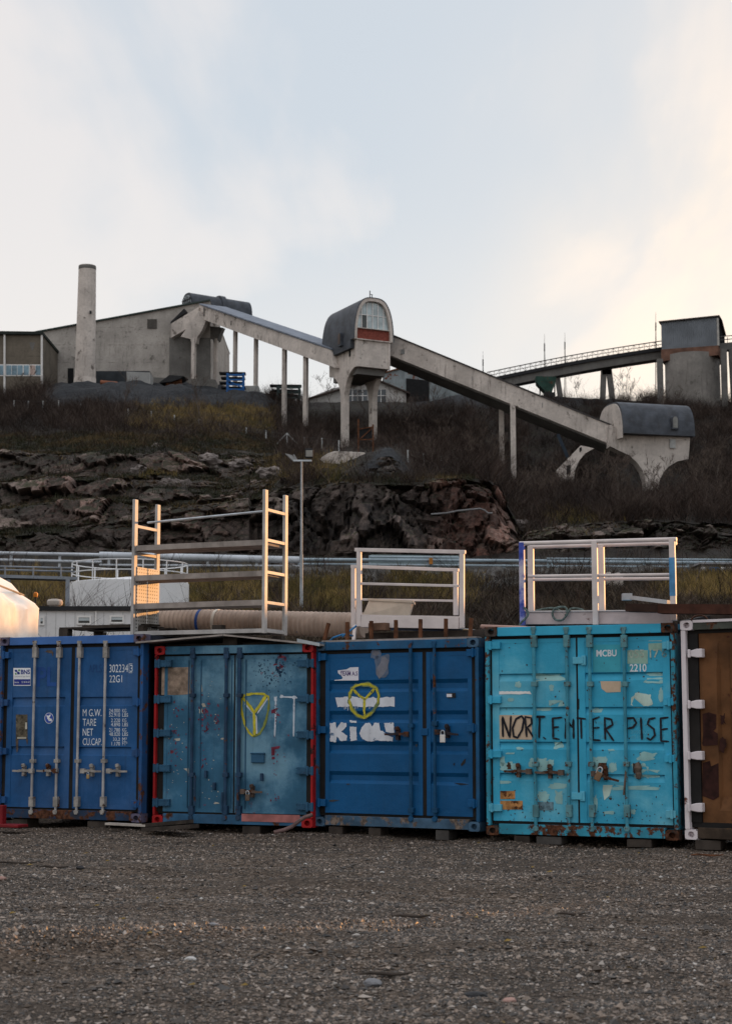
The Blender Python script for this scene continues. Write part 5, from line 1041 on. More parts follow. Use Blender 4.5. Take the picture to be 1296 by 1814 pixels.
def tall_railing():
    def q(px, py, back=0.0): k = (px - 925) / 268; return P(px, py, lerp(21.62, 20.72, k) + back)
    t = thing('guard_railing', 'pinkish white guard rail with a blue sprayed end post on the turquoise container', 'railing', q(1059, 1107), -C4.a); bk = 0.34
    mblue = M('blue_sprayed_paint', (0.06, 0.09, 0.40), 0.5, 0, 0.3, 6, fade=(0.6, 0.55, 0.56), fadeamt=0.8)
    for px, a, b_, back, w, m in ((925.5, 961, 1108, 0, 0.065, mblue), (1055, 958, 1107, 0, 0.07, m_pinkw), (1193, 953, 1100, 0, 0.07, m_pinkw), (941, 967, 1083, bk, 0.075, m_pinkw), (1066.5, 965, 1083, bk, 0.07, m_pinkw)):
        k = MB(); o, d_ = q(px, b_, back), q(px, a, back); k.beam(o, Vector((o.x, o.y, d_.z)), w, 0.06, UY); p = k.build('post', m, t, bev=0.004)
        if px == 1193:
            s = MB(); s.beam(Vector((o.x, o.y, q(px, 1056).z)), Vector((o.x, o.y, q(px, 988).z)), w + 0.004, 0.064, UY); s.build('blue_spray', M('sky_blue_spray', (0.08, 0.24, 0.44), 0.5, 0, 0.25, 8), p)
    for a, b_, back, r in (((920, 963), (1198, 955.5), 0, 0.027), ((938, 969), (1198, 962), bk, 0.026), ((935, 1021), (1191, 1018), 0.05, 0.02), ((935, 1027), (1191, 1025), bk, 0.02)):
        k = MB(); k.tube(q(*a, back), q(*b_, back), r, n=12); k.build('rail', m_pinkw, t, True)
    k = MB(); k.beam(q(928, 1095.5, 0.04), q(1190, 1094, 0.04), 0.03, 0.155); k.build('toe_beam', M('dusty_pink_paint', (0.50, 0.40, 0.385), 0.55, 0, 0.2, 2, rust=0.1, dirt=0.25), t, bev=0.003)
    k = MB(); k.beam(q(930, 1084, 0.12), q(1190, 1082, 0.12), 0.22, 0.014); k.build('beam_flange', m_pinkw, t)
    k = MB(); k.box(q(950, 1104, 0.2), (0.3, 0.2, 0.07), -C4.a); k.build('foot_block', m_wood, t)
    r = MB(); pts = [(948, 1082), (962, 1079), (978, 1077), (990, 1081), (1003, 1090), (1003, 1078), (996, 1075), (983, 1078), (978, 1088), (984, 1098), (996, 1098), (1004, 1088), (1010, 1079), (1022, 1078), (1036, 1082)]
    sm = []
    for i in range(len(pts) - 1):
        for k in range(4):
            u = k / 4; p0, p1, p2, p3 = [Vector(pts[max(0, min(len(pts) - 1, i + j))]) for j in (-1, 0, 1, 2)]
            v = 0.5 * ((2 * p1) + (p2 - p0) * u + (2 * p0 - 5 * p1 + 4 * p2 - p3) * u * u + (-p0 + 3 * p1 - 3 * p2 + p3) * u ** 3)
            sm.append(q(v.x, v.y, -0.03 if 3 < i < 12 else 0.03))
    r.path(sm, 0.014, 6); tag(r.build('rope', M('green_rope', (0.10, 0.13, 0.12), 0.9, 0, 0.5, 30), None, True), 'grey green rope looped over the beam of the guard rail', 'rope')
tall_railing()
b = MB(); b.path([P(927 + 8 * math.sin(u * 1.1), 1076 + u * 8, 21.5) for u in np.linspace(0, 4, 9)], 0.016, 6); tag(b.build('rope_end', MATS['green_rope'], None, True), 'loose rope end hanging down beside the blue sprayed post', 'rope')
t = thing('rusty_beam', 'long dark rusty steel channel jutting over the turquoise and brown containers', 'beam', P(1220, 1090, 20.4), 0)
b = MB(); b.beam(P(1112, 1077, 20.75), P(1172, 1078.5, 20.55), 0.2, 0.095); b.build('thin_end', M('dark_rust', (0.03, 0.016, 0.012), 0.85, 0, 0.4, 6), t)
b = MB(); b.beam(P(1169, 1079, 20.55), P(1480, 1082, 19.6), 0.22, 0.115); b.build('channel', M('dark_red_rust', (0.06, 0.024, 0.016), 0.85, 0, 0.4, 4), t)
b = MB(); b.beam(P(1105, 1057, 21.6), P(1184, 1067, 21.2), 0.09, 0.05); b.box(P(1110, 1057.5, 21.55), (0.12, 0.11, 0.085)); tag(b.build('metal_profile', m_galv, None), 'silvery metal profile lying aslant behind the rusty beam', 'profile')
lump('scrap_board', 'dark scrap board lying on the brown container roof', 'board', [(C5.w(0.0, 0.7, C5.h + 0.05), C5.w(1.6, 0.6, C5.h + 0.06), 0.3, 0.09)], m_wood)
lump('scrap_board', 'thin black scrap board leaning in the gap beside the brown container', 'board', [(C4.w(CW + 0.03, 0.4, C4.h + 0.03), C5.w(0.5, 1.2, C5.h + 0.2), 0.25, 0.05)], m_black)
b = MB(); b.path([C5.w(0.02 + 0.22 * (1 - math.cos(u)) / 2, 0.25, C5.h + 0.005 + 0.07 * math.sin(u)) for u in np.linspace(0, math.pi, 12)], 0.011, 6); tag(b.build('brown_cable', M('brown_cable', (0.12, 0.06, 0.04), 0.7), None, True), 'brown cable loop on the white corner of the brown container', 'cable')
b = MB(); b.path([C5.w(0.52, 0.3, C5.h - 0.0), C5.w(0.6, 0.3, C5.h + 0.06), C5.w(0.75, 0.35, C5.h + 0.11), C5.w(1.2, 0.4, C5.h + 0.12)], 0.012, 6); tag(b.build('white_cable', m_white, None, True), 'white cable rising at the right edge above the brown container', 'cable')

# things at the foot of the containers
def block_at(px, pyb, w, h, Yd, mat, label, dpt=0.3):
    p = P(px, pyb, Yd); b = MB(); b.box((p.x, p.y + dpt / 2, h / 2), (w, dpt, h), -YAW); o = b.build('timber_block', mat, None, bev=0.006); tag(o, label, 'block', 'timber blocks under the containers'); return o
for px, c, w, m, lb in ((42, C1, 0.24, m_wood, 'dark timber block under the left end of the deep blue container'), (178, C1, 0.3, m_wood, 'dark timber block under the right half of the deep blue container'),
                        (452, C2, 0.26, m_wood, 'dark timber block under the chalky blue container'), (602, C3, 0.2, m_wood, 'dark timber block under the left end of the mid blue container'), (671, C3, 0.17, m_wood, 'dark timber block under the middle of the mid blue container'),
                        (791, C3, 0.18, m_woodblk, 'pale grey timber block under the right end of the mid blue container'), (932, C4, 0.2, m_wood, 'narrow timber block under the left end of the turquoise container'), (980, C4, 0.32, m_woodblk, 'wide grey timber block under the turquoise container'), (1140, C4, 0.3, m_wood, 'dark timber block under the right end of the turquoise container'), (1262, C5, 0.3, m_wood, 'dark timber block under the brown container')):
    x, _ = c.uw(px, 1460, 0.1); p = c.w(x, 0.02, 0); block_at(px, 1470, w, c.O.z - 0.003, p.y, m, lb)
b = MB(); b.beam(P(190, 1459.5, 23.6), P(262, 1463, 23.2), 0.1, 0.03); tag(b.build('pale_plank', M('pale_plank', (0.40, 0.36, 0.32), 0.8), None), 'pale plank lying at the foot of the deep blue container', 'plank')
b = MB(); b.beam(P(262, 1462, 23.3), P(332, 1456, 22.9), 0.25, 0.05); tag(b.build('dark_plank', m_wood, None), 'upper dark plank lying at the foot of the red post', 'plank')
b = MB(); b.beam(P(258, 1470, 23.0), P(345, 1464, 22.6), 0.2, 0.05); tag(b.build('dark_plank', m_wood, None), 'lower dark plank resting on the gravel in front of the red post', 'plank')
b = MB(); g = [(553, 1444), (540, 1448), (528, 1456), (517, 1465), (503, 1471), (485, 1475)]; b.path([P(x, y, lerp(22.4, 22.25, i / 5)) for i, (x, y) in enumerate(g)], 0.026, 8); tag(b.build('grey_hose', M('grey_hose', (0.12, 0.075, 0.07), 0.7, 0, 0.4, 9), None, True), 'grey hose curving down from the red corner onto the gravel', 'hose')
t = thing('red_steel_step', 'red steel step cut off by the left edge beside the deep blue container', 'step', P(2, 1468, 23.7), -YAW); mred = M('red_step', (0.17, 0.010, 0.014), 0.5, 0, 0.2, 4, rust=0.15)
b = MB(); b.box(P(-6, 1444, 23.75), (0.26, 0.1, 0.27), -YAW); b.build('upright', mred, t, bev=0.006)
b = MB(); b.box(P(18, 1463, 23.55), (0.42, 0.25, 0.04), -YAW); b.build('tread', mred, t, bev=0.006)
rr = random.Random(5)
for px, py, ln, an, lb in ((26, 1533, 0.62, 0.05, 'long dark stick on the gravel near the left edge'), (95, 1543, 0.3, -0.1, 'short dark stick on the gravel at the left'), (728, 1625, 0.3, 0.1, 'short black stick on the middle of the gravel'), (684, 1732, 0.32, 0.12, 'dark twig on the gravel near the bottom middle'), (1252, 1521, 0.36, -0.05, 'thin rusty bar on the gravel near the brown container'), (1225, 1588, 0.22, -0.1, 'small dark stick on the gravel at the right'), (1010, 1625, 0.22, 0.0, 'tiny dark twig on the gravel to the right of middle')):
    d = ray(px, py); tt_ = -EYE / d.z; x, y = d.x * tt_, d.y * tt_; b = MB(); z = ground_z(x, y) + 0.02
    b.path([Vector((x + ln * (u - 0.5) * math.cos(an), y + ln * (u - 0.5) * math.sin(an), z + 0.006 * math.sin(u * 7))) for u in np.linspace(0, 1, 6)], [0.006, 0.011, 0.012, 0.012, 0.010, 0.005], 6); tag(b.build('stick', m_rustsolid if 'rusty' in lb else m_wood, None, True), lb, 'stick', 'sticks on the gravel')
for i, (px, py, r, col, lb) in enumerate(((142, 1551, 0.035, 'dark', 'flat black stone on the gravel to the left'), (676, 1552, 0.02, 'white', 'small white pebble on the gravel below the chalky blue container'), (2, 1571, 0.035, 'pink', 'pale pink stone cut off by the left edge'), (337, 1706, 0.03, 'white', 'white stone on the left of the gravel'), (902, 1784, 0.03, 'pink', 'pinkish stone near the bottom of the gravel'), (840, 1770, 0.05, 'dark', 'dark stone near the bottom right of the gravel'), (380, 1670, 0.03, 'grey', 'grey stone in the middle left of the gravel'), (660, 1745, 0.045, 'grey', 'pale grey lump of stone in the bottom middle'))):
    d = ray(px, py); tt_ = -EYE / d.z; x, y = d.x * tt_, d.y * tt_; bm = bmesh.new(); bmesh.ops.create_icosphere(bm, subdivisions=2, radius=r)
    for v in bm.verts: v.co = v.co * (1 + 0.35 * noise.noise(v.co * 30 + Vector((i * 5, 0, 0)))); v.co.x *= 1.3; v.co.z *= 0.6
    me = bpy.data.meshes.new('stone'); bm.to_mesh(me); bm.free(); me.materials.append({'dark': m_black, 'white': M('white_stone', (0.42, 0.41, 0.40), 0.9), 'pink': M('pink_stone', (0.32, 0.2, 0.17), 0.9), 'grey': M('grey_stone', (0.2, 0.2, 0.21), 0.9)}[col])
    o = bpy.data.objects.new('stone', me); COL.objects.link(o); o.location = (x, y, ground_z(x, y) + r * 0.3); tag(o, lb, 'stone', 'loose stones on the gravel')

# ------------------------------------------------------------------ between the containers and the cliff
def tent():
    A = Vector((xw(-34, 25, 1130), 25.0, 0)); B = Vector((xw(72, 27.6, 1130), 27.6, 0)); e = (B - A).normalized(); lft = Vector((-e.y, e.x, 0)); Ln = (B - A).length
    prof = [(0, 0.02), (0, 1.2), (0, 2.3), (0.0, 2.75), (0.02, 3.05), (0.03, 3.27), (0.07, 3.35), (0.12, 3.395), (0.3, 3.53), (0.5, 3.68), (0.75, 3.87), (1.2, 4.2), (2.0, 4.75), (3.0, 5.3), (4.5, 4.3), (5.6, 3.2), (5.6, 0.02)]
    t = thing('tarpaulin_tent', 'cream tarpaulin tent glowing in the sun behind the deep blue container', 'tent', A, 0)
    b = MB(); n = 40; vs = []; fs = []; m = len(prof)
    for i in range(n + 1):
        u = i / n
        for k, (o, z) in enumerate(prof):
            f = 0.09 * noise.noise(Vector((u * 5, z * 1.5, o * 2))) + 0.06 * noise.noise(Vector((u * 14, z * 3 + u * 6, o * 5))) + 0.05 * abs(math.sin(u * math.pi * 3.0)) - 0.03
            p = A + e * (Ln * u) + lft * (o - f * (1 if z > 0.1 else 0)) + Vector((0, 0, z + f * 0.6)); vs.append(p)
    for i in range(n):
        for k in range(m - 1): fs.append((i * m + k, (i + 1) * m + k, (i + 1) * m + k + 1, i * m + k + 1))
    fs += [tuple(range(m)), tuple(range(n * m, n * m + m))[::-1]]
    b.add(vs, fs); b.build('canvas', M('cream_canvas', (0.82, 0.79, 0.74), 0.75, 0, 0.08, 3, dirt=0.15), t, True)
    b = MB(); b.path([A + e * (Ln * u) + lft * (0.16 + 0.5 * (1 - u)) + Vector((0, 0, 3.50 + 0.36 * (1 - u))) for u in np.linspace(0.15, 0.9, 12)], 0.016, 6); b.build('seam_rope', M('tan_rope', (0.36, 0.27, 0.18), 0.8), t, True)
tent()
def cabin():
    Y = 50.0; x0, x1 = xw(58, Y), xw(300, Y); zt = hz(1082, Y); zb = hz(1150, Y) - 1.2
    t = thing('site_cabin', 'long white site cabin with black roof edge below the storage tank', 'building', ((x0 + x1) / 2, Y, zb), 0)
    wx = []; b = MB(); rows = []
    wins = [(140.5, 166, 1091, 1107), (198, 223.5, 1090, 1105), (74, 84, 1092, 1108)]
    b.bb(x0, x1, Y, Y + 3.0, zb, zt); b.build('wall', M('cabin_white', (0.66, 0.65, 0.65), 0.6, 0, 0.06, 0.8, dirt=0.12), t)
    b = MB(); b.bb(x0 - 0.1, x1 + 0.1, Y - 0.1, Y + 3.1, zt + 0.002, zt + 0.13); b.build('roof_edge', m_black, t)
    for a, c, p, q in wins:
        xa, xb, za, zc = xw(a, Y), xw(c, Y), hz(q, Y), hz(p, Y); b = MB(); f = 0.05
        b.bb(xa, xb, Y - 0.04, Y - 0.003, za, za + f); b.bb(xa, xb, Y - 0.04, Y - 0.003, zc - f, zc); b.bb(xa, xa + f, Y - 0.04, Y - 0.003, za + f, zc - f); b.bb(xb - f, xb, Y - 0.04, Y - 0.003, za + f, zc - f)
        o = b.build('window', m_white, t); b = MB(); b.bb(xa + f, xb - f, Y - 0.02, Y - 0.004, za + f, zc - f); b.build('pane', m_glass, o)
        b = MB(); b.bb(xa + f, xb - f, Y - 0.026, Y - 0.021, za + f, za + (zc - za) * 0.45); b.build('blind', M('dark_blind', (0.06, 0.06, 0.055), 0.6), o)
    b = MB(); X = xw(174, Y); b.tube((X, Y - 0.03, zb + 0.6), (X, Y - 0.03, zt), 0.03, n=8); b.build('drainpipe', m_white, t, True)
    b = MB(); c = P(97, 1077, 51.0); c.z = zt + 0.13; b.lathe(c, [(0.17, 0), (0.17, 0.08), (0.22, 0.10), (0.24, 0.16), (0.24, 0.22), (0.20, 0.27), (0.08, 0.29)], 20); b.build('roof_vent', M('vent_beige', (0.42, 0.37, 0.33), 0.6), t, True)
    b = MB(); 
    for i in range(14):
        X = lerp(x0 + 0.2, x1 - 0.2, i / 13); b.bb(X - 0.006, X + 0.006, Y - 0.008, Y - 0.001, zb + 0.3, zt - 0.05)
    b.build('panel_joint', M('joint_grey', (0.4, 0.4, 0.4), 0.7), t)
cabin()
def tank():
    Y = 72.0; cx = xw(232, Y); r = 104 / F * Y / CP; zt = hz(1026, Y - r); zb = hz(1090, Y) - 0.8; c = Vector((cx, Y, zb))
    t = thing('storage_tank', 'round white storage tank with a railed roof below the cliff', 'tank', c, 0); mw = M('tank_white', (0.70, 0.70, 0.71), 0.5, 0, 0.05, 0.6, dirt=0.1)
    b = MB(); b.lathe(c, [(r, 0), (r, zt - zb), (r * 0.98, zt - zb + 0.02), (0.15, zt - zb + 0.30), (0.05, zt - zb + 0.31)], 64); b.build('tank_shell', mw, t, True)
    for z, nm in ((zt + 0.42, 'rail'), (zt + 0.85, 'rail')):
        b = MB(); pts = [Vector((cx + r * 0.97 * math.cos(u), Y + r * 0.97 * math.sin(u), z)) for u in np.linspace(0, 2 * math.pi, 49)]; b.path(pts, 0.024, 6); b.build(nm, mw, t, True)
    for i in range(14):
        u = 2 * math.pi * (i + 0.3) / 14; b = MB(); p = Vector((cx + r * 0.97 * math.cos(u), Y + r * 0.97 * math.sin(u), zt)); b.tube(p, p + Vector((0, 0, 0.87)), 0.03, n=6); b.build('rail_post', mw, t)
tank()
def line(name, label, cat, Y, pipes, posts, m, group=None, part='pipe', postpart='support'):
    a = pipes[0]; t = thing(name, label, cat, P((a[0] + a[2]) / 2, max(a[1], a[3]) + 12, Y), 0, group)
    for x0, y0, x1, y1, r in pipes:
        b = MB(); rr_ = r / F * Y; b.tube(P(x0, y0, Y), P(x1, y1, Y), rr_, n=12); b.build(part, m, t, True)
    for x, y0, y1 in posts:
        b = MB(); p = P(x, y1, Y + 0.1); q = P(x, y0, Y + 0.1); b.beam(Vector((q.x, q.y, p.z - 0.6)), q, 0.13, 0.13); b.build(postpart, m, t)
    return t
m_pipe = M('pipe_grey', (0.46, 0.49, 0.53), 0.5, 0.1, 0.15, 0.5, rust=0.05, rs=2); m_pipeb = M('pipe_blue_grey', (0.30, 0.37, 0.42), 0.5, 0.1, 0.2, 0.5)
line('pipeline', 'pair of thin grey pipes on posts at the left edge below the cliff', 'pipeline', 95.5, [(-320, 974, 180, 983, 3), (-320, 985, 180, 996, 2.8)], [(20, 980, 1006), (106, 982, 1006), (-66, 980, 1006), (-152, 979, 1006), (-238, 978, 1006)], m_pipe, 'pipelines along the cliff foot')
line('pipeline', 'fat pale pipe running above a thin one behind the metal shelving', 'pipeline', 95, [(176, 983.5, 530, 992, 6.2), (176, 1001, 530, 1003, 2.2)], [(193, 990, 1008), (368, 990, 1008), (455, 992, 1008), (280, 990, 1008)], m_pipe, 'pipelines along the cliff foot')
line('pipeline', 'slim pipes running from the lamp post behind the white railing', 'pipeline', 95, [(528, 991, 975, 993.5, 2.6), (528, 999, 1000, 1003, 1.8), (655, 986, 812, 987.5, 1.4)], [(655, 984, 1018), (757, 992, 1018), (763, 992, 1018), (812, 986, 1018), (892, 1000, 1018)], m_pipeb, 'pipelines along the cliff foot')
line('pipeline', 'double blue grey pipes passing behind the tall guard rail to the right edge', 'pipeline', 94.5, [(968, 989.5, 1360, 992, 1.6), (968, 994.5, 1360, 997.5, 2.8), (975, 1003.5, 1230, 1004.5, 2.2)], [(970, 988, 1022), (977, 988, 1022), (1140, 992, 1018), (1218, 992, 1020)], m_pipeb, 'pipelines along the cliff foot')
b = MB(); b.path([P(1225, 1004.6, 94.5), P(1230, 1004.4, 94.5), P(1233.5, 1002, 94.5), P(1234, 997, 94.5)], 0.075, 8); tag(b.build('pipe_bend', m_pipe, None, True), 'short pale pipe bend at the end of the lowest pipe', 'pipe')
b = MB(); a, c = P(657, 993.5, 95.6), P(812, 995, 95.6); b.prism([a + Vector((0, 0, 0.35)), c + Vector((0, 0, 0.35)), c - Vector((0, 0, 0.3)), a - Vector((0, 0, 0.3))], (0, 0.2, 0)); tag(b.build('pipe_cover', M('cover_panel', (0.20, 0.25, 0.26), 0.6, 0, 0.2, 0.5), None), 'long grey green cover panel behind the slim pipes', 'panel')
b = MB(); b.box(P(763, 994, 94.8), (0.2, 0.2, 0.35)); tag(b.build('valve', M('valve_orange', (0.40, 0.16, 0.03), 0.6), None), 'small orange valve on the slim pipes', 'valve')
def walkway():
    t = thing('walkway', 'grey steel walkway running from the left edge to the storage tank', 'walkway', P(50, 1027, 66), 0); m = M('walkway_grey', (0.22, 0.24, 0.27), 0.6, 0.2, 0.2, 1)
    b = MB(); b.beam(P(-300, 1014, 64), P(132, 1026, 68), 0.9, 0.12); b.build('deck', m, t)
    for y in (1003.5, 1009.5): b = MB(); b.tube(P(-300, y - 7, 63.6), P(132, y + 3, 67.6), 0.035, n=8); b.build('rail', m, t, True)
    for x in (9, 59, 108): b = MB(); p = P(x, 1004, 66); b.beam(P(x, 1024, 66), p, 0.06, 0.06); b.build('rail_post', m, t)
    for x in (15, 120): b = MB(); p = P(x, 1027, 66.5); b.beam(p, Vector((p.x, p.y, hill_z(p.x, p.y) - 0.3)), 0.14, 0.14); b.build('leg', m, t)
walkway()
b = MB(); p = P(63, 1058, 52); b.tube(Vector((p.x, 52, hz(1085, 52) - 1)), p, 0.03, n=6); o = thing('marker_lamp', 'small orange marker lamp on a post by the white cabin', 'lamp', (p.x, 52, hz(1085, 52) - 1), 0); b.build('post', m_black, o); b = MB(); b.lathe(p, [(0.06, 0), (0.07, 0.05), (0.07, 0.12), (0.03, 0.16)], 10); b.build('lamp_cap', M('amber', (0.5, 0.16, 0.02), 0.4), o, True)
def lamp_post():
    Y = 62.0; top = P(534, 816, Y); base = P(536, 1100, Y); base.z = hill_z(base.x, Y) - 0.2; base.x = top.x + 0.02
    t = thing('floodlight_mast', 'tall slim grey mast with two floodlights in front of the cliff', 'lamp post', base, 0)
    mid = base.lerp(top, 0.42); b = MB(); b.tube(base, mid, 0.064, 0.06, 12); b.tube(mid, top, 0.046, 0.036, 12); b.build('pole', M('mast_grey', (0.30, 0.32, 0.34), 0.6), t, True)
    b = MB(); b.beam(P(519, 816, Y), P(552, 816, Y), 0.08, 0.06); b.build('cross_arm', m_galv, t)
    h = MB(); h.prism([P(505, 803, Y), P(517, 806, Y), P(526, 816, Y), P(519, 816, Y)], (0, 0.3, 0)); h.prism([P(519, 805.5, Y), P(521, 804.5, Y), P(526, 813, Y), P(524, 815, Y)], (0, 0.25, 0)); h.build('floodlight', M('lamp_pale', (0.30, 0.30, 0.30), 0.5, 0.1), t)
    h = MB(); h.box(P(547.5, 803, Y), (0.31, 0.16, 0.35)); l = h.build('floodlight', m_black, t, bev=0.015); h = MB(); c = P(547.5, 803, Y - 0.085); h.box(c, (0.25, 0.01, 0.24)); h.build('lamp_glass', M('lamp_glass', (0.26, 0.25, 0.23), 0.3), l)
lamp_post()
def shed():
    Y = 88; t = thing('grey_shed', 'low grey shed with an open front at the right edge under the pipes', 'shed', P(1268, 1024, Y), 0); m = M('shed_boards', (0.20, 0.185, 0.17), 0.8, 0, 0.2, 2, streak=0.4)
    x0, x1 = xw(1239, Y), xw(1320, Y); zb, zt = hz(1026, Y) - 0.3, hz(1000, Y); a, c = xw(1250, Y), xw(1290, Y)
    b = MB(); b.bb(x0, a, Y, Y + 0.15, zb, zt); b.bb(c, x1, Y, Y + 0.15, zb, zt); b.bb(a, c, Y + 0.001, Y + 0.149, hz(1008, Y), zt); b.bb(x0, x1, Y + 2, Y + 2.1, zb, zt); b.bb(x0, x0 + 0.1, Y + 0.15, Y + 2, zb, zt); b.build('wall', m, t)
    b = MB(); b.bb(x0 - 0.15, x1 + 0.15, Y - 0.2, Y + 2.3, zt + 0.002, zt + 0.1); b.build('roof', M('shed_roof', (0.25, 0.25, 0.26), 0.6), t)
shed()
for px, col, nm, lb in ((1261, (0.03, 0.10, 0.22), 'drum_blue', 'blue drum standing in the shed opening, left of the two'), (1270, (0.03, 0.11, 0.24), 'drum_blue2', 'blue drum in the shed opening beside the white containers'), (1247, (0.55, 0.54, 0.53), 'drum_white', 'white drum at the left corner of the grey shed'), (1281, (0.58, 0.57, 0.55), 'drum_white2', 'white drum in front of the shed opening, between blue drum and edge'), (1292, (0.5, 0.5, 0.5), 'drum_white3', 'white drum cut off by the right edge')):
    Y = 87.5; p = P(px, 1026, Y); r = 4.6 / F * Y; b = MB(); h = 0.62; b.lathe(p, [(r * 0.95, 0), (r, 0.03), (r, h * 0.33), (r * 1.04, h * 0.35), (r, h * 0.37), (r, h * 0.66), (r * 1.04, h * 0.68), (r, h * 0.70), (r, h - 0.03), (r * 0.9, h)], 16); tag(b.build('drum', M(nm, col, 0.5), None, True), lb, 'drum', 'drums by the shed')
def conc_block():
    Y = 74; b = MB(); a, c = P(1062, 1052, Y), P(1104, 1052, Y); zt = hz(1021, Y); b.bb(a.x, c.x, Y, Y + 1.0, a.z - 0.8, zt); b.bb(xw(1073, Y), xw(1080, Y), Y + 0.1, Y + 0.5, zt, zt + 0.2); b.bb(xw(1088, Y), xw(1097, Y), Y + 0.1, Y + 0.5, zt, zt + 0.17)
    tag(b.build('concrete_block', m_conc, None, bev=0.03), 'pale concrete foundation block seen through the guard rail', 'block')
conc_block()

# a few fallen leaves blown over the gravel
def leaves():
    n = 60; vs = []; fs = []
    for i in range(n):
        y = rr.uniform(8.5, 22); x = rr.uniform(-0.22, 0.22) * y; r = rr.uniform(0.012, 0.028); a = rr.uniform(0, 6.28); z = ground_z(x, y) + 0.012
        k = len(vs); vs += [(x + r * 1.4 * math.cos(a), y + r * 1.4 * math.sin(a), z + 0.008), (x - r * 0.7 * math.sin(a), y + r * 0.7 * math.cos(a), z + 0.014), (x - r * 1.4 * math.cos(a), y - r * 1.4 * math.sin(a), z), (x + r * 0.7 * math.sin(a), y - r * 0.7 * math.cos(a), z + 0.004)]; fs.append((k, k + 1, k + 2, k + 3))
    b = MB(); b.add(vs, fs); o = b.build('fallen_leaves', M('leaf_litter', (0.17, 0.11, 0.025), 0.8, 0, 0.6, 3), None); o['kind'] = 'stuff'
leaves()
# ------------------------------------------------------------------ works on the hill
def prismpx(b, pts, Y, dep):
    """polygon given in picture points on the upright plane y=Y, pushed back by dep"""
    b.prism([P(x, y, Y) for x, y in pts], (0, dep, 0))
def hall():
    Y = 206.0; t = thing('concrete_hall', 'long stained grey concrete hall with a rising roof line behind the chimney', 'building', P(220, 705, Y), 0)
    b = MB(); prismpx(b, [(62, 588), (325, 540), (372, 531), (372, 720), (62, 730)], Y, 30); b.build('wall', m_conc_hall, t)
    b = MB(); b.prism([P(58, 587, Y - 0.3), P(372, 529.6, Y - 0.3), P(372, 532.0, Y - 0.3), P(58, 589.4, Y - 0.3)], (0, 31, 0)); b.build('roof', M('hall_roof', (0.04, 0.055, 0.05), 0.7), t)
    b = MB(); prismpx(b, [(261, 565), (277.5, 565), (277.5, 581.5), (261, 581.5)], Y - 0.12, 0.1); b.build('window', M('vent_grille', (0.075, 0.068, 0.06), 0.8, 0, 0.3, 3), t)
    b = MB(); prismpx(b, [(120, 652), (130, 652), (130, 690), (120, 690)], Y - 0.1, 0.08); b.build('doorway', m_dark, t)
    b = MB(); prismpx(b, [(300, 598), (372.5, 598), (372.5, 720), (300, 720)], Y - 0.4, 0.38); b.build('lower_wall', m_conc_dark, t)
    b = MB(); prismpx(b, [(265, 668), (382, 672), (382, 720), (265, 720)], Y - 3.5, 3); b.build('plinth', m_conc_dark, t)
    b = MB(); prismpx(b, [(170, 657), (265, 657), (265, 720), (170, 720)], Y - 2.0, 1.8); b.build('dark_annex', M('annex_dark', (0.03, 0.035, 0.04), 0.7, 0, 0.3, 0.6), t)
hall()
def side_building():
    Y = 196.0; t = thing('pebbledash_building', 'brown pebble dashed building with a window band at the left edge', 'building', P(30, 716, Y), 0)
    b = MB(); prismpx(b, [(-330, 591), (75, 591), (75, 740), (-330, 740)], Y, 20); b.build('wall', m_pebble, t)
    b = MB(); prismpx(b, [(-332, 582), (76, 587), (76, 592), (-332, 590)], Y - 0.4, 20.5); b.build('roof', M('side_roof', (0.02, 0.025, 0.022), 0.7), t)
    for x in (8, 74): b = MB(); b.tube(P(x, 592, Y - 0.15), P(x, 730, Y - 0.15), 0.13, n=8); b.build('drainpipe', m_white, t, True)
    w = MB(); prismpx(w, [(-330, 644), (74, 645.5), (74, 666), (-330, 665)], Y - 0.06, 0.05); wn = w.build('window', m_white, t)
    for i, x in enumerate((-48, -34, -20, -5, 11, 21, 31, 42, 53, 63)):
        w = MB(); wd = 9 if x > 0 else 11; prismpx(w, [(x, 647), (x + wd, 647), (x + wd, 664), (x, 664)], Y - 0.09, 0.02); w.build('pane', M('pane_blue', (0.19, 0.285, 0.345), 0.25, 0, 0.4, 0.6) if i != 8 else M('pane_warm', (0.45, 0.34, 0.30), 0.3), wn)
    w = MB(); prismpx(w, [(52, 606), (62, 606), (60, 616), (57, 622), (54, 614)], Y - 0.03, 0.02); w.build('stain', m_conc_dark, t)
side_building()
def chimney():
    Y = 194.0; base = P(150, 700, Y); top = P(152.5, 471, Y); t = thing('chimney', 'tall round concrete chimney standing in front of the hall', 'chimney', base, 0)
    prof = []; H_ = top.z - base.z; r0, r1 = 19.0 / F * Y, 15.6 / F * Y
    for i in range(15): prof.append((lerp(r0, r1, i / 14), H_ * i / 14))
    b = MB(); b.lathe(base, prof, 40); b.build('shaft', m_conc, t, True)
    b = MB(); b.lathe(base + Vector((0, 0, H_ - 0.5)), [(r1 * 1.0, 0), (r1 * 1.02, 0.05), (r1 * 1.02, 0.4), (r1 * 0.97, 0.52), (r1 * 0.8, 0.53), (r1 * 0.8, 0.1)], 40); b.build('top_ring', m_conc_dark, t, True)
    b = MB(); b.lathe(base, [(r0 * 1.04, 0), (r0 * 1.04, 1.9), (r0 * 1.0, 2.0)], 40); b.build('foot', m_conc, t, True)
    b = MB(); b.box(P(160.5, 553, Y - r0 * 0.9), (0.2, 0.3, 0.35)); b.build('hatch', m_black, t)
chimney()
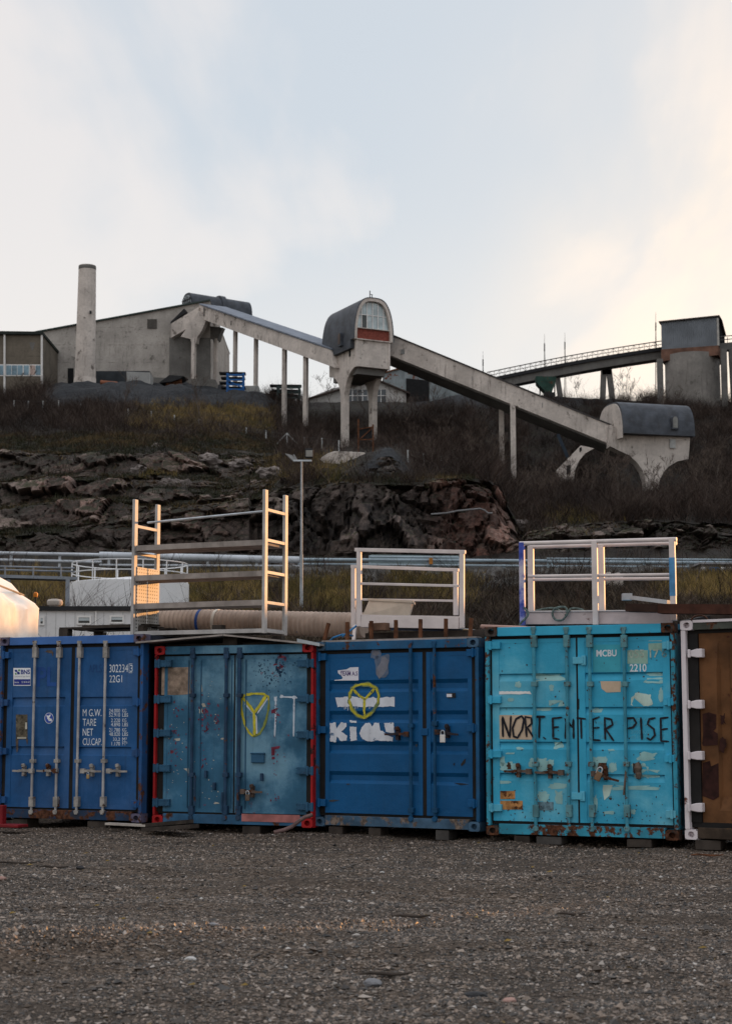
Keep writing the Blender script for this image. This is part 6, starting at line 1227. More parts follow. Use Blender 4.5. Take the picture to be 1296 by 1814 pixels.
def arch(w, h, n=28, p=0.82, q=0.86, foot=0.0):
    """closed arch outline in (x, z), springing at z=0"""
    pts = [(-w / 2, -foot)] if foot else []
    for i in range(n + 1):
        u = math.pi * (1 - i / n); c, s = math.cos(u), math.sin(u); pts.append((math.copysign(abs(c) ** p, c) * w / 2, h * abs(s) ** q))
    if foot: pts.append((w / 2, -foot))
    return pts
def barrel(b, c, ax, w, h, L, foot=0.0, p=0.82, q=0.86, hull=None):
    """solid barrel vault: c = middle of the front springing line, ax = horizontal axis running back"""
    ax = Vector(ax).normalized(); px_ = Vector((ax.y, -ax.x, 0)); o = arch(w, h, p=p, q=q, foot=foot)
    b.prism([c + px_ * x + Vector((0, 0, z)) for x, z in o], ax * L)

# ---- transfer tower in the middle with its conveyor galleries
def tower():
    Y0 = 173.0; A = P(631.5, 648, Y0); yaw = math.radians(26.8); zb = hz(796, 176.5) - 1.0
    O = Vector((A.x, A.y, zb)); t = thing('transfer_tower', 'concrete conveyor tower with slate barrel roof and a tall arched window', 'tower', O, yaw)
    z = lambda py: hz(py, Y0) - zb
    W = 3.85; D = 6.6; zf = z(648); z1 = z(600); zt = z(526)
    b = MB(True); b.bb(0, W, 0, D, zf, z1); b.build('tower_body', m_conc, t)
    for x in (-0.06, W - 0.16): b = MB(True); b.bb(x, x + 0.22, -0.06, 0.2, zf - 0.05, z1 + 0.0); b.build('corner_rib', m_conc, t)
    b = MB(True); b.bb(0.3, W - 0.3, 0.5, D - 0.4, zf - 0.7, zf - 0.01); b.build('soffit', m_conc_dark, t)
    # legs with curved haunches
    def leg(x0, x1, yc):
        pts = []; zc = z(700); hw = 0.42
        for i in range(9): u = i / 8 * math.pi / 2; pts.append((yc - hw - (yc - hw - 0.05) * (1 - math.cos(u)) ** 1.0, lerp(zc, zf, math.sin(u))))
        pts2 = []
        for i in range(9): u = i / 8 * math.pi / 2; pts2.append((yc + hw + (D - 0.05 - yc - hw) * (1 - math.cos(u)), lerp(zc, zf, math.sin(u))))
        poly = [(yc - hw, 0)] + pts + pts2[::-1] + [(yc + hw, 0)]
        b = MB(True); b.prism([(x0, y, zz_) for y, zz_ in poly], (x1 - x0, 0, 0)); b.build('leg', m_conc, t)
    leg(-0.02, 0.55, 3.3); leg(W - 0.55, W + 0.02, 3.3)
    # arched house
    cx = W / 2 - 0.02; W2 = 4.45; h = zt - z1
    def outline(w, hh, foot): return arch(w, hh, 30, 0.62, 0.92, foot)
    b = MB(True); b.prism([(cx + x, 0.25, z1 + zz_) for x, zz_ in outline(W2, h, 0.0)], (0, 0.3, 0)); b.build('gable_wall', m_conc, t)
    b = MB(True); o = outline(W2 + 0.06, h + 0.04, 0.35); i_ = outline(W2 - 0.55, h - 0.32, 0.0); n = len(o) - 2
    front = [(cx + x, -0.22, z1 + zz_) for x, zz_ in o[1:-1]]; inner = [(cx + x, -0.22, z1 + 0.02 + zz_) for x, zz_ in i_]; nb = len(front)
    backf = [(x, 0.249, zz_) for x, _, zz_ in front]; backi = [(x, 0.249, zz_) for x, _, zz_ in inner]
    fs = []
    for k in range(nb - 1): fs += [(k, k + 1, nb + k + 1, nb + k), (2 * nb + k, 3 * nb + k, 3 * nb + k + 1, 2 * nb + k + 1), (k, 2 * nb + k, 2 * nb + k + 1, k + 1), (nb + k, nb + k + 1, 3 * nb + k + 1, 3 * nb + k)]
    fs += [(0, nb, 3 * nb, 2 * nb), (nb - 1, 2 * nb - 1 + nb + 0, 0, 0)][:1] + [(nb - 1, 3 * nb - 1, 4 * nb - 1, 2 * nb - 1)]
    b.add(front + inner + backf + backi, fs); b.build('arch_rim', m_conc, t)
    b = MB(True); b.prism([(cx + x, 0.55, z1 + zz_) for x, zz_ in outline(W2 + 0.25, h + 0.12, 0.9)], (0, D + 0.4, 0)); rf = b.build('roof', m_slate, t, False)
    b = MB(True); b.prism([(cx + x, -0.26, z1 + zz_) for x, zz_ in outline(W2 + 0.25, h + 0.12, 0.0)[0:1]] + [(cx + x, -0.26, z1 + zz_) for x, zz_ in outline(W2 + 0.25, h + 0.12, 0.0)[1:]] + [(cx + x, -0.26, z1 + zz_) for x, zz_ in outline(W2 + 0.08, h + 0.045, 0.0)[::-1]], (0, 0.82, 0)); b.build('roof_edge', m_slate, t)
    zs = z1 + h * 0.27                       # sill of the window above the red brick band
    b = MB(True); bx = (W2 - 0.56) / 2
    b.bb(cx - bx, cx + bx, 0.05, 0.25, z1 + 0.05, zs - 0.03); b.build('brick_panel', M('red_brick', (0.20, 0.055, 0.04), 0.85, 0, 0.35, 5), t)
    b = MB(True); b.bb(cx - bx - 0.1, cx + bx + 0.1, -0.16, 0.24, zs - 0.028, zs + 0.04); b.build('sill', m_conc, t)
    b = MB(True); b.bb(cx - bx - 0.3, cx + bx + 0.3, -0.2, 0.24, z1 - 0.06, z1 + 0.045); b.build('sill', m_conc, t)
    gl = [(x, zz_) for x, zz_ in outline(W2 - 0.6, h - 0.36, 0.0) if z1 + zz_ > zs + 0.02]; xe = bx - 0.02
    poly = [(cx - xe, zs + 0.04)] + [(cx + x, z1 + zz_) for x, zz_ in gl] + [(cx + xe, zs + 0.04)]
    b = MB(True); b.prism([(x, 0.14, zz_) for x, zz_ in poly], (0, 0.05, 0)); w = b.build('window', M('tower_glass', (0.34, 0.42, 0.44), 0.12, 0, 0.3, 0.8, spec=1.0), t)
    xs = np.linspace(-xe, xe, 7)
    for x in xs[1:-1]:
        top = np.interp(x, [q[0] for q in gl], [q[1] for q in gl]); b = MB(True); b.bb(cx + x - 0.045, cx + x + 0.045, 0.07, 0.138, zs + 0.04, z1 + top); b.build('mullion', m_white, w)
    b = MB(True); zm = lerp(zs, z1 + h, 0.46); b.bb(cx - xe, cx + xe, 0.08, 0.137, zm - 0.035, zm + 0.035); b.build('transom', m_white, w)
    b = MB(True); b.bb(cx + xs[1] + 0.06, cx + xs[2] - 0.06, 0.128, 0.139, zs + 0.06, zm - 0.05); b.build('dark_pane', M('dark_pane', (0.08, 0.09, 0.09), 0.2), w)
    # dormer window on the left flank, slot window below, aerial
    b = MB(True); b.prism([(-0.62 - 0.1, 2.7 + y, z1 + 0.75 + zz_) for y, zz_ in arch(0.75, 0.45, 12, 1, 1, 1.05)], (0.6, 0, 0)); d_ = b.build('dormer', m_slate, t)
    b = MB(True); b.prism([(-0.76, 2.7 + y, z1 + 0.75 + zz_) for y, zz_ in arch(0.5, 0.3, 12, 1, 1, 0.85)], (0.03, 0, 0)); b.build('dormer_pane', M('louvre', (0.10, 0.075, 0.065), 0.7), d_)
    b = MB(True); b.bb(-0.05, -0.002, 1.4, 1.75, zf + 1.3, zf + 2.2); b.build('slot_window', m_dark, t)
    b = MB(True); b.tube((cx + 0.15, 1.0, zt + 0.1), (cx + 0.15, 1.0, zt + 1.15), 0.05, n=6); b.tube((cx + 0.4, 1.0, zt + 0.1), (cx + 0.4, 1.0, zt + 0.8), 0.04, n=6); b.beam((cx + 0.12, 1.0, zt + 0.75), (cx + 0.45, 1.0, zt + 0.75), 0.06, 0.06); b.beam((cx + 0.12, 1.0, zt + 0.4), (cx + 0.45, 1.0, zt + 0.4), 0.05, 0.05); b.build('aerial', m_black, t)
    return t, O, yaw
T, TO, TYAW = tower()
def gallery_section(b, E0, E1, bot0, bot1, back):
    """sloping boxed gallery: E = top front line, bot = bottom front points, back = horizontal vector to the far side"""
    b.add([E0, E1, bot1, bot0] + [p + back for p in (E0, E1, bot1, bot0)], [(0, 1, 2, 3), (4, 7, 6, 5), (0, 4, 5, 1), (3, 2, 6, 7), (0, 3, 7, 4), (1, 5, 6, 2)])
def left_gallery():
    def q(px, py): k = (px - 353) / (585 - 353); return P(px, py, lerp(205.0, 177.2, k))
    t = thing('conveyor_gallery', 'sloping concrete conveyor gallery running from the hall down to the tower', 'gallery', P(505, 770, 187), 0, 'conveyor galleries')
    back = Vector((0.878, 0.478, 0)) * 3.4
    E0, E1 = q(353, 540), q(586, 620); B0, B1 = q(404, 582), q(592, 651)
    dirn = (B1 - B0) / (592 - 404); Bl = B0 + dirn * 0.0
    b = MB(); gallery_section(b, q(404, 557.5), E1, B0, B1, back); b.add([], []); b.build('gallery_wall', m_conc, t)
    b = MB(); gallery_section(b, E0, q(404, 557.5), q(353, 563), B0, back); b.build('gallery_wall', m_conc, t)
    # flared head above the first pair of legs
    b = MB(); pts = [(353, 562), (404, 581), (409, 585), (398, 590), (390, 597), (386, 606), (379, 606), (376, 597), (366, 592), (356, 594), (349, 600), (347, 606), (340, 606), (338, 600), (322, 596)]
    Yh = 204.0; b.prism([P(x, y, Yh) for x, y in [(353, 550), (365, 567), (357, 586), (349, 597), (347, 608), (339, 608), (337, 600), (320, 596), (335, 575)]], Vector((0.4, 0.9, 0)) * 0.7); b.build('haunch', m_conc, t)
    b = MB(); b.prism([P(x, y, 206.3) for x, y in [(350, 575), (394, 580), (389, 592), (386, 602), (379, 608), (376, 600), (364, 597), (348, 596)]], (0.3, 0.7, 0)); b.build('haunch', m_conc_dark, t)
    b = MB(); th = Vector((0, 0, 0.16)); a, c = E0 + Vector((0, -0.15, 0.01)), E1 + Vector((0.05, -0.15, 0.01)); bk = back * 1.06
    b.add([a, c, c + bk, a + bk] + [p + th for p in (a, c, c + bk, a + bk)], [(0, 1, 2, 3), (4, 7, 6, 5), (0, 4, 5, 1), (1, 5, 6, 2), (2, 6, 7, 3), (3, 7, 4, 0)]); b.build('roof', m_slate_light, t)
    for px, pyt, pyb, Y, w in ((343.5, 600, 694, 204.2, 6.5), (383, 600, 696, 206.5, 6.5), (417, 582, 700, 200, 5.5), (453.5, 598, 700, 196, 5.5), (504, 610, 800, 187.6, 6.5), (541.5, 626, 800, 183.2, 7)):
        b = MB(); p = P(px, pyt, Y); b.beam(Vector((p.x, p.y, hz(pyb, Y) - 1)), p, w / F * Y, 0.5, (0.4, 0.9, 0)); b.build('leg', m_conc, t)
    # stub running back into the hall
    b = MB(); b.prism([P(x, y, 204.6) for x, y in [(303, 573), (352, 543), (352, 562), (345, 574), (303, 598)]], (0.3, 2.2, 0)); b.build('head_wall', m_conc, t)
    b = MB(); b.prism([P(x, y, 205.0) for x, y in [(302, 570), (326, 546), (330, 552), (302, 573)]], (0.3, 2, 0)); b.build('head_grille', m_black, t)
    for px, p0 in ((362, 552), (410, 572), (450, 585), (497, 600), (556, 622)):
        b = MB(); a = q(px, p0); b.box((a.x - 0.04, a.y - 0.06, a.z), (0.14, 0.12, 1.1 if px != 410 else 0.5), math.radians(-61)); b.build('streak_gutter', m_conc_dark, t)
left_gallery()
def head_house():
    A = P(341, 552, 207.5); B = P(447, 556, 212.5); ax = (B - A); ax.z = 0; L = ax.length; ax.normalize(); w = 2.9; h = hz(514.5, 207.5) - hz(548, 207.5)
    side = Vector((ax.y, -ax.x, 0)); c = A - side * 0 + Vector((-ax.y, ax.x, 0)) * (w / 2); c.z = hz(548, 207.5)
    t = thing('head_house', 'slate barrel roofed drive house at the top of the concrete hall', 'building', c, 0)
    b = MB(); b.prism([c + side * x + Vector((0, 0, z)) for x, z in arch(w, h, 28, 0.7, 0.9, 0.6)], ax * L); b.build('roof', m_slate, t)
    b = MB(); m = c + ax * (L * 0.5); b.prism([m + side * x + Vector((0, 0, z)) for x, z in arch(w + 0.3, h + 0.25, 28, 0.7, 0.9, 0.0)], ax * 0.7); b.build('roof_rib', m_slate, t)
    b = MB(); m = c - ax * 0.08; b.prism([m + side * x + Vector((0, 0, z)) for x, z in arch(w - 0.5, h - 0.35, 28, 0.7, 0.9, 0.3)], ax * 0.07); wn = b.build('window', M('lattice_glass', (0.30, 0.33, 0.35), 0.3), t)
    b = MB(); m = c - ax * 0.12
    for i in range(-2, 3): b.beam(m + side * (i * 0.45) + Vector((0, 0, -0.3)), m + side * (i * 0.45) + Vector((0, 0, h * (0.82 - 0.05 * abs(i)))), 0.12, 0.05)
    for j in range(4): b.beam(m + side * -1.15 + Vector((0, 0, j * 0.5)), m + side * 1.15 + Vector((0, 0, j * 0.5)), 0.05, 0.12)
    b.build('lattice', m_black, wn)
    b = MB(); b.box(c + ax * (L + 0.1) + Vector((0, 0, h * 0.55)), (0.5, 0.6, 0.35)); b.build('end_lamp', m_black, t)
head_house()
def right_gallery():
    def q(px, py, bk=0.0): k = (px - 690) / (1105 - 690); return P(px, py, lerp(176.5, 166.0, k) + bk)
    t = thing('conveyor_gallery', 'long concrete conveyor gallery descending from the tower to the lower barrel roofed house', 'gallery', q(905, 880), 0, 'conveyor galleries')
    ax = q(1105, 790) - q(690, 620); back = Vector((-0.02, 1, 0)).normalized() * 4.8
    b = MB(); gallery_section(b, q(688, 592), q(1106, 764), q(688, 628), q(1106, 797), back); b.build('gallery_wall', m_conc, t)
    b = MB(); up = Vector((0, 0, 0.14)); o = -back.normalized() * 0.15; gallery_section(b, q(688, 592) + o + up, q(1106, 764) + o + up, q(688, 592) + o + Vector((0, 0, 0.002)), q(1106, 764) + o + Vector((0, 0, 0.002)), back * 1.06); b.build('roof', M('gallery_roof', (0.05, 0.045, 0.045), 0.7), t)
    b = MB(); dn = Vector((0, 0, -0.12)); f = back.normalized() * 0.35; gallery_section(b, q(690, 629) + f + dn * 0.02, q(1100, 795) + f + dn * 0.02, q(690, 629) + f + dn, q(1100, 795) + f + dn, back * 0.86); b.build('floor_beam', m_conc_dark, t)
    for px in (714, 840, 964, 1085):
        y = lerp(603, 760, (px - 690) / 415.0) + 11; b = MB(); b.box(q(px, y, -0.05), (0.5, 0.1, 0.5), -0.06); b.build('window', M('gallery_pane', (0.17, 0.17, 0.165), 0.4), t)
        b = MB(); p = q(px, y + 11, -0.02); b.box(p, (0.35, 0.05, 0.7)); b.build('stain_drip', m_conc_dark, t) if False else None
    for px, pyt, pyb, Yb, w in ((887.5, 724, 870, 4.0, 9), (908, 715, 884, 0.1, 9.5)):
        p = q(px, pyt, Yb); b = MB(); b.beam(Vector((p.x, p.y, hz(pyb, p.y) - 1.0)), p, w / F * p.y, 0.55, (0.1, 1, 0)); b.build('leg', m_conc, t)
right_gallery()
def lower_house():
    Y = 164.0; A = P(1104, 766, Y); ax = Vector((0.96, 0.27, 0)); L = (P(1231, 770, Y + 2).x - A.x) / 0.96; side = Vector((ax.y, -ax.x, 0)); w = 6.0; h = hz(704.5, Y) - hz(764, Y)
    c = A - side * (w / 2); c.z = hz(764, Y); t = thing('lower_house', 'slate barrel roofed house on a curved concrete pier at the foot of the gallery', 'building', P(1155, 862, Y), 0)
    b = MB(); b.prism([c + side * x + Vector((0, 0, z)) for x, z in arch(w, h, 30, 0.62, 0.92, 0.15)], ax * L); b.build('roof', m_slate, t)
    b = MB(); m = c - ax * 0.15; b.prism([m + side * x + Vector((0, 0, z)) for x, z in arch(w - 0.3, h - 0.2, 30, 0.62, 0.92, 0.6)], ax * 0.148); b.build('gable_wall', m_conc, t)
    b = MB(); m = c - ax * 0.25 + side * 0.55 + Vector((0, 0, 0.5)); b.box(m, (0.2, 0.7, 0.85), math.atan2(ax.y, ax.x)); b.build('window', m_dark, t)
    m = A + ax * (L * 0.71) + side * 0.0; b = MB(); dd = m + Vector((0, 0, hz(733, Y) - hz(764, Y) - 0.0)); b.prism([dd + side * 0.25 + ax * x + Vector((0, 0, z - 0.2)) for x, z in arch(0.72, 0.4, 12, 1, 1, 1.0)], -side * 0.7); d = b.build('dormer', m_slate, t)
    b = MB(); b.prism([dd + side * 0.28 + ax * x + Vector((0, 0, z - 0.2)) for x, z in arch(0.5, 0.28, 12, 1, 1, 0.85)], -side * 0.03); b.build('dormer_pane', M('dormer_glass', (0.20, 0.20, 0.19), 0.3), d)
    Yb = Y + 0.5; b = MB(); top = [(1080, 752), (1106, 764), (1222, 775), (1219, 813), (1200, 817), (1184, 826), (1174, 838), (1168, 850), (1165, 880), (1145, 880), (1143, 850), (1138, 834), (1128, 819), (1113, 806), (1096, 798), (1080, 790)]
    b.prism([P(x, y, lerp(Yb + 0.6, Yb + 2.0, (x - 1080) / 142)) for x, y in top], (-0.1, 1.7, 0)); b.build('pier_wall', m_conc, t)
    b = MB(); prismpx(b, [(1186, 777), (1196, 778), (1196, 794), (1186, 793)], Yb + 1.45, 0.1); b.build('window', M('pier_window', (0.34, 0.34, 0.33), 0.3), t)
lower_house()
def buttress():
    Y = 166; t = thing('concrete_buttress', 'small slanting concrete buttress half hidden under the lower gallery', 'buttress', P(1010, 842, Y), 0)
    b = MB(); prismpx(b, [(984, 834), (1028, 789), (1052, 794), (1036, 803), (1026, 815), (1019, 830), (1015, 852), (996, 852)], Y, 1.5); b.build('wall', m_conc, t)
    b = MB(); prismpx(b, [(1003, 825), (1010, 823), (1010, 840), (1003, 841)], Y - 0.06, 0.05); b.build('doorway', m_dark, t)
    b = MB(); prismpx(b, [(1026, 793), (1030, 792), (1030, 798), (1026, 801)], Y - 0.06, 0.05); b.build('window', m_dark, t)
    b = MB(); a, c = P(985, 770, Y + 3), P(1003, 812, Y + 3); b.prism([a, P(990, 768, Y + 3), P(1008, 808, Y + 3), c], (0, 0.1, 0)); b.build('chute_sheet', M('chute_blue', (0.022, 0.032, 0.046), 0.6), t)
buttress()

# ---- silo with its loading house and belt bridge
def silo():
    Y = 212.0; base = P(1228, 745, Y); r = 49 / F * Y; t = thing('concrete_silo', 'round stained concrete silo carrying a corrugated grey loading house', 'silo', base, 0)
    H_ = hz(632, Y) - base.z; b = MB(); b.lathe(base, [(r * 1.0, 0), (r, H_ * 0.5), (r * 0.99, H_)], 48); b.build('drum', concrete('silo_concrete', (0.26, 0.24, 0.22), 0.75, coarse=0.8), t, True)
    yaw = -0.33; M3 = Matrix.Rotation(yaw, 3, 'Z'); A = P(1171, 600, 211.0); W = (1267 - 1171) / F * 207.5 / math.cos(yaw); D = 6.0
    zt, zm, zb = hz(565, 209), hz(613, 209), hz(634, 209)
    def loc(x, y, z): v = M3 @ Vector((x, y, 0)); return Vector((A.x + v.x, A.y + v.y, z))
    b = MB(); vs = []; fs = []; n = 56
    for i in range(n + 1):
        o = 0.08 if i % 2 else 0.0; x = W * i / n; k = zt + (hz(553, 206) - zt) * i / n; vs += [loc(x, -o, zm), loc(x, -o, k)]
    for i in range(n): fs.append((2 * i, 2 * i + 2, 2 * i + 3, 2 * i + 1))
    b.add(vs, fs); b.build('cladding', M('corrugated_grey', (0.17, 0.185, 0.205), 0.6, 0.2, 0.15, 0.5, streak=0.2), t)
    b = MB(); b.prism([loc(0, 0.02, zm), loc(W, 0.02, zm), loc(W, 0.02, hz(553, 206) - 0.1), loc(0, 0.02, zt - 0.1)], M3 @ Vector((0, D, 0))); b.build('house_shell', m_black, t)
    b = MB(); b.prism([loc(-0.25, -0.3, zt), loc(W + 0.35, -0.3, hz(552, 206)), loc(W + 0.35, -0.3, hz(552, 206) + 0.16), loc(-0.25, -0.3, zt + 0.16)], M3 @ Vector((0, D * 0.5, 0.0))); b.build('roof', M('house_roof', (0.06, 0.05, 0.045), 0.7), t)
    b = MB(); k = hz(552, 206); b.prism([loc(W + 0.35, D * 0.5 - 0.3, k), loc(W + 0.35, D * 0.5 - 0.3, k + 0.15), loc(W + 0.35, D + 0.3, k - 0.95), loc(W + 0.35, D + 0.3, k - 1.1)], -(M3 @ Vector((W + 0.6, 0, 0)))); b.build('roof', MATS['house_roof'], t)
    b = MB(); b.prism([loc(W - 0.02, -0.1, zm), loc(W + 0.22, -0.1, zm), loc(W + 0.22, -0.1, hz(554, 206)), loc(W - 0.02, -0.1, hz(554, 206))], M3 @ Vector((0, 0.3, 0))); b.build('corner_trim', M('trim_grey', (0.40, 0.38, 0.35), 0.7), t)
    b = MB(); b.prism([loc(W + 0.2, D - 0.2, zm), loc(W + 0.2, D, zm), loc(W + 0.2, D, k - 1.1), loc(W + 0.2, D - 0.2, k - 0.9)], -(M3 @ Vector((0.3, 0, 0)))); b.build('corner_trim', m_black, t)
    b = MB(); b.prism([loc(-0.05, -0.15, zb), loc(W + 0.1, -0.15, zb + 0.3), loc(W + 0.1, -0.15, zm), loc(-0.05, -0.15, zm)], M3 @ Vector((0, D, 0))); b.build('rusty_skirt', M('rusty_skirt', (0.16, 0.085, 0.06), 0.85, 0, 0.45, 0.7, streak=0.5, dcol=(0.10, 0.085, 0.075)), t)
    for px, pyt in ((1168, 636), (1281, 618)):
        b = MB(); p = P(px, pyt, 208); b.beam(Vector((p.x, p.y, hz(735, 208) - 1)), p, 0.7, 0.6, (0, 1, 0)); b.build('leg', m_conc_dark, t)
silo()
def bridge():
    Y = 214.0; t = thing('belt_bridge', 'raised concrete belt bridge with a lattice railing leading to the silo', 'bridge', P(1074, 710, Y), 0, 'belt bridges by the silo')
    xs = np.linspace(862, 1174, 25); top = lambda x: 672 - 54 * ((x - 870) / 300) ** 1.0 - 3.0 * math.sin(math.pi * np.clip((x - 870) / 300, 0, 1))
    b = MB(); poly = [P(x, top(x), Y) for x in xs] + [P(x, top(x) + 17, Y) for x in xs[::-1]]
    n = len(xs)
    for i in range(n - 1): pass
    vs = []; fs = []
    for x in xs:
        for (dy, dp) in ((0, 0), (17, 0), (17, 2.2), (0, 2.2)): v = P(x, top(x) + dy, Y); v.y += dp; vs.append(v)
    for i in range(n - 1):
        for k in range(4): fs.append((4 * i + k, 4 * i + (k + 1) % 4, 4 * (i + 1) + (k + 1) % 4, 4 * (i + 1) + k))
    fs += [(0, 1, 2, 3), (4 * n - 4, 4 * n - 1, 4 * n - 2, 4 * n - 3)]
    b.add(vs, fs); b.build('deck_beam', m_conc_dark, t)
    b = MB(); vs = []
    for x in xs:
        for (dy, dp) in ((-2.5, -0.3), (3.5, -0.3), (3.5, 2.5), (-2.5, 2.5)): v = P(x, top(x) + dy, Y); v.y += dp; vs.append(v)
    b.add(vs, fs); b.build('deck_edge', m_black, t)
    for rail, yy in (('rail', -14), ('rail', -8)):
        b = MB(); b.path([P(x, top(x) + yy, Y - 0.2) for x in xs], 0.07 if yy == -14 else 0.045, 6); b.build(rail, m_conc_dark, t)
    px_ = np.linspace(866, 1168, 34)
    b = MB()
    for i in range(len(px_) - 1):
        a, c = px_[i], px_[i + 1]; b.beam(P(a, top(a) - 2.5, Y - 0.2), P(a, top(a) - 14, Y - 0.2), 0.05, 0.05); b.beam(P(a, top(a) - 2.5, Y - 0.2), P(c, top(c) - 14, Y - 0.2), 0.035, 0.035) if i % 2 else b.beam(P(a, top(a) - 14, Y - 0.2), P(c, top(c) - 2.5, Y - 0.2), 0.035, 0.035)
    b.build('railing_lattice', m_conc_dark, t)
    for tops in (((987, 670), (995, 712), 10), ((1069, 655), (1066, 715), 11), ((1078, 655), (1086, 715), 11), ((1066, 660), (1082, 659), 10)):
        (a, c, w) = tops; b = MB(); p, q = P(*a, Y + 1), P(*c, Y + 1); q.z -= 0.8 if c[1] > 680 else 0; b.beam(p, q, w / F * Y * 0.9, 0.5, (0, 1, 0)); b.build('leg', m_conc_dark, t)
    t2 = thing('belt_bridge', 'short concrete belt bridge leaving the silo at the right edge', 'bridge', P(1300, 710, 212), 0, 'belt bridges by the silo')
    b = MB(); b.beam(P(1266, 617, 212), P(1380, 606, 216), 2.0, 0.9); b.build('deck_beam', m_conc_dark, t2)
    for yy in (10, 16): b = MB(); b.tube(P(1266, 613 - yy, 211), P(1380, 602 - yy, 215), 0.06, n=6); b.build('rail', m_conc_dark, t2)
    for x in (1288, 1312): b = MB(); b.beam(P(x, 612, 211), P(x, 597, 211), 0.06, 0.06); b.build('rail_post', m_conc_dark, t2)
    b = MB(); p = P(1294, 618, 212); b.beam(p, P(1300, 730, 212), 0.6, 0.5, (0, 1, 0)); b.build('leg', m_conc_dark, t2)
bridge()
for i, (px, pt, pb) in enumerate(((855, 622, 680), (964, 591, 660), (1000, 589, 655), (1161, 553, 625))):
    Y = 219; b = MB(); o = thing('mast', ['short thin mast above the middle of the right gallery', 'thin mast behind the belt bridge, left of the pair', 'thin mast behind the belt bridge, right of the pair', 'thin mast beside the loading house on the silo'][i], 'mast', P(px, 715, Y), 0, 'thin masts on the skyline')
    p = P(px, 720, Y); m_ = P(px, lerp(pt, pb, 0.28), Y); b.tube(p, m_, 0.07, 0.05, 6); b.tube(m_, P(px, pt, Y), 0.03, 0.015, 6); b.tube(P(px, lerp(pt, pb, 0.25), Y), P(px, lerp(pt, pb, 0.45), Y), 0.085, n=6); b.build('pole', m_black, o)
    k = MB(); k.tube(P(px, lerp(pt, pb, 0.3), Y), P(px + 4.0, 722, Y), 0.025, n=5); k.build('stay_wire', m_black, o)
def hopper():
    Y = 209; t = thing('green_hopper', 'green steel hopper on thin legs beneath the belt bridge', 'hopper', P(970, 708, Y), 0)
    b = MB(); cs = [[P(949, 666, Y), P(985, 667, Y)], [P(951, 678, Y), P(983, 679, Y)], [P(964, 692, Y), P(978, 692, Y)], [P(966, 698, Y), P(977, 698, Y)]]; vs = []; fs = []
    for l, r in cs: vs += [l, r, r + Vector((0, 1.8, 0)), l + Vector((0, 1.8, 0))]
    for i in range(3): fs += [(4 * i + k, 4 * i + (k + 1) % 4, 4 * i + 4 + (k + 1) % 4, 4 * i + 4 + k) for k in range(4)]
    fs += [(0, 1, 2, 3), (12, 13, 14, 15)]; b.add(vs, fs); b.build('bin', M('hopper_green', (0.018, 0.05, 0.038), 0.6, 0, 0.4, 1, rust=0.4, rs=3), t)
    for x in (956, 982): b = MB(); b.beam(P(x, 676, Y + 0.5), P(x, 714, Y + 0.5), 0.15, 0.15, (0, 1, 0)); b.build('leg', m_black, t)
    b = MB(); b.box(P(972, 702, Y), (1.2, 1.4, 0.8)); b.build('feeder', m_black, t)
hopper()
def gable_house():
    Y = 209.0; t = thing('gabled_workshop', 'pale gabled workshop with dark windows behind the tower', 'building', P(640, 712, Y), 0)
    b = MB(); prismpx(b, [(548, 704), (588, 688), (663, 672), (719, 695), (719, 730), (548, 730)], Y, 15); b.build('wall', concrete('pale_render', (0.46, 0.44, 0.42), 0.35), t)
    for a, c in (((540, 706), (664, 669)), ((664, 669), (726, 695))):
        b = MB(); b.prism([P(*a, Y - 0.5), P(*c, Y - 0.5), P(c[0], c[1] + 2.6, Y - 0.5), P(a[0], a[1] + 2.6, Y - 0.5)], (0, 16, 0)); b.build('roof', M('workshop_roof', (0.05, 0.035, 0.03), 0.8), t)
    for x0, x1 in ((616, 632), (634, 650), (666, 683)):
        b = MB(); prismpx(b, [(x0, 690), (x1, 690), (x1, 712), (x0, 712)], Y - 0.1, 0.08); w = b.build('window', M('workshop_glass', (0.10, 0.11, 0.12), 0.3), t)
        b = MB(); xm = (x0 + x1) / 2; prismpx(b, [(xm - 0.6, 690), (xm + 0.6, 690), (xm + 0.6, 712), (xm - 0.6, 712)], Y - 0.14, 0.03); prismpx(b, [(x0, 700), (x1, 700), (x1, 701.2), (x0, 701.2)], Y - 0.17, 0.028); b.build('glazing_bar', m_white, w)
gable_house()
def rust_shed():
    Y = 216.0; t = thing('corrugated_shed', 'rust streaked corrugated shed with a dark opening behind the gallery', 'shed', P(740, 705, Y), 0); m = M('rusty_sheet', (0.22, 0.25, 0.26), 0.7, 0.1, 0.2, 0.8, rust=0.42, rs=1.6, rcol=(0.17, 0.06, 0.035), streak=0.4)
    b = MB(); prismpx(b, [(680, 660), (716, 650), (716, 720), (680, 720)], Y, 6); b.build('wall', m, t)
    b = MB(); prismpx(b, [(716.2, 650), (758, 662), (830, 684), (830, 720), (716.2, 720)], Y + 0.02, 6); b.build('wall', m, t)
    b = MB(); prismpx(b, [(719, 670), (760, 674), (760, 715), (719, 715)], Y - 0.05, 0.06); b.build('opening', m_dark, t)
    b = MB(); b.prism([P(678, 659, Y - 0.2), P(716, 648.5, Y - 0.2), P(832, 683, Y - 0.2), P(832, 685, Y - 0.2), P(716, 651, Y - 0.2), P(678, 661.5, Y - 0.2)], (0, 7, 0)); b.build('roof', m_rustsolid, t)
rust_shed()
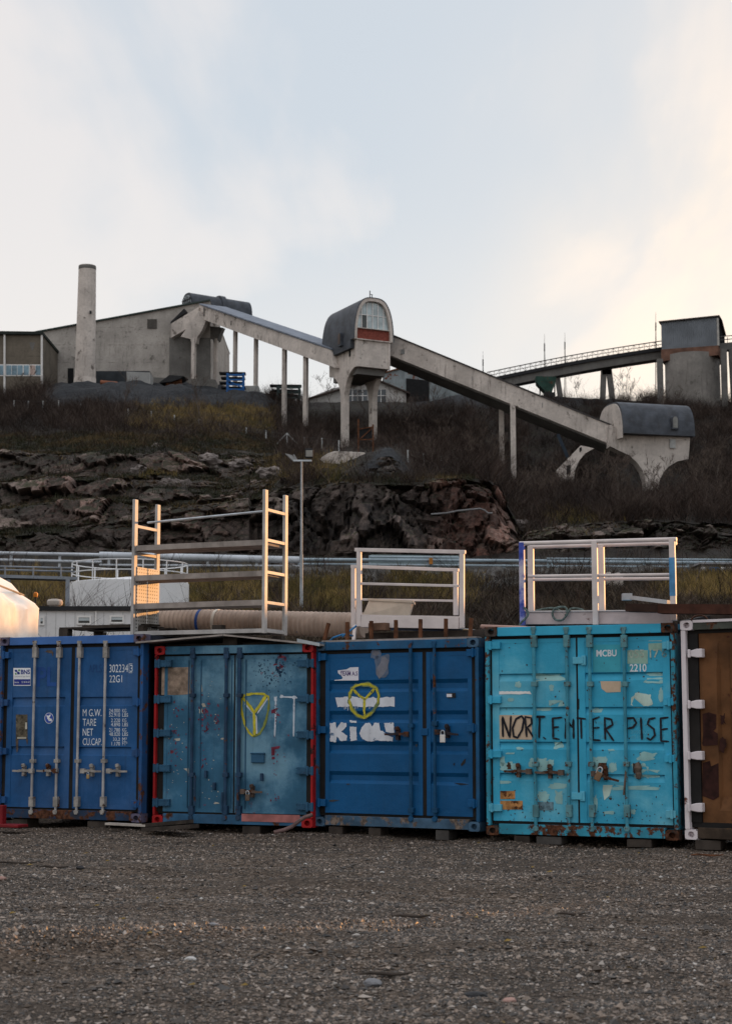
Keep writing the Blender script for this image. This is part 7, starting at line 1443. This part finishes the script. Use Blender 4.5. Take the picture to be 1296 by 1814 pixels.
# ---- yard of the works: containers, racks, odds and ends on the slag heap
def small_box(name, label, cat, pts, Y, dep, mat, ribs=0):
    t = thing(name, label, cat, P(pts[0][0], max(p[1] for p in pts), Y), 0); b = MB(); prismpx(b, pts, Y, dep); b.build('shell', mat, t)
    if ribs:
        x0, x1 = min(p[0] for p in pts), max(p[0] for p in pts); y0, y1 = min(p[1] for p in pts), max(p[1] for p in pts); b = MB()
        for i in range(ribs): x = lerp(x0, x1, (i + 0.5) / ribs); w = (x1 - x0) / ribs * 0.25; prismpx(b, [(x - w, y0 + 1), (x + w, y0 + 1), (x + w, y1), (x - w, y1)], Y - 0.08, 0.075)
        b.build('ribs', mat, t)
    return t
mwc = M('white_sheet', (0.40, 0.40, 0.39), 0.7, 0, 0.12, 0.8, dirt=0.3)
small_box('small_container', 'small white corrugated container in front of the concrete hall', 'container', [(224, 658), (266, 660), (266, 686), (224, 686)], 198, 3, mwc, 16)
small_box('small_container', 'pale corrugated container right of the blue rack on the slag heap', 'container', [(430, 683), (458, 683), (458, 706), (430, 706)], 195, 3, mwc, 12)
b = MB(); a, c = P(178, 677, 190.5), P(208, 680, 190.5); b.tube(a, c, 0.26, n=10); tag(b.build('orange_drum', M('faded_orange', (0.20, 0.075, 0.04), 0.7), None, True), 'faded orange pipe length lying on the slag heap by the chimney', 'pipe')
def canopy():
    Y = 193; t = thing('covered_stack', 'dark sheet roof over a stack of pipes below the hall', 'stack', P(305, 688, Y), 0)
    b = MB(); b.prism([P(281, 678, Y), P(300, 664, Y), P(325, 666, Y), P(318, 671, Y), P(303, 676, Y)], (0.3, 3, 0.2)); b.build('sheet_roof', m_black, t)
    b = MB(); b.beam(P(310, 668, Y + 1), P(310, 692, Y + 1), 0.3, 0.3, (0, 1, 0)); b.build('post', m_conc, t)
    for i in range(4): b = MB(); b.tube(P(293 + i, 684 - i * 3.5, Y + 0.5), P(322, 683 - i * 3.2, Y + 0.5), 0.10, n=8); b.build('pipe', m_rustsolid, t)
canopy()
def rack(px0, px1, py0, py1, Y, mat, label, cat, nlev, name):
    t = thing(name, label, cat, P((px0 + px1) / 2, py1, Y), 0)
    for x in (px0 + 12, px1 - 2):
        b = MB(); b.beam(P(x, py1 + 2, Y), P(x, py0, Y), 0.28, 0.28, (0, 1, 0)); b.build('post', mat, t)
    for i in range(nlev):
        y = lerp(py0 + 2, py1 - 3, i / max(1, nlev - 1))
        b = MB(); b.beam(P(px0 + 12, y + 1, Y - 0.1), P(px1 - 2, y + 1.5, Y - 0.1), 0.2, 0.2); b.build('arm', mat, t)
        b = MB(); b.beam(P(px0 - 2 + (i % 2) * 3, y - 1.5, Y + 0.6), P(px1 + 2 - (i % 3), y - 1.0, Y + 0.6), 1.2, 0.16); b.build('stacked_sheet', m_black, t)
    b = MB(); b.beam(P(px0 + 12, py0 + 12, Y - 0.2), P(px1 - 2, py1 - 12, Y - 0.2), 0.12, 0.12); b.build('brace', mat, t)
rack(391, 433, 661, 700, 190, M('rack_blue', (0.015, 0.10, 0.30), 0.5), 'bright blue storage rack of sheets on the slag heap', 'rack', 5, 'storage_rack')
rack(480, 532, 683, 706, 201, M('rack_green', (0.04, 0.06, 0.06), 0.6), 'low dark rack of pipes seen between the gallery legs', 'rack', 3, 'pipe_rack')
b = MB(); a = P(577, 813, 124); pts = [(565, 813), (580, 803), (592, 799), (643, 801), (654, 806), (640, 812), (622, 822), (600, 827), (578, 824)]
b.prism([P(x, y, 124) for x, y in pts], (0.4, 2.0, 0)); b.prism([P(x, y, 123.7) for x, y in [(618, 800), (624, 800), (628, 818), (622, 822)]], (0, 0.28, 0)); tag(b.build('concrete_abutment', m_conc, None, bev=0.03), 'broken concrete abutment on the brow of the cliff below the tower', 'abutment')
def gate():
    Y = 138; t = thing('steel_gate', 'dark steel gate panel between posts under the tower', 'gate', P(648, 800, Y), 0)
    for x, y0 in ((634.5, 742), (660.5, 752)):
        b = MB(); p = P(x, y0, Y); b.beam(Vector((p.x, Y, hz(806, Y) - 1)), p, 0.12, 0.12, (0, 1, 0)); b.build('post', m_rustsolid, t)
    b = MB(); prismpx(b, [(636.5, 760), (659, 756), (659, 778), (636.5, 780)], Y - 0.05, 0.05); b.build('panel', m_dark, t)
    for a, c in (((636, 760), (660, 756)), ((636, 779), (660, 778)), ((637, 778), (659, 758))): b = MB(); b.beam(P(*a, Y - 0.1), P(*c, Y - 0.1), 0.08, 0.08); b.build('bar', m_rustsolid, t)
gate()
def fences():
    def fence(pts, label, H_=1.9):
        t = thing('mesh_fence', label, 'fence', P(pts[0][0], pts[0][2] if len(pts[0]) > 2 else 720, pts[0][1]), 0, 'mesh fences on the hillside'); tops = []; bots = []
        for px, Y, py in pts:
            tp = P(px, py, Y); g = min(hill_z(tp.x, Y), tp.z - 0.8); b = MB(); b.tube(Vector((tp.x, Y, g - 0.3)), tp, 0.06, n=6); b.build('post', M('fence_grey', (0.42, 0.43, 0.43), 0.6), t); tops.append(tp); bots.append(Vector((tp.x, Y, g)))
        b = MB()
        for i in range(len(tops) - 1):
            for k in (0.03, 0.35, 0.68, 0.98): b.beam(bots[i].lerp(tops[i], k), bots[i + 1].lerp(tops[i + 1], k), 0.012, 0.012)
            n = max(3, int((tops[i + 1] - tops[i]).length / 0.5))
            for k in range(n):
                u = k / n; p, q = bots[i].lerp(bots[i + 1], u), tops[i].lerp(tops[i + 1], u); b.beam(p, q, 0.008, 0.008); u2 = min(1, (k + 1.5) / n); b.beam(p, tops[i].lerp(tops[i + 1], u2), 0.008, 0.008)
        b.build('wire_mesh', M('wire', (0.12, 0.12, 0.12), 0.7), t)
    fence([(25, 164, 709), (50, 164, 710), (76, 164, 710), (104, 163, 709), (143, 162, 714), (183, 160, 719), (227, 158, 724), (268, 156, 728), (309, 155, 735), (352, 154, 742), (390, 153, 750), (436, 152, 757), (471, 151, 762)], 'long mesh fence climbing the slope below the slag heap')
    fence([(471, 150, 764), (508, 149, 768), (539, 148, 774), (570, 148, 776), (600, 148, 780)], 'short mesh fence below the gallery legs by the tower')
    fence([(722, 125, 797), (750, 125, 803), (781, 125, 808), (850, 126, 818)], 'low wire fence with thin posts right of the black heap', 1.4)
    Y = 148; t = thing('fence_strut', 'pair of slanting struts bracing a fence post below the gallery', 'strut', P(508, 795, Y), 0)
    for x in (481, 537): b = MB(); b.tube(P(508, 767, Y - 0.1), P(x, 797, Y - 0.1), 0.05, n=6); b.build('strut', M('fence_grey', (0.3, 0.3, 0.3)), t)
fences()
b = MB(); g = [(763, 911), (790, 909), (810, 905), (830, 903), (850, 901), (858, 904), (864, 909), (872, 909)]; b.path([P(x, y, 104.0 + (0.0 if x < 850 else 0.1)) for x, y in g], 0.055, 8); tag(b.build('flexible_pipe', M('dull_hose', (0.16, 0.16, 0.165), 0.7), None, True), 'pale flexible pipe draped across the red rock', 'pipe')
# ---- boulders on the cliff
rr = random.Random(12); mbd = M('boulder_rock', (0.17, 0.145, 0.135), 0.9, 0, 0.45, 0.9, dirt=0.5, bump=0.8, bs_=3)
for i, (px, py, Y, r, lb) in enumerate(((283, 796, 130.5, 0.75, 'pale pointed boulder on top of the left rocks'), (240, 838, 124, 0.9, 'rounded boulder in the middle of the left rocks'), (310, 862, 119, 1.1, 'broad boulder above the metal shelving'), (425, 812, 126, 0.7, 'grey boulder beside the grassy slope'), (372, 810, 127.5, 0.9, 'boulder half sunk in moss at the brow of the left rocks'), (480, 838, 118, 0.8, 'lone boulder to the left of the floodlight mast'), (925, 920, 111, 0.5, 'small pale boulder right of the red rock'), (720, 1000, 96, 0.35, 'pale stone on the scree under the red rock'), (512, 1000, 96.5, 0.5, 'grey stone beside the floodlight mast'), (498, 997, 97.5, 0.6, 'brown boulder at the foot of the cliff'))):
    bm = bmesh.new(); bmesh.ops.create_icosphere(bm, subdivisions=4, radius=1.0)
    for v in bm.verts:
        p = v.co * 1.4 + Vector((i * 7.0, 0, 0)); f, pts = noise.voronoi(p); v.co *= 0.75 + 0.35 * noise.cell(pts[0] * 5) + 0.16 * noise.noise(p * 2) + 0.05 * noise.noise(p * 6); v.co.z *= 0.75; v.co.x *= 1.25
    me = bpy.data.meshes.new('boulder'); bm.to_mesh(me); bm.free(); me.materials.append(mbd); o = bpy.data.objects.new('boulder', me); COL.objects.link(o); p = P(px, py, Y); o.location = (p.x, p.y, min(p.z, hill_z(p.x, p.y) + 0.3)); o.scale = (r, r, r); tag(o, lb, 'boulder', 'boulders on the slope')

# ---- bare trees and bushes
def tree_proto(seed, H_, spread, twig=1.0, up=0.35):
    r_ = random.Random(seed); tb = MB(True); cb = MB(True)
    def grow(mb, p, d, ln, r, lev, maxl):
        n = 3; pts = [p]; rs = [r]
        for i in range(n):
            d = (d + Vector((r_.gauss(0, 0.13), r_.gauss(0, 0.13), r_.gauss(0.03, 0.06)))).normalized(); p = p + d * (ln / n); pts.append(p); rs.append(r * (1 - 0.6 * (i + 1) / n))
        mb.path(pts, rs, 5 if lev == 0 else 3)
        if lev < maxl:
            for k in range(r_.choice((3, 4, 4, 5)) if lev < 2 else r_.choice((2, 3, 4))):
                i = r_.randint(1, n); q = pts[i]; a = r_.uniform(0, 6.28); side = Vector((math.cos(a), math.sin(a), 0)); nd = (d * r_.uniform(0.6, 1.1) + side * r_.uniform(0.5, 1.0) * spread + Vector((0, 0, up))).normalized()
                grow(cb, q, nd, ln * r_.uniform(0.45, 0.7), max(0.010 * twig, rs[i] * 0.6), lev + 1, maxl)
    grow(tb, Vector((0, 0, -0.2)), Vector((r_.uniform(-.1, .1), 0, 1)).normalized(), H_ * 0.55, H_ * 0.011, 0, 4)
    return tb, cb
mbark = M('bare_bark', (0.055, 0.042, 0.034), 0.9, 0, 0.3, 3); mtwig = M('bare_twigs', (0.085, 0.064, 0.052), 0.9, 0, 0.3, 2); mbirch = M('birch_bark', (0.16, 0.14, 0.125), 0.8, 0, 0.4, 4)
GEN = 'leafless thin tree standing in the brush on the dark hillside'
protos = []
for i, (s, h, sp) in enumerate(((1, 5.0, 0.9), (2, 4.2, 1.1), (3, 5.6, 0.75), (4, 3.2, 1.2))):
    t = thing('bare_tree', GEN, 'tree', (0, 0, 0), 0, 'bare trees on the hillside'); tb, cb = tree_proto(s, h, sp, 1.6); tb.build('trunk', mbark if i != 2 else mbirch, t); cb.build('crown', mtwig, t); protos.append(t)
spots = [(0, 1128, 206, 1.0, 'bare tree against the sky left of the silo, over the lower house'), (1, 1100, 207, 0.75, 'small bare tree against the sky behind the lower house roof'), (0, 1030, 209, 0.7, 'low bare tree against the sky between the bridge legs'), (2, 1178, 200, 0.8, 'slender pale tree at the foot of the silo'), (3, 1210, 204, 1.0, 'bare bush at the base of the silo wall'),
         (1, 620, 196, 0.95, 'bare tree in front of the workshop, left of the tower leg'), (0, 588, 197, 0.9, 'bare tree between gallery leg and tower'), (1, 640, 198, 0.8, 'bare tree just behind the tower legs'), (3, 700, 197, 1.1, 'bare bush in front of the workshop gable'), (2, 691, 188, 0.7, 'thin pale tree on the slope right of the tower'), (0, 770, 196, 0.9, 'bare tree beneath the right gallery'),
         (1, 1160, 160, 0.85, 'bare tree in front of the concrete pier'), (2, 1100, 161, 0.7, 'thin yellowish tree under the curved arch of the pier'), (0, 1190, 160, 0.75, 'bare tree right of the concrete pier'), (3, 30, 172, 1.3, 'dense bare bush in front of the pebble dashed building'), (3, 60, 171, 1.0, 'bare bush beside the drainpipe of the pebble dashed building'), (2, 210, 165, 0.75, 'thin bare sapling in front of the slag heap'), (2, 350, 160, 0.85, 'thin pale sapling by the fence below the gallery')]
gen = [(1, 945, 158, .8), (0, 985, 150, .75), (1, 1020, 145, .8), (3, 1060, 150, 1.1), (2, 1045, 140, .6), (0, 1120, 148, .7), (1, 1230, 146, .8), (2, 1270, 150, .8), (3, 1250, 165, 1.2), (0, 1285, 170, .8), (3, 960, 135, .9), (1, 880, 150, .7), (3, 830, 148, 1.1), (0, 800, 165, .7), (1, 760, 150, .6), (3, 735, 170, 1.0), (3, 570, 165, .8), (1, 930, 172, .7), (0, 860, 178, .8), (2, 1075, 175, .7), (3, 1180, 132, .9), (1, 1100, 128, .55)]
for i in range(34):
    x_ = rr.uniform(720, 1290); gen.append((rr.randrange(4), x_, rr.uniform(122, 172) if not 1060 < x_ < 1240 else rr.uniform(118, 142), rr.uniform(0.45, 0.85)))
used = set()
for k, px, Y, s, lb in spots + [(a, b_, c, d, GEN) for a, b_, c, d in gen]:
    p = on_hill(px, Y); a = rr.uniform(0, 6.28)
    if k not in used: used.add(k); o = protos[k]; o.location = p; o.rotation_euler = (0, 0, a); o.scale = (s,) * 3; o['label'] = lb
    else: dup(protos[k], p, a, lb, s)
